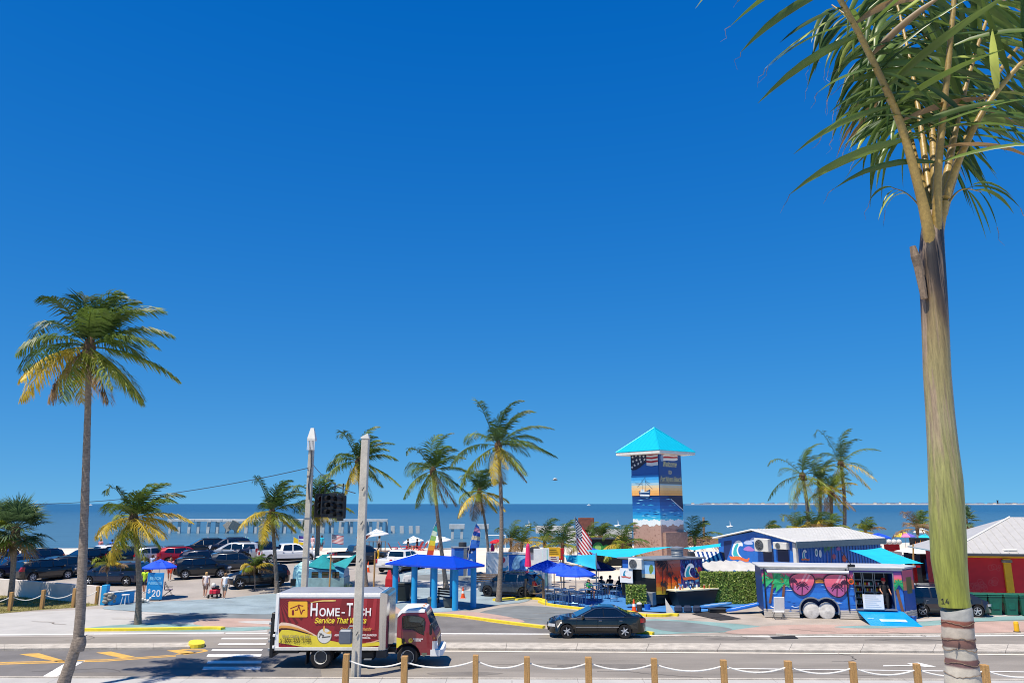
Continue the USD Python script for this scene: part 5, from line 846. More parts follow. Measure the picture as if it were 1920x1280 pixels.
for k in range(12): an = -.3 + k * .2; L.append((P2([fz([(165, 218)])[0], fz([(165 + 420 * math.cos(an), 218 + 420 * math.sin(an))])[0], fz([(165 + 420 * math.cos(an + .09), 218 + 420 * math.sin(an + .09))])[0]]).intersection(A), '#5e1218'))
for x in (1300, 1430): L.append((P2(fz([(x, 222), (x + 45, 222), (x + 10, 640), (x - 60, 640)])).intersection(A), '#a83238'))
L.append((P2(fz([(1010, 222), (1110, 222), (1130, 700), (900, 640)])).intersection(A), '#7a181e'))
Yb = chaikin(fz([(160, 640), (330, 640), (520, 690), (680, 730), (900, 800), (1200, 830), (1480, 800), (1506, 798), (1506, 868), (160, 868)]), 1)
L.append((P2(chaikin(fz([(160, 540), (300, 545), (460, 600), (660, 710), (690, 735), (430, 660), (160, 645)]), 1)).intersection(A), '#e8c9b2')); L.append((P2(chaikin(fz([(160, 580), (300, 580), (460, 625), (670, 722), (430, 660), (160, 645)]), 1)).intersection(A), '#d99a4a')); L.append((P2(chaikin(fz([(160, 615), (300, 615), (480, 655), (680, 735), (430, 680), (160, 665)]), 1)).intersection(A), '#3a1512'))
L.append((P2(Yb).intersection(A), '#e3cf3a')); L.append((P2(chaikin(fz([(1300, 815), (1400, 800), (1506, 765), (1506, 785), (1400, 815)]), 1)).intersection(A), '#e2b48a')); L.append((P2(chaikin(fz([(545, 285), (700, 245), (925, 238), (925, 262), (720, 262)]), 1)).intersection(A), '#e6c06a'))
L.append((P2(fz([(300, 262), (535, 262), (545, 272), (545, 460), (535, 472), (300, 472), (290, 460), (290, 272)])), '#efb62c'))
for pts, w in (([(315, 358), (430, 312), (490, 324)], 14), ([(432, 298), (432, 320)], 12), ([(378, 378), (412, 374), (430, 320), (462, 430), (485, 378), (512, 376)], 14), ([(352, 376), (352, 445)], 28)): L.append((stroke(fz(pts), w / 7.112 * .0212), '#7c1c18'))
c = fz([(772, 718)])[0]; L += [(disc(c[0], c[1], .295, 28), '#6a6450'), (disc(c[0], c[1], .275, 28), '#dcdad2'), (P2(chaikin(fz([(765, 575), (782, 600), (770, 660), (800, 680), (862, 640), (862, 700), (800, 690), (745, 650)]), 1)), '#e2b04a'), (stroke(fz([(700, 745), (720, 700), (760, 712), (745, 740), (850, 728)]), .05), '#5a5a58'), (stroke(fz([(700, 690), (740, 690)]), .03), '#5a5a58')]
layers(t, 'banner', L, bo, X, step=.0005)
wl, yl, dl = mat('white_lettering', '#f2f0ec', .5, var=.03), mat('yellow_lettering', '#f2dd3c', .5, var=.03), mat('dark_lettering', '#54451c', .5, var=.03)
def tz(s, zx, zy, wpx, hpx, m, shear=0, bold=True): p = fz([(zx, zy)])[0]; text(t, s, bo + np.array([p[0], -.035, p[1]]), X, Z, hpx / 7.112 * .0214, m, bold, wpx / 7.112 * .0214, shear)
tz('H', 572, 450, 106, 158, wl); tz('OME-', 696, 452, 350, 96, wl); tz('T', 1058, 450, 90, 158, wl); tz('ECH', 1152, 450, 240, 96, wl); tz('Service That Works', 636, 548, 690, 66, yl, .22); tz('Service Agreements', 975, 652, 415, 46, mat('gold_lettering', '#e6b45c', .5), .3, False); tz('AIR CONDITIONING  APPLIANCES', 905, 720, 560, 24, wl); tz('PLUMBING   ELECTRICAL', 975, 757, 415, 23, wl); tz("First Call's on Us!", 205, 742, 370, 34, mat('grey_lettering', '#8e8a6a', .5), .15); tz('1-800-433-9740', 176, 806, 415, 46, dl)
part(t, 'lower_rail', box(BLn / 2 - .15, -.012, bz0 + .06, BLn - .35, .03, .12, .006), M['offwhite']); part(t, 'upper_rail', box(BLn / 2 - .15, -.012, bz1 - .08, BLn - .35, .03, .12, .006), M['white']); part(t, 'rear_post', box(.02, -.014, (bz0 + bz1) / 2 + .35, .12, .04, (bz1 - bz0) - .7, .006), M['white'])
lg = part(t, 'lift_gate', box(-.14, Wd / 2, 1.25, .14, Wd * .94, 1.7, .02), M['black']); part(lg, 'lift_arm', tube([(-.22, .2, 1.9), (-.2, .2, .5), (.05, .25, .62), (.5, .3, .75)], .05, 6), M['black'])
for z in (1.25, .82): part(lg, 'rear_lamp', box(-.03, -.02, z, .1, .05, .1, .01), M['white'])
for k in range(4): part(lg, 'hinge', box(-.24, .1, .7 + k * .33, .08, .12, .1, .01), M['grey'])
part(t, 'chassis_rail', box(3.1, .75, .58, 5.6, .1, .18), M['black']); part(t, 'chassis_rail', box(3.1, Wd - .75, .58, 5.6, .1, .18), M['black']); part(t, 'fuel_tank', box(3.55, .42, .48, .9, .5, .36, .08), M['black']); part(t, 'battery_box', box(4.25, .35, .52, .45, .4, .3, .03), M['dkgrey']); part(t, 'exhaust', rod((2.6, .7, .45), (4.2, .7, .45), .07), M['grey']); part(t, 'mud_flap', box(1.28, .3, .38, .03, .5, .46), M['black']); part(t, 'rear_valance', box(.5, .3, .62, .9, .5, .1), M['black']); part(t, 'step', box(3.75, .02, .36, .3, .2, .03), M['steel'])
cx0 = lx(743, 1200); Lc = lx(818, 1220) - cx0; cz0, cz1 = .5, 2.22; Wc = 1.95; yc = .08
cp = [(0, cz0), (0, cz1 - .22), (.1, cz1 - .05), (.3, cz1), (Lc * .62, cz1), (Lc * .70, cz1 - .07), (Lc * .9, 1.42), (Lc, 1.12), (Lc + .03, .62), (Lc, cz0)]
cab = (cs_y(ccw(cut_corners(cp, .08)), Wc) ^ cs_z(ccw(cut_corners([(-.1, -Wc / 2), (Lc - .12, -Wc / 2), (Lc + .1, -Wc / 2 + .22), (Lc + .1, Wc / 2 - .22), (Lc - .12, Wc / 2), (-.1, Wc / 2)], .15)), 4) ^ cs_x(ccw(np.array([(Wc / 2, 0), (Wc / 2, 1.35), (Wc / 2 - .1, cz1 - .06), (Wc / 2 - .22, cz1 + .02), (-Wc / 2 + .22, cz1 + .02), (-Wc / 2 + .1, cz1 - .06), (-Wc / 2, 1.35), (-Wc / 2, 0)])), 9)).translate((cx0, yc + Wc / 2, 0))
zc = lambda zx, zy: (720 + zx / 8.533, 1120 + zy / 8.533); fc = lambda pts: [(lx(*zc(*p)), D(*zc(*p), YO + .08)[2] - .008) for p in pts]
wp = np.array(fc([(300, 300), (420, 292), (560, 305), (640, 335), (640, 610), (545, 570), (470, 510), (300, 500)])); wp2 = ccw(cut_corners(wp, .05)); arc_ = (cx0 + lx(763, 1243) - cx0, .4)
cut = cs_y(wp2, 9); inner = slab(cx0 + .12, cx0 + Lc * .72, yc + .1, yc + Wc - .1, 1.0, cz1 - .1); cabm = cab - cut - inner - cyl_y(arc_[0], .42, .53, -1, .6) - cyl_y(arc_[0], .42, .53, Wc - .4, 3); part(t, 'cab', of(cabm), M['dkred'], 28)
skin_ = lambda dy, reg: (cab.translate((.002, -.006, .004)) ^ reg) 
part(t, 'cab_roof', of(cab.translate((0, 0, .006)).translate((-cx0, -yc - Wc / 2, 0)).scale((1.006, 1.02, 1.004)).translate((cx0, yc + Wc / 2, 0)) ^ cs_y(ccw(np.array([(cx0 - .2, cz1 - .5), (cx0 + .18, cz1 - .14), (cx0 + Lc * .68, cz1 - .12), (cx0 + Lc * .7, 3), (cx0 - .2, 3)])), 9)), M['white'], 28)
for sg in (0, 1): part(t, 'cab_window', of(cs_y(wp2, .012).translate((0, yc + .06 + sg * (Wc - .12), 0))), usdkit.material(stage, '/World/Looks/cab_glass', {'t': ('transparent_bsdf', {'color': (.55, .62, .64)}), 'g': ('glossy_bsdf', {'roughness': .03}), 'f': ('fresnel', {'IOR': 1.45}), 'm': ('mix_closure', {})}, [('f.fac', 'm.fac'), ('t.BSDF', 'm.closure1'), ('g.BSDF', 'm.closure2')], surface='m.closure'))
part(t, 'window_surround', of((cs_y(ccw(wp2 * 1.0 + (wp2 - wp2.mean(0)) * .07), .012) - cs_y(wp2, .1)).translate((0, yc + .012, 0))), M['black'])
part(t, 'windscreen', of(cab.translate((.014, 0, .006)) ^ cs_y(ccw(np.array([(cx0 + Lc * .70, cz1 - .1), (cx0 + Lc * .8, cz1 - .05), (cx0 + Lc + .3, 1.5), (cx0 + Lc * .88, 1.38)])), 1.75).translate((0, yc + Wc / 2, 0))), M['glass'])
part(t, 'driver_seat', cat([box(cx0 + .38, yc + .5, 1.25, .42, .5, .14, .05), box(cx0 + .22, yc + .5, 1.6, .14, .48, .65, .05)]), M['black']); part(t, 'passenger_seat', cat([box(cx0 + .38, yc + 1.45, 1.25, .42, .5, .14, .05), box(cx0 + .22, yc + 1.45, 1.6, .14, .48, .65, .05)]), M['black']); part(t, 'steering_wheel', TM(trimesh.creation.torus(.2, .018, 20, 8).vertices @ trimesh.transformations.rotation_matrix(.9, (0, 1, 0))[:3, :3] + (cx0 + .82, yc + 1.4, 1.5), trimesh.creation.torus(.2, .018, 20, 8).faces), M['black']); part(t, 'dashboard', box(cx0 + Lc * .66, yc + Wc / 2, 1.2, .25, Wc - .24, .3, .06), M['black'])
yp = fc([(195, 632), (265, 645), (300, 690), (340, 710), (400, 770), (470, 830), (540, 868), (620, 878), (705, 855), (705, 965), (530, 965), (470, 870), (400, 810), (300, 800), (195, 800)]); layers(t, 'cab_stripe', [(max(getattr(P2(yp).difference(disc(arc_[0], .42, .54)), 'geoms', [P2(yp).difference(disc(arc_[0], .42, .54))]), key=lambda g: g.area), '#e3cf3a')], np.array([0, yc, 0]), X, off=.006); layers(t, 'door_badge', [(P2(fc([(595, 878), (685, 878), (685, 905), (625, 945), (600, 905)])), '#6a6c5c')], np.array([0, yc, 0]), X, off=.006)
a = fc([(420, 682)])[0]; layers(t, 'cab_emblem', [(disc(a[0], a[1], .085, 18), '#efd23a'), (disc(a[0] + .02, a[1] + .02, .045, 12), '#c88a2a')], np.array([0, yc, 0]), X, off=.008); a = fc([(460, 668)])[0]; text(t, 'Employee', np.array([a[0], yc - .006, a[1]]), X, Z, .058, wl, True, .4); a = fc([(480, 695)])[0]; text(t, 'Owned', np.array([a[0], yc - .006, a[1]]), X, Z, .058, wl, True, .27)
part(t, 'door_gap', tube([(cx0 + .2, yc - .004, cz1 - .3), (cx0 + .2, yc - .004, .75)], .008, 4), M['black']); part(t, 'door_handle', box(*(np.array([fc([(305, 690)])[0][0], yc - .015, fc([(305, 690)])[0][1]])), .1, .05, .2, .02), M['black'])
part(t, 'mirror', box(cx0 + Lc * .86, yc - .2, 1.5, .1, .2, .42, .04), M['black']); part(t, 'mirror_arm', rod((cx0 + Lc * .86, yc, 1.3), (cx0 + Lc * .86, yc - .2, 1.35), .015), M['black']); part(t, 'marker_lamp', box(cx0 + Lc - .1, yc - .004, 1.14, .07, .03, .07, .01), M['amber'])
for k in range(3): part(t, 'roof_lamp', box(cx0 + Lc * .6, yc + .35 + k * .6, cz1 + .03, .1, .1, .05, .02), M['amber'])
part(t, 'headlight', of((cab.translate((.01, -.008, 0)) ^ slab(cx0 + Lc - .18, cx0 + Lc + .3, yc - .2, yc + .32, .68, 1.02))), M['lamp']); part(t, 'headlight', of((cab.translate((.01, .008, 0)) ^ slab(cx0 + Lc - .18, cx0 + Lc + .3, yc + Wc - .32, yc + Wc + .2, .68, 1.02))), M['lamp']); part(t, 'grille', of((cab.translate((.012, 0, 0)) ^ slab(cx0 + Lc - .1, cx0 + Lc + .3, yc + .34, yc + Wc - .34, .75, 1.0))), M['dkgrey'])
part(t, 'bumper', TM(*(lambda m: (m.vertices + (cx0 + Lc + .0, yc + Wc / 2, .58), m.faces))(of(m3.Manifold.hull_points(np.array([(-.25, sy * (Wc / 2 + .01), z) for sy in (-1, 1) for z in (-.12, .12)] + [(.24, sy * (Wc / 2 - .25), z) for sy in (-1, 1) for z in (-.12, .1)] + [(.12, sy * (Wc / 2), z) for sy in (-1, 1) for z in (-.12, .11)]))))), M['white'])
for x, ys in ((lx(600, 1243), (.16, Wd - .16)), (arc_[0], (.2, Wc - .05))):
    for y in ys: wheel(t, x, y, .42, .42, .26, M['rim'] if x > 3 else M['offwhite'], 6)
for y in (.45, Wd - .45): wheel(t, lx(600, 1243), y, .42, .42, .24, M['dkgrey'], 5)
part(t, 'axle', rod((lx(600, 1243), .3, .42), (lx(600, 1243), Wd - .3, .42), .07), M['black']); part(t, 'mudguard', tube([(arc_[0] + .5 * math.cos(a), .25, .42 + .5 * math.sin(a)) for a in np.linspace(.2, 2.9, 12)], .07, 6), M['black'])
# ------------------------------------------------------------------ palms
def ctop(px, py, y): return D(px, py, y)
def palm_at(name, label, bpx, tpx, y=None, **k):
    b = ad(bpx[0], y) if y else G(*bpx); T = D(tpx[0], tpx[1], b[1] + k.pop('dy', 0)); return coconut(name, label, b, T, **k)
b = np.array([D(116, 1290, 28.2)[0], 28.2, .09]); coconut('coconut_palm', 'tall coconut palm with golden drooping fronds at the left, its trunk crossing the road', b, D(167, 655, 28.2), .23, .12, 2.85, 25, 11, .3, .1, (.4, .1), lf=1.0, dens=64, w=.055, flare=1.15, via=[(118, 1280), (133, 1240), (148, 1200), (151, 1150), (155, 1050), (159, 950), (162, 850), (165, 760)])
part('/World/coconut_palm', 'trunk_knot', lathe([(.17, -.25), (.212, -.06), (.214, .06), (.17, .25)], 12, c=D(149, 1206, 28.2) - b), M['trunk'], True)
G2 = 'coconut palms around the plaza'
palm_at('coconut_palm', 'coconut palm with yellow fronds standing in the plaza right of the parking sign', (258, 1170), (250, 975), r0=.2, r1=.14, L=2.6, n=18, seed=21, yel=.5, dry=.06, group=G2, leaf=None, flare=1.3)
palm_at('coconut_palm', 'coconut palm with yellow lower fronds behind the rear of the truck', (520, 1112), (510, 962), r0=.2, r1=.13, L=2.9, n=18, seed=32, yel=.4, group=G2, flare=1.2)
palm_at('coconut_palm', 'coconut palm half hidden behind the left concrete pole', (588, 1103), (596, 945), r0=.26, r1=.16, L=2.4, n=15, seed=43, yel=.4, group=G2)
palm_at('coconut_palm', 'coconut palm whose crown fans out behind the top of the near concrete pole', (686, 1110), (672, 868), r0=.2, r1=.14, L=3.1, n=18, seed=54, yel=.2, group=G2)
palm_at('coconut_palm', 'coconut palm with a leaning trunk rising behind the bus shelter', (837, 1104), (812, 885), r0=.2, r1=.14, L=3.3, n=18, seed=65, yel=.15, group=G2)
palm_at('coconut_palm', 'short coconut palm with yellow fronds between the two tall palms right of the shelter', (917, 1086), (899, 925), r0=.16, r1=.11, L=2.6, n=15, seed=76, yel=.45, group=G2)
palm_at('coconut_palm', 'tallest coconut palm right of the bus shelter, its base in the yellow kerb', (935, 1128), (934, 838), r0=.22, r1=.14, L=3.6, n=20, seed=87, yel=.18, group=G2, flare=1.25)
for i, (bx_, tx_, ty_, y, L_, sd__, lab) in enumerate(((1512, 1505, 893, 82, 4.4, 101, 'coconut palm left of the cluster beyond the blue building roof'), (1536, 1538, 905, 84, 3.4, 102, 'slim pale-trunked coconut palm second from left in the cluster beyond the blue roof'), (1556, 1558, 925, 83, 3.0, 103, 'low coconut palm with dry fronds third from left in the cluster beyond the blue roof'), (1579, 1577, 870, 83, 4.4, 104, 'tallest coconut palm at the right of the cluster beyond the blue roof'))):
    palm_at('coconut_palm', lab, (bx_, 0), (tx_, ty_), y, r0=.26, r1=.2, L=L_, n=15, seed=sd__, yel=.25 if i < 2 else .3, dry=.12 if i != 2 else .4, group=G2, dens=40, w=.055)
YP = 'young palms staked in the lot'
palm_at('young_palm', 'young palm with a thin green trunk in front of the dark minivan', (200, 1112), (201, 1062), r0=.06, r1=.055, L=1.25, lf=.7, n=10, seed=121, yel=.4, dry=.2, group=YP, nuts=False, spread=80, dens=30, flare=1.1); palm_at('young_palm', 'young palm with a thin green trunk in front of the dark suv nearest the women', (477, 1107), (477, 1068), r0=.06, r1=.055, L=1.25, lf=.7, n=10, seed=122, yel=.4, dry=.2, group=YP, nuts=False, spread=80, dens=30, flare=1.1)
b = ad(22, 50.5); sabal_palm('round-headed fan palm rising from the grass before the white wall', b, D(30, 992, b[1]), .17, 2.35, 7, 46); b = ad(-42, 52); sabal_palm('fan palm cut off by the left edge of the picture', b, D(-20, 992, b[1]), .17, 2.2, 8, 40)
b = ad(1808, 80); sabal_palm('fan palm peeping out right of the big palm trunk by the silver roof', b, D(1808, 975, 80), .2, 1.7, 9, 22)
SC = 'wind-burnt young palms along the beach'
for i, (px, tyy, y, L_, n_, yl_, dr_, lab) in enumerate(((955, 1012, 77, 2.2, 11, .1, .35, 'ragged young palm left of the pink closed umbrella'), (975, 1020, 75, 2.2, 10, .1, .6, 'dry brown young palm behind the wave-painted trailer'), (1018, 1016, 72, 2.6, 12, .2, .3, 'ragged young palm left of the flag with the stripes'), (1052, 1018, 70, 2.6, 13, .1, .2, 'greener young palm just left of the striped flag'), (1102, 1015, 78, 2.4, 11, .2, .4, 'young palm right of the striped flag'), (1122, 1006, 76, 2.0, 10, .1, .3, 'young palm between the striped flag and the tower'), (1165, 1020, 70, 2.6, 13, .15, .4, 'young palm arching against the left foot of the tower'), (1300, 1010, 76, 2.6, 13, .2, .2, 'young palm right of the tower foot'), (1490, 990, 80, 2.0, 12, .15, .5, 'brushy young palm left below the cluster beyond the blue roof'), (1525, 988, 79, 2.0, 12, .15, .4, 'brushy young palm in the middle below the cluster beyond the blue roof'), (1555, 990, 79, 2.0, 12, .15, .5, 'brushy young palm right below the cluster beyond the blue roof'), (1620, 995, 80, 1.8, 10, .1, .5, 'brushy young palm beside the blue beach umbrella'), (1717, 990, 74, 2.4, 12, .1, .7, 'bare grey young palm left of the big trunk'), (1440, 996, 82, 1.6, 9, .1, .6, 'low dry young palm behind the blue roof ridge'))):
    palm_at('beach_palm', lab, (px, 0), (px + 3, tyy + 4), y, r0=.1, r1=.09, L=L_, n=n_, seed=200 + i, yel=yl_, dry=dr_, group=SC, nuts=False, dens=34, spread=95, w=.05)
# the near royal palm
YR = 7.0; pb = np.array([D(1812, 1330, YR)[0], YR, .09]); rp = thing('royal_palm', 'near royal palm with a thick smooth green crownshaft at the right', 'palm tree', pb)
rows_ = [(1330, 1815, 76), (1280, 1806, 66), (1235, 1803, 57), (1200, 1797, 57), (1160, 1795, 56), (1143, 1793, 56), (1138, 1791, 54), (1100, 1785, 58), (1050, 1779, 63), (1000, 1777, 64), (950, 1775, 63), (900, 1773, 61), (840, 1768, 55), (780, 1763, 51), (700, 1757, 49), (620, 1754, 48), (560, 1751, 48), (520, 1749, 47), (480, 1747, 46), (440, 1748, 41), (400, 1752, 36)]
pts = np.array([D(px, py, YR) for py, px, w in rows_]); rad = np.array([.96 * w / 2 / F * (YR * CP + (p[2] - H) * SP) for (py, px, w), p in zip(rows_, pts)])
fi = np.linspace(0, len(rows_) - 1, 140); pf = np.column_stack([np.interp(fi, np.arange(len(rows_)), pts[:, k]) for k in range(3)]); rf = np.interp(fi, np.arange(len(rows_)), rad)
zsplit = D(1790, 1141, YR)[2]; lowi = pf[:, 2] <= zsplit + .02
low = np.vstack([[pf[0] - (0, 0, .9)], pf[lowi]]); bark = usdkit.material(stage, '/World/Looks/ringed_bark', {'g': ('geometry', {}), 's': ('separate_xyz', {}), 'n': ('noise_texture', {'scale': 3.0, 'detail': 3.0}), 'a': ('math', {'math_type': 'multiply_add', 'value2': .06, 'value3': 0.0}), 'ad': ('math', {'math_type': 'add'}), 'rg': ('map_range', {'from_min': zsplit - 1.2, 'from_max': zsplit, 'clamp': True}),
    'r': ('rgb_ramp', {'interpolate': True, 'ramp': [(0, lin('#8d8377')), (.385, lin('#9a9185')), (.40, lin('#5d4a43')), (.455, lin('#6b5049')), (.465, lin('#aea89c')), (.63, lin('#b3ab9d')), (.645, lin('#62494a')), (.69, lin('#6e4c46')), (.70, lin('#a9a397')), (.765, lin('#b0a99c')), (.775, lin('#5e4743')), (.825, lin('#7a564c')), (.835, lin('#a59a8c')), (.895, lin('#aba296')), (.905, lin('#7a4a3c')), (.945, lin('#854f40')), (.955, lin('#9c9c97')), (1, lin('#a2a29c'))]}),
    'n2': ('noise_texture', {'scale': 18.0, 'detail': 5.0}), 'm2': ('map_range', {'to_min': .72, 'to_max': 1.25}), 'sc': ('vector_math', {'math_type': 'scale'}), 'b': ('bump', {'strength': .5, 'distance': .01}), 'p': ('principled_bsdf', {'roughness': .8})},
    [('g.position', 's.vector'), ('g.position', 'n.vector'), ('g.position', 'n2.vector'), ('n.fac', 'a.value1'), ('s.z', 'ad.value1'), ('a.value', 'ad.value2'), ('ad.value', 'rg.value'), ('rg.result', 'r.fac'), ('n2.fac', 'm2.value'), ('r.color', 'sc.vector1'), ('m2.result', 'sc.scale'), ('sc.vector', 'p.base_color'), ('n2.fac', 'b.height'), ('b.normal', 'p.normal')], surface='p.BSDF')
part(rp, 'trunk', TM(tube(low, np.concatenate([[rad[0] * 1.05], rf[lowi]]), 28).vertices - pb, tube(low, np.concatenate([[rad[0]], rf[lowi]]), 28).faces), bark, 50)
for py, lab in ((1166, 1), (1195, 1), (1214, 1), (1240, 1), (1262, 1)):
    c = D(np.interp(py, [r[0] for r in rows_[::-1]], [r[1] for r in rows_[::-1]]), py, YR); r_ = np.interp(c[2], pts[:, 2], rad); rng = np.random.default_rng(py); ring = [(c[0] + (r_ + .004) * math.cos(a), c[1] + (r_ + .004) * math.sin(a), c[2] + .012 * math.sin(3 * a + py) + rng.normal(0, .003)) for a in np.linspace(0, 2 * PI, 40)]
    part(rp, 'leaf_scar', TM(tube(np.array(ring), .003, 5, False).vertices - pb, tube(np.array(ring), .003, 5, False).faces), M['oldwood'])
shaft_look = usdkit.material(stage, '/World/Looks/crownshaft', {'mp5': ('mapping', {'scale': (11, 11, .45)}), 'n5': ('noise_texture', {'scale': 1.0, 'detail': 5.0, 'roughness': .6}), 'r5': ('map_range', {'from_min': .5, 'from_max': .58, 'clamp': True}), 'r6': ('map_range', {'from_min': .12, 'from_max': .5, 'to_max': .85, 'clamp': True}), 'f5': ('math', {'math_type': 'multiply'}), 'mx5': ('mix_color', {'b': lin('#9c8670')}),'g': ('geometry', {}), 's': ('separate_xyz', {}), 'mp': ('mapping', {'scale': (26, 26, 1.6)}), 'n': ('noise_texture', {'scale': 1.6, 'detail': 8.0, 'roughness': .78}), 'mp2': ('mapping', {'scale': (5, 5, .8)}), 'n3': ('noise_texture', {'scale': 1.0, 'detail': 3.0}), 'rg': ('map_range', {'from_min': zsplit, 'from_max': float(pts[-1][2]), 'clamp': True}), 'a': ('math', {'math_type': 'multiply_add', 'value2': .35, 'value3': -.17}), 'ad': ('math', {'math_type': 'add'}),
    'r': ('rgb_ramp', {'ramp': [(0, lin('#858c2e')), (.12, lin('#858a3e')), (.3, lin('#8f8d55')), (.45, lin('#978f66')), (.55, lin('#968a5c')), (.66, lin('#8c7a52')), (.72, lin('#5d4c38')), (.79, lin('#332b25')), (.92, lin('#241f1c')), (1, lin('#3d3428'))]}), 'm2': ('map_range', {'from_min': .3, 'from_max': .7, 'to_min': .4, 'to_max': 1.35}), 'sc': ('vector_math', {'math_type': 'scale'}), 'b': ('bump', {'strength': .25, 'distance': .01}), 'p': ('principled_bsdf', {'roughness': .42})},
    [('g.position', 's.vector'), ('g.position', 'mp.vector'), ('mp.vector', 'n.vector'), ('g.position', 'mp2.vector'), ('mp2.vector', 'n3.vector'), ('s.z', 'rg.value'), ('n3.fac', 'a.value1'), ('rg.result', 'ad.value1'), ('a.value', 'ad.value2'), ('ad.value', 'r.fac'), ('n.fac', 'm2.value'), ('g.position', 'mp5.vector'), ('mp5.vector', 'n5.vector'), ('n5.fac', 'r5.value'), ('rg.result', 'r6.value'), ('r5.result', 'f5.value1'), ('r6.result', 'f5.value2'), ('f5.value', 'mx5.fac'), ('r.color', 'mx5.a'), ('mx5.result', 'sc.vector1'), ('m2.result', 'sc.scale'), ('sc.vector', 'p.base_color'), ('n.fac', 'b.height'), ('b.normal', 'p.normal')], surface='p.BSDF')
hi = ~lowi; sh_ = tube(pf[hi], rf[hi] * np.where(pf[hi][:, 2] < zsplit + .05, 1.03, 1.0), 32); part(rp, 'crownshaft', TM(sh_.vertices - pb, sh_.faces), shaft_look, 50)
a = D(1764, 1132, YR - .235); text(rp, '14', a - pb, unit(np.array([1, .06, 0])), Z, .045, M['black'], True, .075, name='painted_number')
st = np.array([D(1722, 500, YR - .08), D(1716, 480, YR - .1), D(1711, 462, YR - .1)]) - pb; part(rp, 'sheath_stub', tube(np.vstack([D(1733, 560, YR - .08) - pb, st]), [.03, .042, .042, .028], 8), M['oldwood'])
petiole = mat('petiole', '#957c42', .45, var=.25, scale=4, stretch=(1, 1, .3), bump=.2)
def royal_frond(ctrl, r0, r1, n, ll, w, seed, sides=(1, 1), drop=.5, start=.18, look=None, lean=(0, 0, 0), fwd=.5, merge=False):
    rng = np.random.default_rng(seed); C = chaikin(np.array([D(px, py, y) - pb for px, py, y in ctrl]), 3, False); sl = np.concatenate([[0], np.cumsum(np.linalg.norm(np.diff(C, axis=0), axis=1))]); tot = sl[-1]; rad_ = (r0 + (r1 - r0) * sl / tot) * (1 + .45 * np.exp(-sl / tot * 9))
    fr = part(rp, 'frond', tube(C, rad_, 10), petiole, 50); MM = []
    for k in range(n):
        s = (start + (1 - start) * (k + rng.uniform(0, .7)) / n) * tot; p = np.array([np.interp(s, sl, C[:, j]) for j in range(3)]); i = min(np.searchsorted(sl, s), len(C) - 1); q = unit(C[i] - C[i - 1]); sd2 = unit(np.cross(q, (0, 1.0, 0)))
        for sg, amt in ((-1, sides[0]), (1, sides[1])):
            if rng.random() > amt: continue
            e = unit(sg * sd2 * .9 + q * fwd * rng.uniform(.5, 1.5) + np.array([0, rng.normal(0, .3), 0]) + np.array(lean)); L_ = ll * rng.uniform(.75, 1.15); P, c = [p], p
            for j in range(6): e = unit(e + np.array([0, 0, -drop * .3 * rng.uniform(.7, 1.3)])); c = c + e * L_ / 6; P.append(c)
            nrm = unit(np.cross(e, sd2 + rng.normal(0, .35, 3)) + rng.normal(0, .35, 3)); tp = np.array([.35, .85, 1, .95, .75, .4, .04]) * w * rng.uniform(.75, 1.2); V, Fc = [], []; wd = unit(np.cross(nrm, e)); up = unit(np.cross(e, wd))
            for jj, (pp_, ww) in enumerate(zip(P, tp)): V += [pp_ - wd * ww / 2 + up * ww * .24, pp_, pp_ + wd * ww / 2 + up * ww * .24]
            for jj in range(6): b0 = 3 * jj; Fc += [(b0, b0 + 1, b0 + 4), (b0, b0 + 4, b0 + 3), (b0 + 1, b0 + 2, b0 + 5), (b0 + 1, b0 + 5, b0 + 4)]
            if merge: MM.append(TM(V, Fc)); continue
            part(fr, 'leaflet', TM(V, Fc), look or (royal_leaf if rng.random() < .62 else (deep_green if rng.random() < .6 else (royal_pale if rng.random() < .75 else brown_leaf))), True)
            if rng.random() < .5: 
                tq_ = [P[-1] + np.cumsum([unit(e + rng.normal(0, .3, 3) + (0, 0, -.6)) * .07 for _ in range(3)], 0)[m_] for m_ in range(3)]; part(fr, 'leaf_tip', tube([P[-1]] + tq_, [.004, .003, .002, .001], 3, False), brown_leaf)
    for g_ in range(2 if MM else 0): part(fr, 'leaflets', cat(MM[g_::2]), (deep_green, royal_leaf)[g_], True, kind='stuff')
royal_frond([(1750, 490, 7.0), (1741, 430, 6.93), (1728, 370, 6.9), (1690, 230, 6.8), (1640, 120, 6.7), (1580, 5, 6.6), (1500, -120, 6.5), (1380, -220, 6.5)], .048, .014, 28, 1.2, .09, 1, (.97, .6), .3, .27, lean=(-.45, -.1, -.1), fwd=.1)
royal_frond([(1752, 470, 7.0), (1758, 400, 6.9), (1757, 330, 6.85), (1770, 200, 6.8), (1784, 60, 6.75), (1796, -90, 6.7), (1800, -240, 6.8)], .04, .016, 28, 1.0, .09, 2, (.95, .75), .45, .2, lean=(-.1, -.1, .0), fwd=.35)
royal_frond([(1754, 470, 7.0), (1766, 400, 6.95), (1785, 330, 6.9), (1818, 255, 6.8), (1850, 195, 6.75), (1920, 110, 6.7), (2020, 20, 6.7), (2140, -30, 6.7)], .04, .012, 24, .9, .08, 3, (.85, .85), .55, .34, fwd=.5)
royal_frond([(1748, 410, 7.2), (1722, 330, 7.6), (1700, 230, 8.1), (1672, 140, 8.6), (1630, 60, 9.0), (1560, 10, 9.4)], .045, .01, 38, 1.0, .07, 4, (.95, .95), .9, .42, lean=(-.2, 0, -.3), fwd=.2)
royal_frond([(1756, 400, 7.2), (1752, 310, 7.6), (1745, 200, 8.0), (1738, 90, 8.3), (1725, -40, 8.6)], .045, .012, 46, 1.0, .07, 5, (.95, .95), .8, .3, merge=True, fwd=.2)
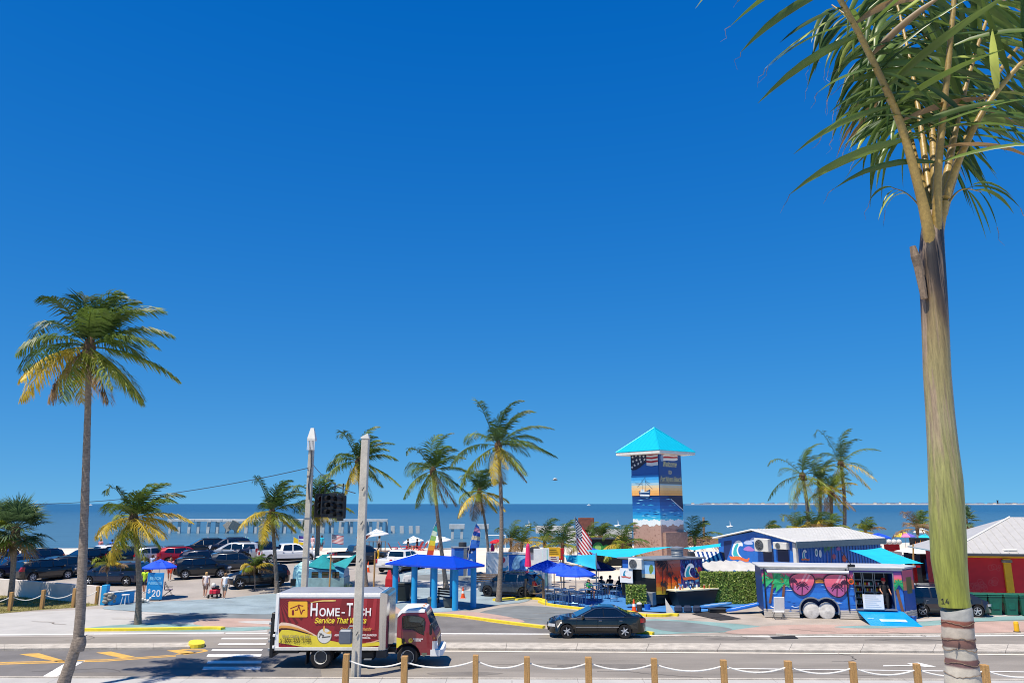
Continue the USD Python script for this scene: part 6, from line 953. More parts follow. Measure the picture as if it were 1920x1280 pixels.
royal_frond([(1764, 400, 7.2), (1800, 290, 7.7), (1840, 190, 8.3), (1895, 100, 8.8), (1960, 40, 9.2), (2060, 20, 9.5)], .045, .01, 40, 1.0, .07, 6, (.95, .9), .7, .4, look=None, fwd=.25)
royal_frond([(1766, 390, 7.1), (1790, 240, 7.4), (1830, 90, 7.7), (1880, -40, 8.0)], .04, .012, 46, 1.05, .075, 7, (.6, .95), .4, .25, merge=True, fwd=.5, lean=(.3, 0, .1))
royal_frond([(1752, 430, 7.3), (1738, 330, 7.6), (1722, 200, 7.9), (1700, 80, 8.2), (1670, -40, 8.5)], .04, .012, 44, 1.1, .07, 10, (.9, .9), 1.7, .33, merge=True, fwd=.15)
royal_frond([(1742, 430, 7.1), (1728, 390, 7.2), (1700, 360, 7.3), (1672, 352, 7.3)], .012, .004, 3, .4, .03, 8, (.5, .9), 1.2, .75, fwd=1.2); royal_frond([(1772, 390, 7.0), (1800, 350, 7.0), (1840, 360, 7.0)], .012, .004, 4, .5, .035, 9, (.4, .9), 1.0, .6, fwd=1.2)
# ------------------------------------------------------------------ poles, signals, wires
def sqpole(name, label, base, w0, w1, h, capw=None):
    t = thing(name, label, 'utility pole', base); a, b = w0 / 2, w1 / 2; c = .18
    P = [(sx * k * (1 - c * m), sy * k * (1 - c * (1 - m)), z) for k, z in ((a, -.1), (b, h)) for sx in (-1, 1) for sy in (-1, 1) for m in (0, 1)]
    part(t, 'shaft', of(m3.Manifold.hull_points(np.array(P))), M['pole']); return t
b = G(667, 1271); np_ = sqpole('concrete_pole', 'square concrete pole with a sliced top standing at the kerb before the truck', b, .33, .29, D(668, 822, b[1])[2] - b[2]); hp = D(668, 822, b[1])[2] - b[2]
part(np_, 'sliced_top', of(m3.Manifold.hull_points(np.array([(-.165, -.165, hp), (.165, -.165, hp), (.165, .165, hp), (-.165, .165, hp), (-.165, -.165, hp + .05), (-.165, .165, hp + .05), (.1, -.16, hp + .2), (.1, .16, hp + .2)]))), M['offwhite'])
for z in (1.55, 4.2, 5.6, 6.9): part(np_, 'bolt', rod((-.02, -.21, z), (.06, -.2, z + .14), .018, 5), M['dkgrey'])
part(np_, 'conduit', rod((.0, -.2, 0), (.0, -.2, 1.0), .03), M['grey']); part(np_, 'signal_box', box(-.42, -.05, D(615, 1192, b[1])[2], .5, .34, .52, .06), mat('signal_box_grey', '#5c6470', .5, .3)); part(np_, 'box_bracket', tube([(-.35, -.05, D(615, 1192, b[1])[2] + .27), (-.3, -.05, D(615, 1192, b[1])[2] + .37), (-.15, -.05, D(615, 1192, b[1])[2] + .37)], .03, 6), M['grey'])
b2 = ad(569, 44.5); fp = sqpole('concrete_pole', 'tall concrete pole with a comb-like cap and dark stain beyond the truck', b2, .34, .29, D(585, 826, 44.5)[2]); hp2 = D(585, 826, 44.5)[2]
lean_ = D(585, 826, 44.5)[0] - b2[0]
fpp = stage.GetPrimAtPath(fp); UsdGeom.Xformable(fpp).AddRotateYOp().Set(math.degrees(math.atan2(lean_, hp2)))
part(fp, 'cap', of(m3.Manifold.hull_points(np.array([(sx * w, sy * w, z) for w, z in ((.23, hp2), (.23, hp2 + .12), (.11, hp2 + .5), (.09, hp2 + .75)) for sx in (-1, 1) for sy in (-1, 1)]))), M['offwhite'])
for k in range(6): part(fp, 'cap_fin', box(-.2 + k * .08, -.2, hp2 - .28, .035, .05, .55), M['white'])
for z in (3.4, 5.6, 8.0): part(fp, 'band', box(0, 0, z, .36, .36, .04), M['grey'])
part(fp, 'dark_cable', tube([(.02, -.19, hp2 - .4), (.08, -.2, hp2 - 1.5), (-.02, -.2, hp2 - 2.6), (.06, -.2, hp2 - 3.4)], .03, 5), M['dkgrey'])
# signals hang from the span wire between the poles
def wire(label, pts, r=.02, name='wire'): return solo(name, tube(np.array(pts), r, 5), M['dkgrey'], label, 'wire')
def sag(a, b, s, n=14): return [a + (b - a) * t + np.array([0, 0, -s * 4 * t * (1 - t)]) for t in np.linspace(0, 1, n)]
wa_, wb_ = D(588, 900, 44.4), D(666, 924, b[1] + .2); wire('thin span wire holding the traffic signals between the two concrete poles', sag(D(588, 872, 44.4), wb_, .25))
wire('long thin cable sweeping left from the far concrete pole over the sea', sag(D(578, 877, 44.3), D(-120, 934, 62), 1.1, 30), .022)
def signal(label, px, py, y, rz, n=3, s=1.0):
    c = D(px, py, y); t = thing('traffic_signal', label, 'traffic light', c, rz, 'traffic signals on the span wire'); hh = .36 * s
    part(t, 'backplate', box(0, .1, 0, .56 * s, .03, hh * n + .2, .01), M['black']); part(t, 'housing', box(0, .22, 0, .36 * s, .2, hh * n, .04), M['black'])
    for k in range(n):
        z = (k - (n - 1) / 2) * hh; part(t, 'lamp', lathe([(0, 0), (.13 * s, 0), (.13 * s, -.02), (0, -.02)], 16, 'y', (0, .08, z)), [mat('dark_green_lens', '#0d2a22', .2), mat('dark_amber_lens', '#2e220c', .2), mat('dark_red_lens', '#300d0d', .2)][k % 3])
        V = [(.16 * s * math.cos(a), y_, z + .16 * s * math.sin(a)) for y_ in (.08, -.2) for a in np.linspace(-.5, PI + .5, 14)]; part(t, 'visor', (np.array(V), np.array([(i, i + 1, 15 + i, 14 + i) for i in range(13)])), M['black'], True)
    part(t, 'hanger', rod((0, .2, hh * n / 2), (0, .2, hh * n / 2 + .55), .03, 6), M['black']); return t
signal('traffic signal at the left of the cluster beside the far pole', 600, 947, 38, .5, 3, .88); signal('traffic signal second from the left in the hanging cluster', 613, 947, 37.6, .9, 3, .88); signal('traffic signal with big black visors at the middle of the cluster', 621, 947, 36, -.5, 3, .9); signal('traffic signal with its tall black backplate at the right of the cluster', 635, 950, 35, -.75, 3, .95)
# ------------------------------------------------------------------ rope fences
def rope_post(label, p, h, w, group, look='wood'):
    t = thing('rope_post', label, 'post', p, 0, group); part(t, 'post', box(0, 0, h / 2 - .05, w, w, h + .1, .012), M[look]); return t
def rope(label, a, b, s, group, look='rope', r=.026): return solo('rope', tube(np.array(sag(a, b, s, 12)), r, 6), M[look], label, 'rope', group)
ords = ['leftmost', 'second', 'third', 'fourth', 'fifth', 'sixth', 'seventh', 'eighth', 'ninth', 'tenth', 'rightmost']
prev = None
for i, (px, py) in enumerate(((650, 1225), (759, 1229), (892, 1227), (988, 1230), (1103, 1231), (1226, 1233), (1356, 1236), (1477, 1238), (1598, 1240), (1718, 1243), (1845, 1245), (1975, 1247))):
    y = 27.9 - .0002 * (px - 650) - .3; p = D(px, py, y); hgt_ = p[2] - .09; q = np.array([p[0], y, .09])
    rope_post(f'timber rope post at the near kerb, {ords[i] if i < 11 else "twelfth"} from the left' if i else 'timber rope post beside the near concrete pole', q, hgt_, .205 + .015 * math.sin(i * 2), 'timber posts of the near rope fence')
    if prev is not None: rope(f'white rope sagging between the near kerb posts, {ords[i - 1] if i <= 11 else "last"} span from the left' if i > 1 else 'white rope sagging from the concrete pole past the front wheel of the truck, first span', prev[0] + Z * (prev[1] - .22) + X * .1, q + Z * (hgt_ - .22) - X * .1, .17, 'ropes of the near rope fence')
    prev = (q, hgt_)
prev = None
for i, (px, py, pt) in enumerate(((-45, 1149, 1112), (18, 1145, 1109), (78, 1141, 1105), (137, 1138, 1102), (181, 1132, 1098))):
    q = G(px, py); h_ = D(px, pt, q[1])[2]; rope_post(['timber rope post at the left edge of the grass', 'timber rope post on the grass left of the fan palm, nearest the picture edge', 'timber rope post on the grass right of the fan palm', 'timber rope post behind the tall palm trunk', 'double timber post at the right end of the grass'][i], q, h_, .2, 'timber posts along the grass')
    if prev is not None: rope(f'white rope along the grass, {["first", "second", "third", "fourth"][i - 1]} span from the left', prev[0] + Z * (prev[1] - .25), q + Z * (h_ - .25), .3, 'ropes along the grass')
    prev = (q, h_)
for i, px in enumerate((986, 1019)):
    q = G(px, 1122 if i == 0 else 1125); rope_post(['grey rope post behind the grey suv', 'grey rope post at the corner of the blue patio'][i], q, 1.35, .17, 'grey posts behind the grey suv', 'oldwood')
    if i:
        for z, n_ in ((1.1, 'upper'), (.6, 'lower')): rope(f'grey rope behind the grey suv, {n_} of the two', prev + Z * z, q + Z * z, .22, 'grey ropes behind the grey suv', 'oldwood', .03)
    prev = q
# ------------------------------------------------------------------ white wall and the parking stand
wa0, wa1 = G(-160, 1096), G(190, 1132); wd_ = unit(wa1 - wa0); hw_ = D(190, 1101, wa1[1])[2]; wl_ = thing('white_wall', 'low white wall between the grass and the parked cars', 'wall', (0, 0, 0)); n = 7; wlen = np.linalg.norm((wa1 - wa0)[:2]); hw0 = 1.12
for i in range(n): part(wl_, 'panel', placed(box(wlen * (i + .5) / n, hw0 / 2 - .1, 0, wlen / n - .015, hw0 + .2, .22, .01), np.array([wa0[0], wa0[1], 0]), np.array([wd_[0], wd_[1], 0]) / np.linalg.norm(wd_[:2]), Z), mat('wall_white', '#d9cfc8', .85, var=.1, scale=1.2))
p = G(192, 1134); solo('blue_pillar', box(p[0], p[1] + .2, .62, .35, .4, 1.24, .02), M['shelter_blue'], 'pale blue pillar at the right end of the white wall', 'pillar')
p = G(204, 1134); t = thing('stone_planter', 'rough grey stone planter beside the pale blue pillar', 'planter', p); rng = np.random.default_rng(3)
for k in range(26): part(t, 'stone', ball(rng.uniform((-.24, -.2, .08), (.24, .2, .82)), rng.uniform(.1, .17), 1, (1.2, 1, .8)), M['stone'])
a, c = G(212, 1134), G(246, 1130); lw = thing('low_wall', 'low curved cyan wall with a white top right of the stone planter', 'wall', (0, 0, 0)); d_ = (c - a) * (1, 1, 0); ln_ = np.linalg.norm(d_); part(lw, 'wall', placed(box(ln_ / 2, .38, -.15, ln_ + .4, .76, .3, .04), a * (1, 1, 0), d_ / ln_, Z), M['shelter_blue']); part(lw, 'coping', placed(box(ln_ / 2, .79, -.15, ln_ + .5, .06, .36, .01), a * (1, 1, 0), d_ / ln_, Z), M['offwhite'])
t = thing('white_stool', 'white wooden stool in front of the low cyan wall', 'stool', G(234, 1133)); part(t, 'seat', lathe([(0, .6), (.24, .6), (.24, .64), (0, .64)], 16), M['white'])
for k in range(4): a_ = k * PI / 2 + .4; part(t, 'leg', rod((.25 * math.cos(a_), .25 * math.sin(a_), 0), (.15 * math.cos(a_), .15 * math.sin(a_), .6), .02, 6), M['white'])
q = G(288, 1125); t = thing('parking_sign', 'tall blue sign board lettered with the beach parking price', 'sign', q); sh_h = D(287, 1073, q[1])[2]; sw = 1.1
part(t, 'board', box(0, 0, sh_h / 2 + .03, sw, .06, sh_h - .06, .01), mat('sign_blue', '#1283c6', .5, var=.06)); part(t, 'foot', box(0, 0, .03, sw * .9, .5, .06, .01), M['dkgrey']); pale = mat('pale_sign_lettering', '#8fd0ec', .5, var=.03)
text(t, 'BEACH', np.array([-.4, -.034, sh_h * .74]), X, Z, .2, pale, True, .78); text(t, 'PARKING', np.array([-.47, -.034, sh_h * .57]), X, Z, .19, pale, True, .94); text(t, '20', np.array([-.2, -.034, sh_h * .14]), X, Z, .42, wl, True, .62); text(t, '$', np.array([-.46, -.034, sh_h * .27]), X, Z, .24, wl, True, .2)
umbrella('royal blue umbrella above the parking sign with a small white logo', G(288, 1123) + (0, .45, 0), 1.18, 2.1, .48, [M['canopy_blue']], None, n=8, pole='white')
def folding_chair(label, loc, rz, look):
    t = thing('folding_chair', label, 'chair', loc, rz); part(t, 'seat', box(.05, 0, .4, .5, .5, .03, .01), look); part(t, 'back', TM(box(-.24, 0, .68, .03, .5, .55, .01).vertices + 0, box(-.24, 0, .68, .03, .5, .55, .01).faces), look)
    for s in (-1, 1): part(t, 'leg', rod((-.28, s * .27, 0), (.3, s * .27, .45), .014, 5), M['black']); part(t, 'leg', rod((.32, s * .27, 0), (-.26, s * .27, .95), .014, 5), M['black']); part(t, 'armrest', box(.05, s * .27, .6, .5, .06, .02, .006), M['black'])
    return t
folding_chair('purple folding camp chair right of the parking sign', G(314, 1116), .35, M['purple'])
t = thing('shell_heap', 'small heap of pale stones and bags at the foot of the parking sign', 'heap', G(268, 1130)); rng = np.random.default_rng(8)
for k in range(14): part(t, 'stone', ball(rng.uniform((-.35, -.2, .05), (.45, .2, .3)), rng.uniform(.07, .14), 1), M['offwhite'] if k % 3 else M['stone'])
# ------------------------------------------------------------------ people
PA = dict()
person('woman in a pale sleeveless top and tan shorts walking left of the red wagon', G(384, 1119), PI / 2 + .1, 1.66, '#e6d6d0', '#8d7464', '#c9a06a', step=.12, sleeves=False, arm=(-.1, .1)); person('woman in a white top and grey shorts pulling the red wagon', G(420, 1122), PI / 2 - .05, 1.68, '#e9e9ea', '#77716c', '#8a6a48', step=.12, sleeves=False, arm=(.1, -.35))
t = thing('beach_wagon', 'red and black folding beach wagon between the two women', 'wagon', G(402, 1120), PI / 2); part(t, 'bed', box(0, 0, .42, .8, .5, .3, .04), mat('red_canvas', '#c31f3c', .8)); part(t, 'frame', box(0, 0, .25, .86, .54, .05, .01), M['black']); part(t, 'load', box(.05, 0, .68, .55, .42, .25, .08), M['black']); part(t, 'bag', ball((-.2, .05, .85), .15, 1, (1, 1, 1.2)), M['offwhite']); part(t, 'handle', rod((-.42, 0, .3), (-.75, -.15, .85), .015, 5), M['black'])
for x in (-.32, .32):
    for s in (-1, 1): part(t, 'wheel', lathe([(0, -.04), (.12, -.04), (.12, .04), (0, .04)], 14, 'y', (x, s * .3, .12)), M['rubber'])
person('man in a pink patterned shirt and orange shorts walking beside the parking umbrella', G(317, 1088), -PI / 2 + .3, 1.76, '#d99a94', '#e2502c', '#8a6a52', step=.2, arm=(.2, 0))
person('attendant in a lime vest half hidden behind the parking sign', ad(271, 57.5), -PI / 2, 1.68, '#b8e02c', '#2a3040', '#3a2a20'); person('woman in a pale top passing behind the parking umbrella', G(266, 1083), .3, 1.62, '#e6d8cc', '#c09a88', '#7a5a3c', sleeves=False); person('man in a blue vest near the parking umbrella, turned away', G(283, 1080), 1.2, 1.72, '#9fb4d8', '#2c3a5c', '#4a3424', sleeves=False)
person('person in a pink top standing by the mesh fence at the sea', ad(188, 81), 1.4, 1.7, '#d78a86', '#283458', '#6a4a34'); person('person with a bright blue backpack by the mesh fence at the sea', ad(209, 80), 1.5, 1.76, '#1f6ad0', '#dcdcdc', '#2c2420'); person('person in a turquoise shirt on the sand behind the white pickup', ad(603, 86), 1.5, 1.74, '#1fa8c0', '#3a4454', '#2c2420'); person('person in a pale pink top on the sand left of the turquoise shirt', ad(586, 87), 1.2, 1.66, '#e2b4b4', '#d8d8d8', '#6a4a34')
person('person in a white shirt standing by the dark deck under the white striped umbrella', ad(711, 84), 0, 1.75, '#e8e8e6', '#22242a', '#151212', skin='#5c4030')
for i, (px, rz, c, h_) in enumerate(((765, .2, '#26303c', 'dark shirt on the red beach chair left of the middle umbrella'), (782, 2.9, '#333844', 'dark shirt sitting right of the middle striped umbrella'))): person('person in a ' + h_, ad(px, 87) + (0, 0, .02), rz, 1.7, c, '#2c3440', '#1c1614', 'sit')
person('person in a green shirt sitting at the patio tables', ad(1104, 54), -1.0, 1.68, '#1fa048', '#22262c', '#3a2a20', 'sit', arm=(.8, .8)); person('person in dark clothes sitting under the dark blue umbrella, left of two', ad(1128, 56), .6, 1.72, '#22303a', '#1c2026', '#1a1412', 'sit', arm=(.8, .6)); person('person in black sitting under the turquoise sail, middle of the patio', ad(1144, 56.5), -2.2, 1.72, '#181a1f', '#1c2026', '#14100f', 'sit', arm=(.5, .9)); person('person in black sitting nearest the wave sign', ad(1162, 56), 2.4, 1.7, '#1b1c22', '#1c2026', '#14100f', 'sit', arm=(.8, .8))
# ------------------------------------------------------------------ shelter furniture
def bench(label, loc, rz, L_, look, leg, name='bench'):
    t = thing(name, label, 'bench', loc, rz)
    for k in range(3): part(t, 'seat_slat', box(0, -.2 + k * .15, .46, L_, .12, .035, .006), look); part(t, 'back_slat', box(0, .24 + k * .03, .6 + k * .15, L_, .03, .12, .006), look)
    for x in (-L_ * .4, L_ * .4): part(t, 'leg', cat([box(x, -.2, .22, .06, .06, .44), box(x, .22, .48, .06, .06, .96), box(x, 0, .42, .06, .5, .05)]), leg)
    return t
bench('dark slatted bench under the bus shelter between the columns', ad(833, 51.3), math.atan2(su[1], su[0]), 1.7, M['oldwood'], M['black']); bench('wooden bench on the plaza behind the right end of the shelter', ad(912, 60), 0.1, 2.0, M['oldwood'], M['oldwood'])
bin_('dark green bin under the left end of the bus shelter', ad(757, 53.2), 0, mat('dark_bin', '#1d2a2c', .6), 1.05, .8, 1.2, None, 'litter_bin', False)
for px, lab in ((812, 'left'), (841, 'right')): bin_(f'squat grey planter tub under the bus shelter, {lab} of the bench', ad(px, 49.6), 0, mat('tub_grey', '#4c5456', .8), .62, .6, .62, None, 'planter_tub', False)
cone('orange traffic cone on the pavement right of the shelter columns', G(868, 1121)); cone('orange traffic cone by the small leafy hedge box', G(1189, 1147)); cone('orange cone beside the red kayak rack behind the near pole', G(690, 1072), .9)
# ------------------------------------------------------------------ patio
PB = mat('patio_steel', '#6f8fb4', .35, .7); k = 0; rng = np.random.default_rng(14); PU = 'royal blue patio umbrellas'
for px, y, pk, r_, lab in ((1027, 54.5, 1050, 1.35, 'leftmost of the three overlapping patio umbrellas, royal blue'), (1053, 53.0, 1055, 1.32, 'middle of the three overlapping patio umbrellas, royal blue'), (1080, 51.6, 1061, 1.32, 'rightmost of the three overlapping patio umbrellas, royal blue'), (1122, 57, 1052, 1.3, 'navy blue patio umbrella in the shade of the turquoise sail')):
    b = ad(px, y); z1_ = D(px, pk, y)[2]; umbrella(lab, b, r_, z1_ - .5 - b[2], .5, [M['canopy_blue']] if px != 1122 else [mat('navy_canvas', '#0c2264', .8)], PU); table(f'round patio table under the {lab.split(",")[0]}', b + (0, .02, 0), .45, .74, PB, PB, 'patio tables')
for px, y in ((1040, 51.2), (1066, 50.3), (1112, 53.0), (1140, 53.5), (1098, 50.5)): table(f'square high patio table {["at the left front edge of the patio", "at the front edge below the middle umbrella", "behind the steel sail post", "near the wave sign", "at the front edge right of the umbrellas"][k]}', ad(px, y), .36, 1.02, PB, PB, 'high patio tables', True); k += 1
st_ = [(1029, 50.9, 0), (1051, 50.5, 2.6), (1058, 49.9, .4), (1078, 49.8, 2.9), (1084, 49.6, .2), (1104, 53.2, -.5), (1120, 52.5, 2.2), (1132, 53.8, .3), (1150, 52.2, 3.0), (1036, 52.8, 1.2), (1062, 52.3, -1.0), (1090, 51.6, 1.8), (1073, 54.2, 1.5), (1046, 55, -1.3), (1110, 55.5, .8), (1156, 54.5, 2.0)]
for i, (px, y, rz) in enumerate(st_):
    hi_ = i < 9; chair(f'{"tall steel bar stool" if hi_ else "low steel patio chair"} on the blue patio, {["leftmost at the front edge", "second at the front edge", "below the first two umbrellas", "third at the front edge", "right of the front middle table", "left of the steel sail post", "right of the steel sail post", "left of the wave sign", "nearest the wave sign", "behind the leftmost stools", "under the middle umbrella", "under the right umbrella", "behind the middle umbrella pole", "under the left umbrella", "below the navy umbrella", "behind the wave sign"][i]}', ad(px, y), rz, PB, .74 if hi_ else .46, 1.1 if hi_ else .88, 'steel stools and chairs on the patio', 'bar_stool' if hi_ else 'patio_chair', 3)
def sail(label, pts, look, name='shade_sail', sagz=.35, n=10, conc=.08):
    P = np.array(pts, float); V, Fc = [], []
    for j in range(n + 1):
        for i in range(n + 1):
            u, v = i / n, j / n; uu = u + conc * math.sin(2 * PI * u) * 0; p = (P[0] * (1 - u) + P[1] * u) * (1 - v) + (P[3] * (1 - u) + P[2] * u) * v; c = P.mean(0); k_ = conc * (math.sin(PI * u) * abs(2 * v - 1) + math.sin(PI * v) * abs(2 * u - 1)); V.append(p + (c - p) * k_ - np.array([0, 0, sagz * math.sin(PI * u) * math.sin(PI * v)]))
    for j in range(n):
        for i in range(n): a = j * (n + 1) + i; Fc.append((a, a + 1, a + n + 2, a + n + 1))
    V = np.array(V); V2 = V - (0, 0, .012); return solo(name, cat([trimesh.Trimesh(*[x for x in (V, np.vstack([np.array(Fc)[:, [0, 1, 2]], np.array(Fc)[:, [0, 2, 3]]]))], process=False)]), look, label, 'shade sail', 'turquoise shade sails', True)
sail('creased turquoise shade cloth hanging upright behind the blue patio umbrellas', [D(1057, 1040, 57), D(1118, 1039, 55.5), D(1118, 1067, 55.2), D(1062, 1052, 56.5)], M['turq'], sagz=.1, conc=.05); sail('long turquoise shade sail stretched over the patio below the tower', [D(1098, 1031, 60), D(1262, 1024, 57), D(1166, 1047, 51.5), D(1118, 1040, 55.5)], M['turq'], sagz=.05, conc=.06)
sail('narrow turquoise shade sail right of the tower over the striped awning', [D(1278, 1027, 58), D(1352, 1018, 60), D(1352, 1024, 57), D(1300, 1031, 56)], M['turq'], sagz=.05, conc=.05); sail('bright turquoise shade sail above the right end of the sunglasses trailer', [D(1592, 1031, 58), D(1652, 1026, 60), D(1732, 1056, 52), D(1664, 1061, 48.5)], M['turq'], sagz=.15, conc=.1)
for i, (px, y, pt, lab) in enumerate(((1118, 55.4, 1036, 'steel post holding the creased turquoise cloth'), (1057, 57, 1038, 'dark post at the left edge of the creased turquoise cloth'), (1652, 60, 1022, 'pale post holding the peak of the right turquoise sail'))): b = ad(px, y); solo('sail_post', rod(b, D(px, pt, y), .05, 8), M['steel'] if i != 1 else M['oldwood'], lab, 'post')
t = thing('striped_awning', 'blue and white striped awning between the tower foot and the blue building', 'awning', (0, 0, 0)); a, c = D(1302, 1034, 60), D(1352, 1034, 60)
for k in range(12): x0_, x1_ = a[0] + (c[0] - a[0]) * k / 12, a[0] + (c[0] - a[0]) * (k + 1) / 12; part(t, 'stripe', of(m3.Manifold.hull_points(np.array([(x0_, 60, a[2]), (x1_, 60, a[2]), (x0_, 59, a[2] - .75), (x1_, 59, a[2] - .75), (x0_, 59.03, a[2] - .76), (x1_, 59.03, a[2] - .76), (x0_, 60.04, a[2]), (x1_, 60.04, a[2])]))), M['navy'] if k % 2 else M['white'])
part(t, 'stall_wall', box((a[0] + c[0]) / 2, 60.6, a[2] / 2 + .1, c[0] - a[0] + .6, 1.0, a[2] - .3), M['dkgrey'])
t = thing('exhaust_vent', 'ribbed grey rooftop exhaust drum on the food stand', 'vent', (D(1270, 1040, 51.5)[0], 51.5, kh + .09)); part(t, 'drum', lathe([(0, 0), (.38, 0), (.38, .5), (.45, .52), (.45, .62), (0, .7)], 20), M['steel'])
for k in range(4): part(t, 'rib', lathe([(.385, .1 + k * .1), (.41, .13 + k * .1), (.385, .16 + k * .1)], 20), M['grey'])
p = G(1214, 1144); t = thing('blue_bucket', 'small blue bucket on the blue floor under the steel cabinet', 'bucket', p); part(t, 'body', lathe([(0, 0), (.15, 0), (.19, .36), (.17, .36), (.14, .03), (0, .03)], 16), M['blue']); part(t, 'handle', tube([(.18 * math.cos(a), 0, .36 + .15 * math.sin(a)) for a in np.linspace(0, PI, 9)], .008, 5), M['grey'])
p = G(1199, 1146); t = thing('paint_bucket', 'dark bucket with a white rag next to the orange cone', 'bucket', p); part(t, 'body', lathe([(0, 0), (.15, 0), (.18, .4), (0, .4)], 14), M['dkgrey']); part(t, 'rag', ball((0, 0, .45), .17, 1, (1, 1, .6)), M['cloth_white'])
def board(label, pts, look, th=.09, name='paddle_board'):
    a, b = np.array(pts[0]), np.array(pts[1]); d = b - a; L_ = np.linalg.norm(d); d = d / L_; s = unit(np.cross(d, Z)); u = np.cross(s, d); prof = [(0, .04), (.06, .2), (.2, .34), (.5, .4), (.8, .36), (.94, .22), (1, .05)]; MS_ = []
    P = [a + d * L_ * k + s * w * sg + u * z for k, w in prof for sg in (-1, 1) for z in (0, th)]; t = thing(name, label, 'board', (0, 0, 0)); part(t, 'deck', of(m3.Manifold.hull_points(np.array(P))), look); part(t, 'stripe', of(m3.Manifold.hull_points(np.array([a + d * L_ * k + s * w + u * (th + .004) for k in (.15, .85) for w in (-.04, .04)] + [a + d * L_ * k + s * w + u * (th + .009) for k in (.15, .85) for w in (-.04, .04)]))), M['white']); return t
board('long bright blue board lying on a slant before the hedge wall', (G(1362, 1150) + Z * .12, D(1430, 1131, G(1430, 1148)[1])), M['blue']); board('blue board lying flat at the hedge foot left of the slanted one', (G(1312, 1142) + Z * .1, G(1372, 1139) + Z * .25), M['patio_blue'])
p = G(1345, 1148); t = thing('black_crate', 'black shallow crate on the dark mat before the hedge wall', 'crate', p); part(t, 'body', box(0, 0, .12, 1.0, .5, .2, .02), M['black']); part(t, 'rim', box(0, 0, .24, 1.06, .56, .04, .01), M['dkgrey'])
t = thing('boat_prow_sign', 'small white prow-shaped sign with dark cushions beside it on the blue kerb', 'sign', G(1250, 1149)); part(t, 'prow', of(m3.Manifold.hull_points(np.array([(0, 0, 0), (.5, .05, 0), (-.05, .02, .85), (0, .1, 0), (.5, .15, 0), (-.05, .08, .85)]))), M['offwhite'])
for k in range(3): part(t, 'cushion', box(.75 + k * .55, .15, .22, .5, .3, .4, .1), mat('denim_cushion', '#26344e', .9, var=.3, scale=6))
wc = G(1460, 1160); t = thing('white_lawn_chair', 'white plastic chair set before the painted palm trees of the trailer', 'chair', wc, PI / 2); part(t, 'seat', box(-.02, 0, .42, .5, .56, .05, .02), M['white']); part(t, 'back', TM(box(0, 0, 0, .05, .6, .85, .02).vertices @ trimesh.transformations.rotation_matrix(.2, (0, 1, 0))[:3, :3] + (-.25, 0, .82), box(0, 0, 0, .05, .6, .85, .02).faces), M['white'])
for s in (-1, 1): part(t, 'armrest', box(.02, s * .3, .64, .5, .07, .04, .012), M['white']); part(t, 'leg', rod((-.3, s * .25, 0), (.25, s * .27, .4), .015, 5), M['dkgrey']); part(t, 'leg', rod((.3, s * .25, 0), (-.25, s * .27, .4), .015, 5), M['dkgrey'])
t = thing('hanging_ring', 'orange life ring on a dark post at the right of the giant sunglasses', 'ring', (0, 0, 0)); a = D(1596, 1090, wv((6.3, -.1, 0))[1]); 
for i in range(1): part(t, 'ring', TM(trimesh.creation.torus(.13, .03, 20, 8).vertices @ trimesh.transformations.rotation_matrix(PI / 2, (1, 0, 0))[:3, :3] + a, trimesh.creation.torus(.13, .03, 20, 8).faces), M['orange']); part(t, 'strap', rod(a + (0, 0, .1), a + (-.1, 0, .75), .015, 5), M['black'])
t = thing('roof_anchor', 'black clamp where the trailer post meets the roof edge', 'clamp', D(1596, 1060, wv((6.3, -.1, 0))[1])); part(t, 'clamp', box(0, 0, 0, .4, .15, .15, .03), M['black']); part(t, 'arm', rod((0, 0, .05), (-.45, 0, .75), .025, 5), M['black'])
t = thing('small_sign', 'small white notice on a stand at the nose of the trailer', 'sign', G(1709, 1158), -.1); part(t, 'board', box(0, 0, .85, .55, .03, .6, .008), M['white']); layers(t, 'print', [(R(-.2, .62 + .12 * k, .2 - .05 * (k % 2), .67 + .12 * k), '#4a90c4') for k in range(5)], np.array([0, -.016, 0]), X); part(t, 'leg', rod((-.2, 0, 0), (-.2, 0, .6), .015, 6), M['grey']); part(t, 'leg', rod((.2, 0, 0), (.2, 0, .6), .015, 6), M['grey'])
t = thing('folded_chair', 'folded dark metal chair behind the small white notice', 'chair', G(1728, 1156)); 
for s in (-1, 1): part(t, 'leg', rod((-.3, s * .2, 0), (.3, s * .2, .9), .018, 5), M['dkgrey']); part(t, 'leg', rod((.3, s * .2, 0), (-.3, s * .2, .9), .018, 5), M['dkgrey'])
part(t, 'seat', box(0, 0, .5, .45, .4, .03), M['black'])
p = G(1713, 1166); t = thing('blue_pail', 'small dark blue pail in front of the trailer nose', 'bucket', p); part(t, 'body', lathe([(0, 0), (.14, 0), (.18, .3), (.16, .3), (0, .05)], 14), M['blue']); part(t, 'rim', lathe([(.18, .28), (.2, .3), (.18, .32)], 14), M['navy'])
for i, px in enumerate((1838, 1866, 1896, 1925)): bin_(f'dark green wheeled bin before the red wall, {["leftmost and half hidden by the minivan", "second from the left", "third from the left, beside the yellow column", "rightmost at the picture edge"][i]}', (G(px, 1152 + i * .6) + (0, .1, 0)), -.1, M['green_bin'], .72, .8, 1.25, 'green bins before the red wall')
t = thing('yellow_bollard', 'short yellow bollard at the right edge of the pavement', 'bollard', G(1907, 1184)); part(t, 'post', lathe([(0, 0), (.12, 0), (.12, .42), (.1, .5), (0, .52)], 16), M['gold']); part(t, 'base', lathe([(0, 0), (.17, 0), (.17, .04), (0, .04)], 16), M['dkgrey'])
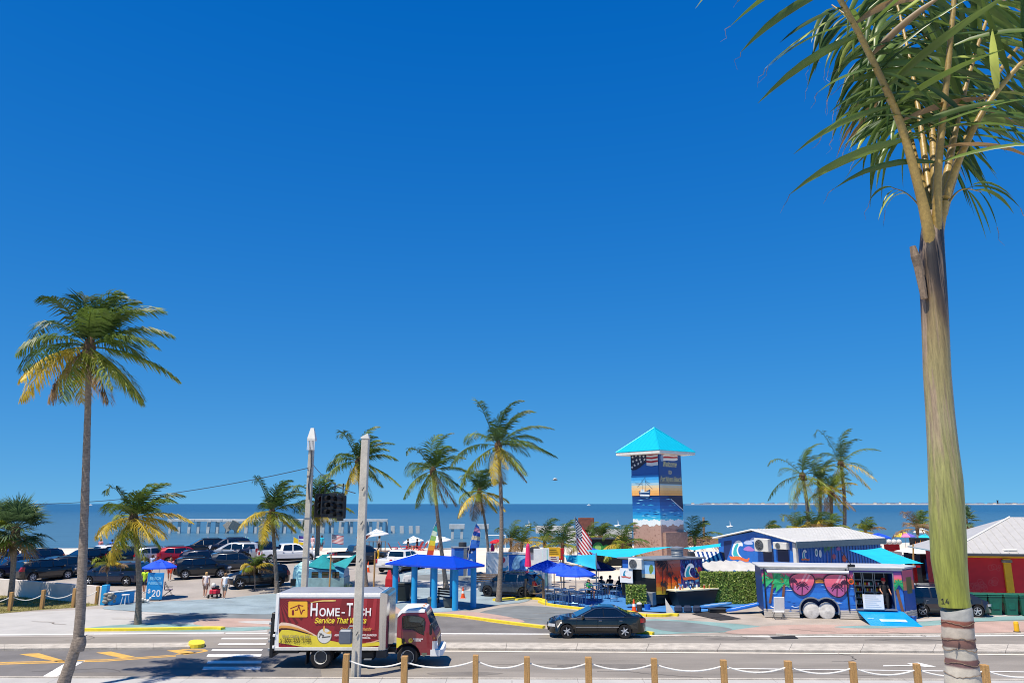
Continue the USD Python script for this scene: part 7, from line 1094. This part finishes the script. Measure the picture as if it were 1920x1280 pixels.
# ------------------------------------------------------------------ beach, flags, small stalls
STR = [M['white'], mat('grey_stripe', '#a8b4bc', .7)]
for px, pk, y, r_, lab in ((705, 992, 84, 1.35, 'white striped beach umbrella, largest, above the dark deck'), (775, 1005, 92, 1.25, 'white striped beach umbrella in the middle by the red chairs'), (822, 1004, 90, 1.5, 'white striped beach umbrella right of the rainbow feather flag')): b = ad(px, y); umbrella(lab, b, r_, D(px, pk, y)[2] - b[2] - .6, .6, STR, 'white striped beach umbrellas', 'beach_umbrella', -.12, stripes=True)
for px, y, pk, r_, cols, lab in ((1650, 76, 999, 1.2, [M['canopy_blue']], 'royal blue beach umbrella right of the blue roof'), (1699, 80, 997, 1.1, [mat('u%s' % n_, c, .7) for n_, c in (('yellow', '#e8d23a'), ('pink', '#e07aa8'), ('violet', '#6a5ac0'), ('sky', '#4a9ad8'), ('lime', '#9ac83a'), ('orange', '#f08a30'), ('red', '#e0483a'), ('white', '#e8e6e0'))], 'rainbow-panelled beach umbrella left of the big palm trunk'), (1731, 84, 990, .9, [M['offwhite']], 'pale grey beach umbrella right of the bare grey palm'), (1738, 78, 1001, 1.0, [M['turq']], 'small turquoise umbrella over the flame-painted stall'), (1410, 84, 995, 1.0, [M['white']], 'white umbrella tip behind the blue building gable'), (1158, 74, 1026, 1.6, [mat('pale_stripe_canvas', '#c8d6ea', .8)], 'pale striped market umbrella behind the long turquoise sail'), (1112, 72, 1028, 1.4, [M['canopy_blue'], mat('blue_check', '#4a7ac8', .8)], 'blue and pale panelled umbrella behind the creased turquoise cloth')):
    b = ad(px, y); umbrella(lab, b, r_, D(px, pk, y)[2] - b[2] - .4, .4, cols, None, 'beach_umbrella')
for px, y, lab, r_ in ((757, 86.5, 'red beach chair, leftmost of the row by the water', .3), (766, 88, 'red beach chair under the middle striped umbrella', .2), (784, 87, 'red beach chair turned right, beside the middle striped umbrella', 2.7), (792, 86.2, 'red beach chair turned right, third of the row', 2.9), (818, 87.5, 'dark red beach chair right of the rainbow flag', 2.6), (738, 84.5, 'red beach chair nearest the dark deck', 0.4)): adirondack(lab, ad(px, y), r_, mat('beach_chair_red', '#c2222e', .5) if px != 818 else M['dkred'], 'red beach chairs by the water')
t = thing('dark_deck', 'small dark timber deck with railings under the white striped umbrella', 'deck', ad(702, 81)); part(t, 'platform', box(0, 0, .25, 2.6, 1.8, .5), M['oldwood'])
for k in range(7): part(t, 'rail_post', box(-1.25 + k * .42, -.85, 1.0, .08, .08, 1.1), M['black'] if k % 2 else M['oldwood'])
part(t, 'rail', box(0, -.85, 1.5, 2.6, .1, .06), M['oldwood']); part(t, 'cover', of(m3.Manifold.hull_points(np.array([(-1.9, -.5, 1.9), (-.4, -.5, 2.2), (-.4, .5, 2.2), (-1.9, .5, 1.9), (-1.2, 0, 1.3)]))), M['dkred'])
def flagpole(label, px, py0, y, pt, cloth, name='flag', group=None, r=.02, polelook='white'):
    b = ad(px, y); top = D(px + cloth.get('lean', 0), pt, y); t = thing(name, label, 'flag', b, 0, group); part(t, 'pole', rod((0, 0, 0), top - b, r, 6), M[polelook])
    if cloth['kind'] == 'bars':
        w, h_ = cloth['w'], cloth['h']; o = top - b - Z * (h_ + .05) + X * r; nx = 12; ang = cloth.get('sag', 0)
        for i, (c, v0, v1, u0, u1) in enumerate(cloth['bars']):
            V, Fc = [], []
            for k in range(nx + 1):
                u = u0 + (u1 - u0) * k / nx; off = .07 * math.sin(u * 6) * w; 
                for v in (v0, v1): V.append(o + X * u * w * math.cos(ang) + Z * (v * h_ - u * w * math.sin(ang)) + Y * (off - .004 * (i if cloth.get('stack') else 0)))
            for k in range(nx): Fc.append((2 * k, 2 * k + 2, 2 * k + 3, 2 * k + 1))
            part(t, 'stripe', (np.array(V), np.array(Fc)), mat('flag_' + c[1:], c, .8, var=.06), True)
        if cloth.get('stars'):
            for r_ in range(5):
                for c_ in range(5): u, v = .06 + c_ * .075, .55 + r_ * .09; p = o + X * u * w * math.cos(ang) + Z * (v * h_ - u * w * math.sin(ang)) + Y * (.07 * math.sin(u * 6) * w - .03); part(t, 'star', placed(prism(star(0, 0, .035 * h_), 0, .004), p, X, Z), M['white'])
    return t
usbars = [('#b01c2c' if k % 2 == 0 else '#e6e4e2', 1 - (k + 1) / 13, 1 - k / 13, .4 if k < 7 else 0, 1) for k in range(13)] + [('#1c2a5c', 6 / 13, 1, 0, .4)]
flagpole('large striped and starred flag hanging from a tilted pole left of the tower', 1086, 0, 64, 968, dict(kind='bars', w=2.3, h=2.4, bars=usbars, stars=True, sag=.95, lean=-8), 'national_flag', r=.035, polelook='steel'); flagpole('small striped and starred flag flying over the turquoise boat', 622, 0, 70, 1000, dict(kind='bars', w=1.1, h=.75, bars=usbars, stars=True, sag=.15), 'national_flag')
flagpole('small flag with purple and white bars behind the white pickup', 560, 0, 78, 1003, dict(kind='bars', w=1.0, h=.6, bars=[('#4a3a8c', .55, 1, 0, 1), ('#e8e8ee', .3, .55, 0, 1), ('#2a3a9c', .12, .3, 0, 1), ('#e8e8ee', 0, .12, 0, 1)], sag=.1), 'bar_flag')
b = ad(549, 79); t = thing('yellow_pennant', 'yellow triangular pennant above the white pickup', 'flag', b); pz = D(549, 1006, 79)[2] - b[2]; part(t, 'pole', rod((0, 0, 0), (0, 0, pz), .02, 6), M['white']); part(t, 'cloth', of(m3.Manifold.hull_points(np.array([(0, 0, pz), (0, 0, pz - .85), (1.5, .1, pz - .8), (0, .01, pz), (0, .01, pz - .85), (1.5, .11, pz - .8)]))), M['yellow_flat'])
for px, py, lab, c in ((389, 1006, 'small mauve sail tip above the black back-line suv', '#b89ad0'), (459, 1005, 'small mint beach flag left of its twin above the silver van', '#5ad0c0'), (464, 1006, 'small mint beach flag right of its twin above the silver van', '#5ad0c0'), ): b = ad(px, 88); z_ = D(px, py, 88)[2] - b[2]; t = thing('beach_flag', lab, 'flag', b); part(t, 'pole', rod((0, 0, 0), (0, 0, z_), .02, 5), M['white']); part(t, 'cloth', of(m3.Manifold.hull_points(np.array([(0, 0, z_), (0, 0, z_ - .9), (.45, 0, z_ - .8), (0, .02, z_), (.45, .02, z_ - .8)]))), mat('sail_' + c[1:], c, .8))
def feather(label, px, y, pt, pb_, w, cols, lean):
    b = ad(px, y); zt_, zb_ = D(px, pt, y)[2] - b[2], D(px, pb_, y)[2] - b[2]; t = thing('feather_flag', label, 'flag', b); sp = [np.array([lean * s ** 2.2, 0, zt_ * s]) for s in np.linspace(0, 1, 14)]; part(t, 'pole', tube(sp, np.linspace(.03, .012, 14), 6), M['white']); n_ = len(cols); N = 4 * n_; E1, E2 = [], []
    for k in range(N + 1): s = zb_ / zt_ + (1 - zb_ / zt_) * k / N; p = np.array([lean * s ** 2.2, 0, zt_ * s]); ww = w * (math.sin(PI * min(1, .12 + .88 * (1 - k / N) * 1.0)) ** .5 if k > N * .5 else 1) * (1 if k > 1 else .7); E1.append(p); E2.append(p + np.array([w * min(1, 1.15 * (1 - k / N) ** .45) + .02, .02, -.25 * k / N]))
    for i, c in enumerate(cols):
        V, Fc = [], []
        for k in range(4 * i, 4 * i + 5): V += [E1[k], E2[k]]
        for k in range(4): Fc.append((2 * k, 2 * k + 1, 2 * k + 3, 2 * k + 2))
        part(t, 'panel', (np.array(V), np.array(Fc)), mat('feather_' + c[1:], c, .75), True)
    return t
feather('rainbow feather flag behind the bus shelter roof', 798, 68, 975, 1040, .55, ['#d8482c', '#f09a2a', '#f0d83a', '#9cc86a', '#d8e8d0', '#3aa8a0', '#2a6a9c'], .9); feather('blue and pink feather flag beside the blue kiosk', 876, 66, 979, 1027, .75, ['#2a6ad0', '#3a7ad8', '#e8d8b8', '#2a5ac0', '#e8a0c8', '#2f7ae0'], .75)
for px, y, lab in ((923, 66, 'closed pink umbrella left of the white cabinet'), (990, 63, 'closed pink umbrella before the wave-painted trailer')): b = ad(px, y); zt_ = D(px, 1018, y)[2] - b[2]; t = thing('closed_umbrella', lab, 'umbrella', b, 0, 'closed pink umbrellas'); part(t, 'canopy', lathe([(.05, zt_), (.14, zt_ - .2), (.2, zt_ - .9), (.27, zt_ - 1.8), (.1, zt_ - 1.85)], 10), M['pinkcloth']); part(t, 'pole', rod((0, 0, 0), (0, 0, zt_), .025), M['steel'])
p = ad(869, 67); t = thing('blue_kiosk', 'bright blue kiosk box with a tank on top behind the shelter roof', 'kiosk', p, .25); zt_ = D(869, 1026, 67)[2] - p[2]; part(t, 'wall', box(0, 0, zt_ / 2, 1.9, 1.6, zt_, .02), M['blue']); part(t, 'corner_trim', box(0, -.82, zt_ / 2, .3, .04, zt_), M['grey']); part(t, 'roof', box(0, 0, zt_ + .04, 2.0, 1.7, .08, .02), M['grey']); part(t, 'tank', lathe([(0, .08), (.35, .08), (.35, .42), (.3, .46), (0, .46)], 16, c=(-.1, 0, zt_)), M['dkgrey']); layers(t, 'print', [(disc(.5, 1.2, .14, 14), '#c8d8f0'), (disc(.35, 2.0, .2, 14), '#10204c'), (disc(.7, 2.15, .16, 14), '#10204c'), (disc(.55, 1.9, .08, 10), '#dce6f4')], np.array([0, -.802, 0]), X)
p = ad(925, 62.5); t = thing('white_cabinet', 'tall white cabinet behind the grey suv left of the palm trunk', 'cabinet', p); zt_ = D(925, 1034, 62.5)[2] - p[2]; part(t, 'body', box(0, 0, zt_ / 2, 1.15, 1.1, zt_, .02), M['offwhite']); part(t, 'door', box(-.05, -.56, zt_ / 2, .95, .03, zt_ - .2, .01), M['white']); part(t, 'handle', box(-.4, -.59, zt_ * .55, .08, .03, .05), M['dkgrey'])
p = ad(972, 66); t = thing('ice_trailer', 'small white and blue trailer painted with curling waves behind the grey suv', 'trailer', p, -.1); zt_ = D(972, 1038, 66)[2] - p[2]; part(t, 'body', box(0, 0, zt_ / 2 + .25, 3.9, 1.9, zt_ - .45, .06), M['blue']); part(t, 'roof', box(0, 0, zt_ + .06, 4.0, 2.0, .07, .02), M['offwhite'])
L = [(R(-1.93, .5, -.7, zt_ - .05), '#dfe8ee'), (P2(chaikin([(-.6, .6), (-.2, 1.8), (.5, 1.9), (1.2, 1.5), (.6, 1.6), (.1, 1.2), (.3, .7)], 2)), '#8fc8ee'), (P2(chaikin([(.6, .6), (.9, 1.5), (1.6, 1.6), (1.9, 1.0), (1.5, 1.3), (1.1, .8)], 2)), '#dcebf6'), (disc(-1.3, 1.4, .28, 16), '#d23a4a'), (P2(chaikin([(-1.9, .6), (-1.5, .9), (-1.0, .7), (-.75, 1.1), (-.75, .5), (-1.9, .5)], 2)), '#4aa8d8'), (P2(chaikin([(-1.9, 1.2), (-1.6, 1.9), (-1.0, 1.95), (-.8, 1.6), (-1.2, 1.75), (-1.6, 1.3)], 2)), '#5ab8d8')]; layers(t, 'mural', L, np.array([0, -.952, 0]), X)
for x in (-1.0, 1.0): part(t, 'wheel', lathe([(0, -.1), (.33, -.1), (.33, .1), (0, .1)], 18, 'y', (x, -.85, .33)), M['rubber'])
p = ad(1003, 65); t = thing('small_stall', 'narrow white stall with a black roof beside the pink closed umbrella', 'stall', p); zt_ = D(1003, 1034, 65)[2] - p[2]; part(t, 'wall', box(0, 0, zt_ / 2, 1.1, 1.0, zt_), M['white']); part(t, 'roof', of(m3.Manifold.hull_points(np.array([(-.75, -.7, zt_), (.75, -.7, zt_), (.75, .7, zt_), (-.75, .7, zt_), (-.3, 0, zt_ + .4), (.3, 0, zt_ + .4)]))), M['black']); part(t, 'base_panel', box(0, -.51, .4, 1.0, .02, .8), M['shelter_blue'])
for px, y, pt, w, lab in ((1014, 61, 1028, 1.1, 'white banner board, leftmost of the group left of the patio umbrellas'), (1024, 60, 1027, .5, 'narrow white board with a mint stripe beside the banner'), (1018, 58, 1066, 1.3, 'low white board behind the grey rope post')): b = ad(px, y); z_ = D(px, pt, y)[2] - b[2]; t = thing('banner_board', lab, 'sign', b); part(t, 'panel', box(0, 0, z_ / 2 + .1, w, .05, z_ - .2, .01), M['white']); part(t, 'stripe', box(w * .2, -.03, z_ / 2 + .1, w * .15, .01, z_ - .4), mat('mint', '#a8dcd0')); part(t, 'foot', box(0, 0, .05, w, .4, .1), M['grey'])
for px, y, py, w, h_, c, lab in ((1039, 62, 1036, 1.05, .85, M['gold'], 'square yellow sign board above the patio umbrellas'), (1039, 62, 1050, .8, .6, M['offwhite'], 'white sign board below the yellow one'), (1051, 63, 1038, .6, .9, M['red'], 'narrow red notice right of the yellow sign board')): b = ad(px, y); z_ = D(px, py, y)[2] - b[2]; t = thing('sign_board', lab, 'sign', b); part(t, 'panel', box(0, -.02 - (.06 if c is M['offwhite'] else 0), z_, w, .04, h_, .01), c); part(t, 'post', rod((0, .05, 0), (0, .05, z_ + h_ * .5), .04), M['oldwood']); layers(t, 'print', [(R(-w * .35, -h_ * .1 + k * .15, w * (.35 - .08 * k), -h_ * .1 + k * .15 + .05), '#5a4a20' if c is M['gold'] else '#8a4a5a') for k in range(3)], np.array([0, -.045 - (.06 if c is M['offwhite'] else 0), z_]), X)
b = ad(931, 84); t = thing('goal_frame', 'white goal frame with a net standing on the sand', 'goal', b); zt_ = D(931, 1003, 84)[2] - b[2]; 
for x in (-.95, .95): part(t, 'upright', rod((x, 0, 0), (x, 0, zt_), .04), M['white']); part(t, 'stay', rod((x, 0, zt_), (x, 1.0, 0), .025), M['white'])
part(t, 'crossbar', rod((-.95, 0, zt_), (.95, 0, zt_), .04), M['white'])
b = ad(932, 79); t = thing('spectator_umbrella', 'red and white patterned small umbrella beside the goal frame', 'umbrella', b); z_ = D(932, 1010, 79)[2] - b[2]; part(t, 'canopy', TM(canopy(.75, .3).vertices + (0, 0, z_ - .3), canopy(.75, .3).faces), M['red']); part(t, 'pole', rod((0, 0, 0), (0, 0, z_), .02), M['steel'])
# turquoise boat stall and its clutter
b = ad(602, 57.5); t = thing('boat_stall', 'old boat stall with a white and turquoise rounded prow and teal sail covers', 'boat', b); bh = D(602, 1046, 57.5)[2] - b[2]
P_ = []
for x, w, zt2 in ((-2.05, .25, 1.5), (-1.9, .7, 1.9), (-1.4, 1.05, 2.2), (-.6, 1.15, 2.3), (.9, 1.15, 2.1), (1.9, 1.0, 1.8)): P_ += [(x, s * w, z) for s in (-1, 1) for z in (.35, zt2 * .8)] + [(x, s * w * .65, zt2) for s in (-1, 1)]
hull_ = m3.Manifold.hull_points(np.array(P_)); part(t, 'prow', of(hull_ ^ slab(-3, -.7, -2, 2, 0, 3)), mat('prow_white_teal', '#a9dbe2', .5, var=.45, scale=2.2), 40); part(t, 'hull', of(hull_ ^ slab(-.7, 3, -2, 2, 0, 1.15)), mat('dull_teal_hull', '#7fa0a4', .6, var=.2)); part(t, 'cabin', of(hull_.scale((.97, .95, .97)) ^ slab(-.69, 3, -2, 2, 1.13, 3)), mat('cabin_blue', '#4a86a8', .35, var=.25)); part(t, 'hatch', box(-1.75, -.85, .8, .5, .12, .5), M['black'])
for x in (-.2, .55, 1.3): part(t, 'window', box(x, -1.1, 1.35, .5, .04, .45, .02), M['glass'])
tealc = mat('teal_cover', '#0f8f96', .8, var=.15); part(t, 'cover', of(m3.Manifold.hull_points(np.array([(-.9, -1.0, 1.95), (.2, -.9, 2.75), (.3, .6, 2.7), (1.3, -1.15, 1.75), (.3, -1.25, 1.8)]))), tealc); part(t, 'cover', of(m3.Manifold.hull_points(np.array([(1.0, -.9, 2.1), (2.6, -.4, 2.75), (2.5, .5, 2.7), (2.0, -1.1, 1.8)]))), tealc); part(t, 'awning', box(.9, .2, bh + .1, 2.6, 1.2, .08, .03), M['white'])
for px, y, py, lab in ((618, 55.5, 1040, 'bamboo pole in front of the teal covered boat'), (701, 56, 1034, 'bamboo pole left of the white pickup seen from behind')): b = ad(px, y); t = thing('bamboo_pole', lab, 'pole', b, 0, 'bamboo poles by the boat'); z_ = D(px, py, y)[2] - b[2]; part(t, 'pole', rod((0, 0, 0), (0, 0, z_), .06, 8), M['wood']); part(t, 'cap', ball((0, 0, z_), .07, 1), M['oldwood'])
rng = np.random.default_rng(17)
b = ad(556, 57); t = thing('driftwood_pile', 'pile of driftwood and shells before the boat prow', 'heap', b)
for k in range(16): p = rng.uniform((-.9, -.4, .1), (.9, .4, .7)); part(t, 'branch', rod(p, p + rng.uniform((-.5, -.2, -.1), (.5, .2, .4)), rng.uniform(.03, .07), 5), M['oldwood'] if k % 3 else M['offwhite'])
b = ad(740, 56.5); t = thing('kayak_rack', 'bright red kayaks stacked upright behind the near concrete pole', 'kayak', b)
for k in range(2): part(t, 'hull', of(m3.Manifold.hull_points(np.array([(-.4 + k * .5 + w * sx, d * .3, z) for z, w, d in ((0, .1, .5), (.4, .24, 1), (1.1, .24, 1), (1.7, .08, .4)) for sx in (-1, 1) for d in (-d, d)]))), M['red'])
for px, y, a_, lab in ((757, 55, .25, 'white leaning notice board beside the red kayaks, left of two'), (770, 54.5, -.05, 'white notice board beside the red kayaks, right of two')): b = ad(px, y); t = thing('notice_board', lab, 'sign', b, 0, 'white notice boards by the kayaks'); g = box(0, 0, .75, .75, .05, 1.5, .01); part(t, 'board', TM(g.vertices @ trimesh.transformations.rotation_matrix(a_, (0, 1, 0))[:3, :3].T, g.faces), M['white']); part(t, 'print', box(.05 + a_ * .7, -.035, .85, .45, .01, .8), mat('photo_print', '#8a929c', .6, var=.5, scale=8)); part(t, 'stay', rod((0, .4, 0), (a_ * 1.2, 0, 1.2), .02, 5), M['grey'])
t = thing('dark_shrub', 'dark spiky plant at the foot of the near concrete pole', 'shrub', ad(652, 55.5)); rng = np.random.default_rng(31); V, Fc = [], []
for k in range(70): a_, e_ = rng.uniform(0, 2 * PI), rng.uniform(.3, 1.4); d = np.array([math.cos(a_) * math.cos(e_), math.sin(a_) * math.cos(e_), math.sin(e_)]); ribbon(V, Fc, [np.zeros(3), d * .6, d * 1.15 + (0, 0, -.15)], [.05, .05, .005], unit(np.cross(d, Z)))
part(t, 'leaves', TM(V, Fc), deep_green, kind='stuff'); part(t, 'stem', rod((0, 0, 0), (0, 0, .3), .06), M['fibre'])
t = thing('yellow_bollard', 'yellow bollard standing before the sand left of the white pickup', 'bollard', ad(709, 74)); part(t, 'post', lathe([(0, 0), (.1, 0), (.1, 1.25), (.07, 1.32), (0, 1.34)], 14), M['gold']); part(t, 'base', box(0, 0, .03, .4, .4, .06), M['kerbstone'])
# mesh fence and flag at the left shore
t = thing('mesh_fence', 'low grey-green mesh fence along the shore behind the left cars', 'fence', (0, 0, 0)); xa_, xb_ = D(-60, 1040, 88)[0], D(196, 1040, 88)[0]; fz_ = D(100, 1034, 88)[2]; part(t, 'mesh', box((xa_ + xb_) / 2, 88, (fz_ + 1.2) / 2 - .2, xb_ - xa_, .04, fz_ - 1.2 + .4), mat('fence_mesh', '#3f5f62', .8, var=.2))
for px in (-40, 0, 40, 80, 115, 157, 194): part(t, 'fence_post', rod((D(px, 1040, 88)[0], 87.95, .5), (D(px, 1040, 88)[0], 87.95, fz_ + .12), .06), M['offwhite'])
flagpole('royal blue flag flying at the left edge beside the fan palm', 1, 0, 66, 1010, dict(kind='bars', w=1.0, h=.75, bars=[('#1a48c8', 0, 1, 0, 1)], sag=.25), 'blue_flag')
t = thing('volleyball_net', 'blue edged volleyball net on the shore behind the left cars', 'net', (0, 0, 0)); a, c = D(48, 1032, 90), D(114, 1030, 90); part(t, 'tape', tube(np.array(sag(a, c, .12, 8)), .06, 5), M['blue']); part(t, 'tape', tube(np.array(sag(a - Z * .4, c - Z * .45, .1, 8)), .04, 5), M['blue'])
for p in (a, c): part(t, 'post', rod(p - Z * 2.0, p + Z * .1, .05), M['steel'])
for px, py, y, r_, lab in ((94, 1009, 118, .32, 'round white buoy floating off the left shore'), (449, 1003, 128, .2, 'small white buoy floating behind the silver van'), (734, 1008, 118, .2, 'small white buoy near the lone piles')): solo('buoy', cat([ball((D(px, py, y)[0], y, -.95 + r_ * .6), r_, 2), rod((D(px, py, y)[0], y, -1.2), (D(px, py, y)[0], y, -.6 + r_ * 1.4), .04)]), M['white'], lab, 'buoy', smooth=30)
for px, py, y, lab in ((991, 976, 260, 'tiny white sail on the sea right of the tallest palm'), (1158, 977, 260, 'tiny white sail on the sea left of the tower'), (1368, 978, 250, 'tiny white sail on the sea right of the tower'), (1104, 945, 3000, 'distant white motor boat near the horizon left of the tower'), (170, 945, 3000, 'distant white motor boat near the horizon behind the tall palm')):
    p = D(px, py, y); s = 1 if y < 1000 else 7; t = thing('sailing_boat' if s == 1 else 'motor_boat', lab, 'boat', (p[0], y, -1.0)); part(t, 'hull', of(m3.Manifold.hull_points(np.array([(-1 * s, -.4, 0), (-1 * s, .4, 0), (-1.1 * s, 0, .4 * s), (1.1 * s, 0, .45 * s), (.8 * s, -.4, .35 * s), (.8 * s, .4, .35 * s), (.6 * s, 0, -.1)]))), M['white']); 
    part(t, 'sail' if s == 1 else 'cabin', of(m3.Manifold.hull_points(np.array([(0, 0, .4), (.55, .1, .45), (.05, 0, 2.2), (0, .05, .4)]))) if s == 1 else box(0, 0, .6 * s, .9 * s, .6, .5 * s), M['white'])
p = D(1041, 899, 60); t = thing('seabird', 'grey seabird gliding in the sky right of the tallest palm', 'bird', p); part(t, 'body', ball((0, 0, 0), .09, 2, (2.2, .8, .8)), M['grey']); part(t, 'wing', of(m3.Manifold.hull_points(np.array([(.1, 0, .02), (-.1, 0, .02), (-.1, -.45, .12), (.08, -.4, .13), (-.15, -.75, .05)]))), M['offwhite']); part(t, 'wing', of(m3.Manifold.hull_points(np.array([(.1, 0, .02), (-.1, 0, .02), (-.1, .45, .12), (.08, .4, .13), (-.15, .75, .05)]))), M['offwhite']); part(t, 'tail', box(-.22, 0, 0, .16, .1, .02), M['grey'])
# stalls on the sand at the right
p = ad(1675, 70); t = thing('red_banner', 'red banner panel over a white stall right of the blue roof', 'stall', p); z_ = D(1675, 1026, 70)[2] - p[2]; part(t, 'banner', box(0, 0, z_, 1.4, .06, .65, .01), M['red']); part(t, 'stall_wall', box(0, .5, z_ / 2, 1.8, .8, z_ - .4), M['offwhite']); 
for k in range(4): part(t, 'cushion', ball((-.7 + k * .45, -.1, z_ + .5), .24, 1), M['cloth_white'])
p = ad(1731, 68); t = thing('flame_stall', 'black stall front painted with orange flames left of the big palm trunk', 'stall', p); z_ = D(1731, 1008, 68)[2] - p[2]; part(t, 'wall', box(0, 0, z_ / 2, 1.6, .8, z_), M['black']); L = [(P2([(-.75 + k * .3, z_ - .95), (-.68 + k * .3, z_ - .2 - .15 * (k % 2)), (-.6 + k * .3, z_ - .55), (-.52 + k * .3, z_ - .1 - .2 * ((k + 1) % 2)), (-.45 + k * .3, z_ - .95)]), ['#e8782a', '#f0a83a'][k % 2]) for k in range(5)]; layers(t, 'flames', L, np.array([0, -.402, 0]), X)
p = ad(1700, 60); t = thing('beach_shrubs', 'low green shrubs on the sand left of the big palm trunk', 'shrub', p); rng = np.random.default_rng(33); V = []
for _ in range(900): q = rng.normal(0, 1, 3) * (1.2, .6, .28) + (0, 0, .45); a_, b_2 = unit(rng.normal(0, 1, 3)), unit(rng.normal(0, 1, 3)); V += [q - a_ * .08, q + b_2 * .06, q + a_ * .08]
part(t, 'leaves', TM(V, np.arange(len(V)).reshape(-1, 3)), hedge_leaf, kind='stuff'); part(t, 'stem', rod((0, 0, -.05), (0, 0, .4), .06), M['fibre'])
p = ad(1712, 55); solo('wooden_post', rod(p, D(1712, 1020, 55), .06, 8), M['wood'], 'thin timber post behind the turquoise sail, left of the bare palm', 'post')
p = ad(1710, 53.5); t = thing('red_post_stall', 'red painted post and white leaning panels behind the trailer nose', 'stall', p); z_ = D(1710, 1060, 53.5)[2]; part(t, 'post', box(0.3, 0, z_ / 2, .22, .22, z_), M['red']); part(t, 'panel', box(-.3, .1, z_ / 2, .7, .06, z_ - .2), M['offwhite']); part(t, 'crossbar', box(0, 0, z_ - .05, 1.4, .12, .12), M['red'])
rr_ = thing('brick_ruin', 'broken brown pier approach wall on the shore right of the tower', 'ruin', (0, 0, 0)); part(rr_, 'wall', box(D(1350, 1000, 96)[0], 96, 1.6, 8.0, .8, 1.5, .05), mat('rusty_rail', '#8a6a5a', .9, var=.3)); part(rr_, 'post', rod((D(1319, 1000, 95)[0], 95, 0), (D(1319, 970, 95)[0], 95, D(1319, 969, 95)[2]), .14), M['oldwood']); 
t = thing('shore_ruin', 'grey concrete shore ruin with a brown chimney block left of the tower', 'ruin', (0, 0, 0)); a = D(1105, 992, 100); part(t, 'wall', box(a[0] + 1.2, 100, a[2] - .9, 8.5, 1.0, 1.8, .05), M['pier']); part(t, 'block', box(D(1099, 984, 100)[0], 100, D(1099, 984, 100)[2], 2.0, 1.0, 1.9, .05), mat('rust_block', '#6a4038', .9, var=.3)); part(t, 'deck', box(D(1040, 990, 102)[0], 102, D(1040, 992, 102)[2], 5.0, 1.0, .9), M['pier'])
b = ad(1132, 73); t = thing('black_stage', 'black stall with a green painted sign behind the long turquoise sail', 'stall', b); z_ = D(1132, 1010, 73)[2] - b[2]; part(t, 'wall', box(.5, 0, z_ / 2, 4.2, 1.5, z_), M['black']); layers(t, 'print', [(disc(-.6, z_ - .75, .5, 16), '#3a9a3a'), (disc(-.6, z_ - .75, .3, 14), '#a8d86a'), (disc(.2, z_ - .8, .35, 14), '#2f8a3a'), (R(.8, z_ - .5, 1.5, z_ - .4), '#9a9a8a')], np.array([0, -.752, 0]), X); part(t, 'roof', box(.5, 0, z_ + .05, 4.6, 1.9, .1), M['dkgrey'])
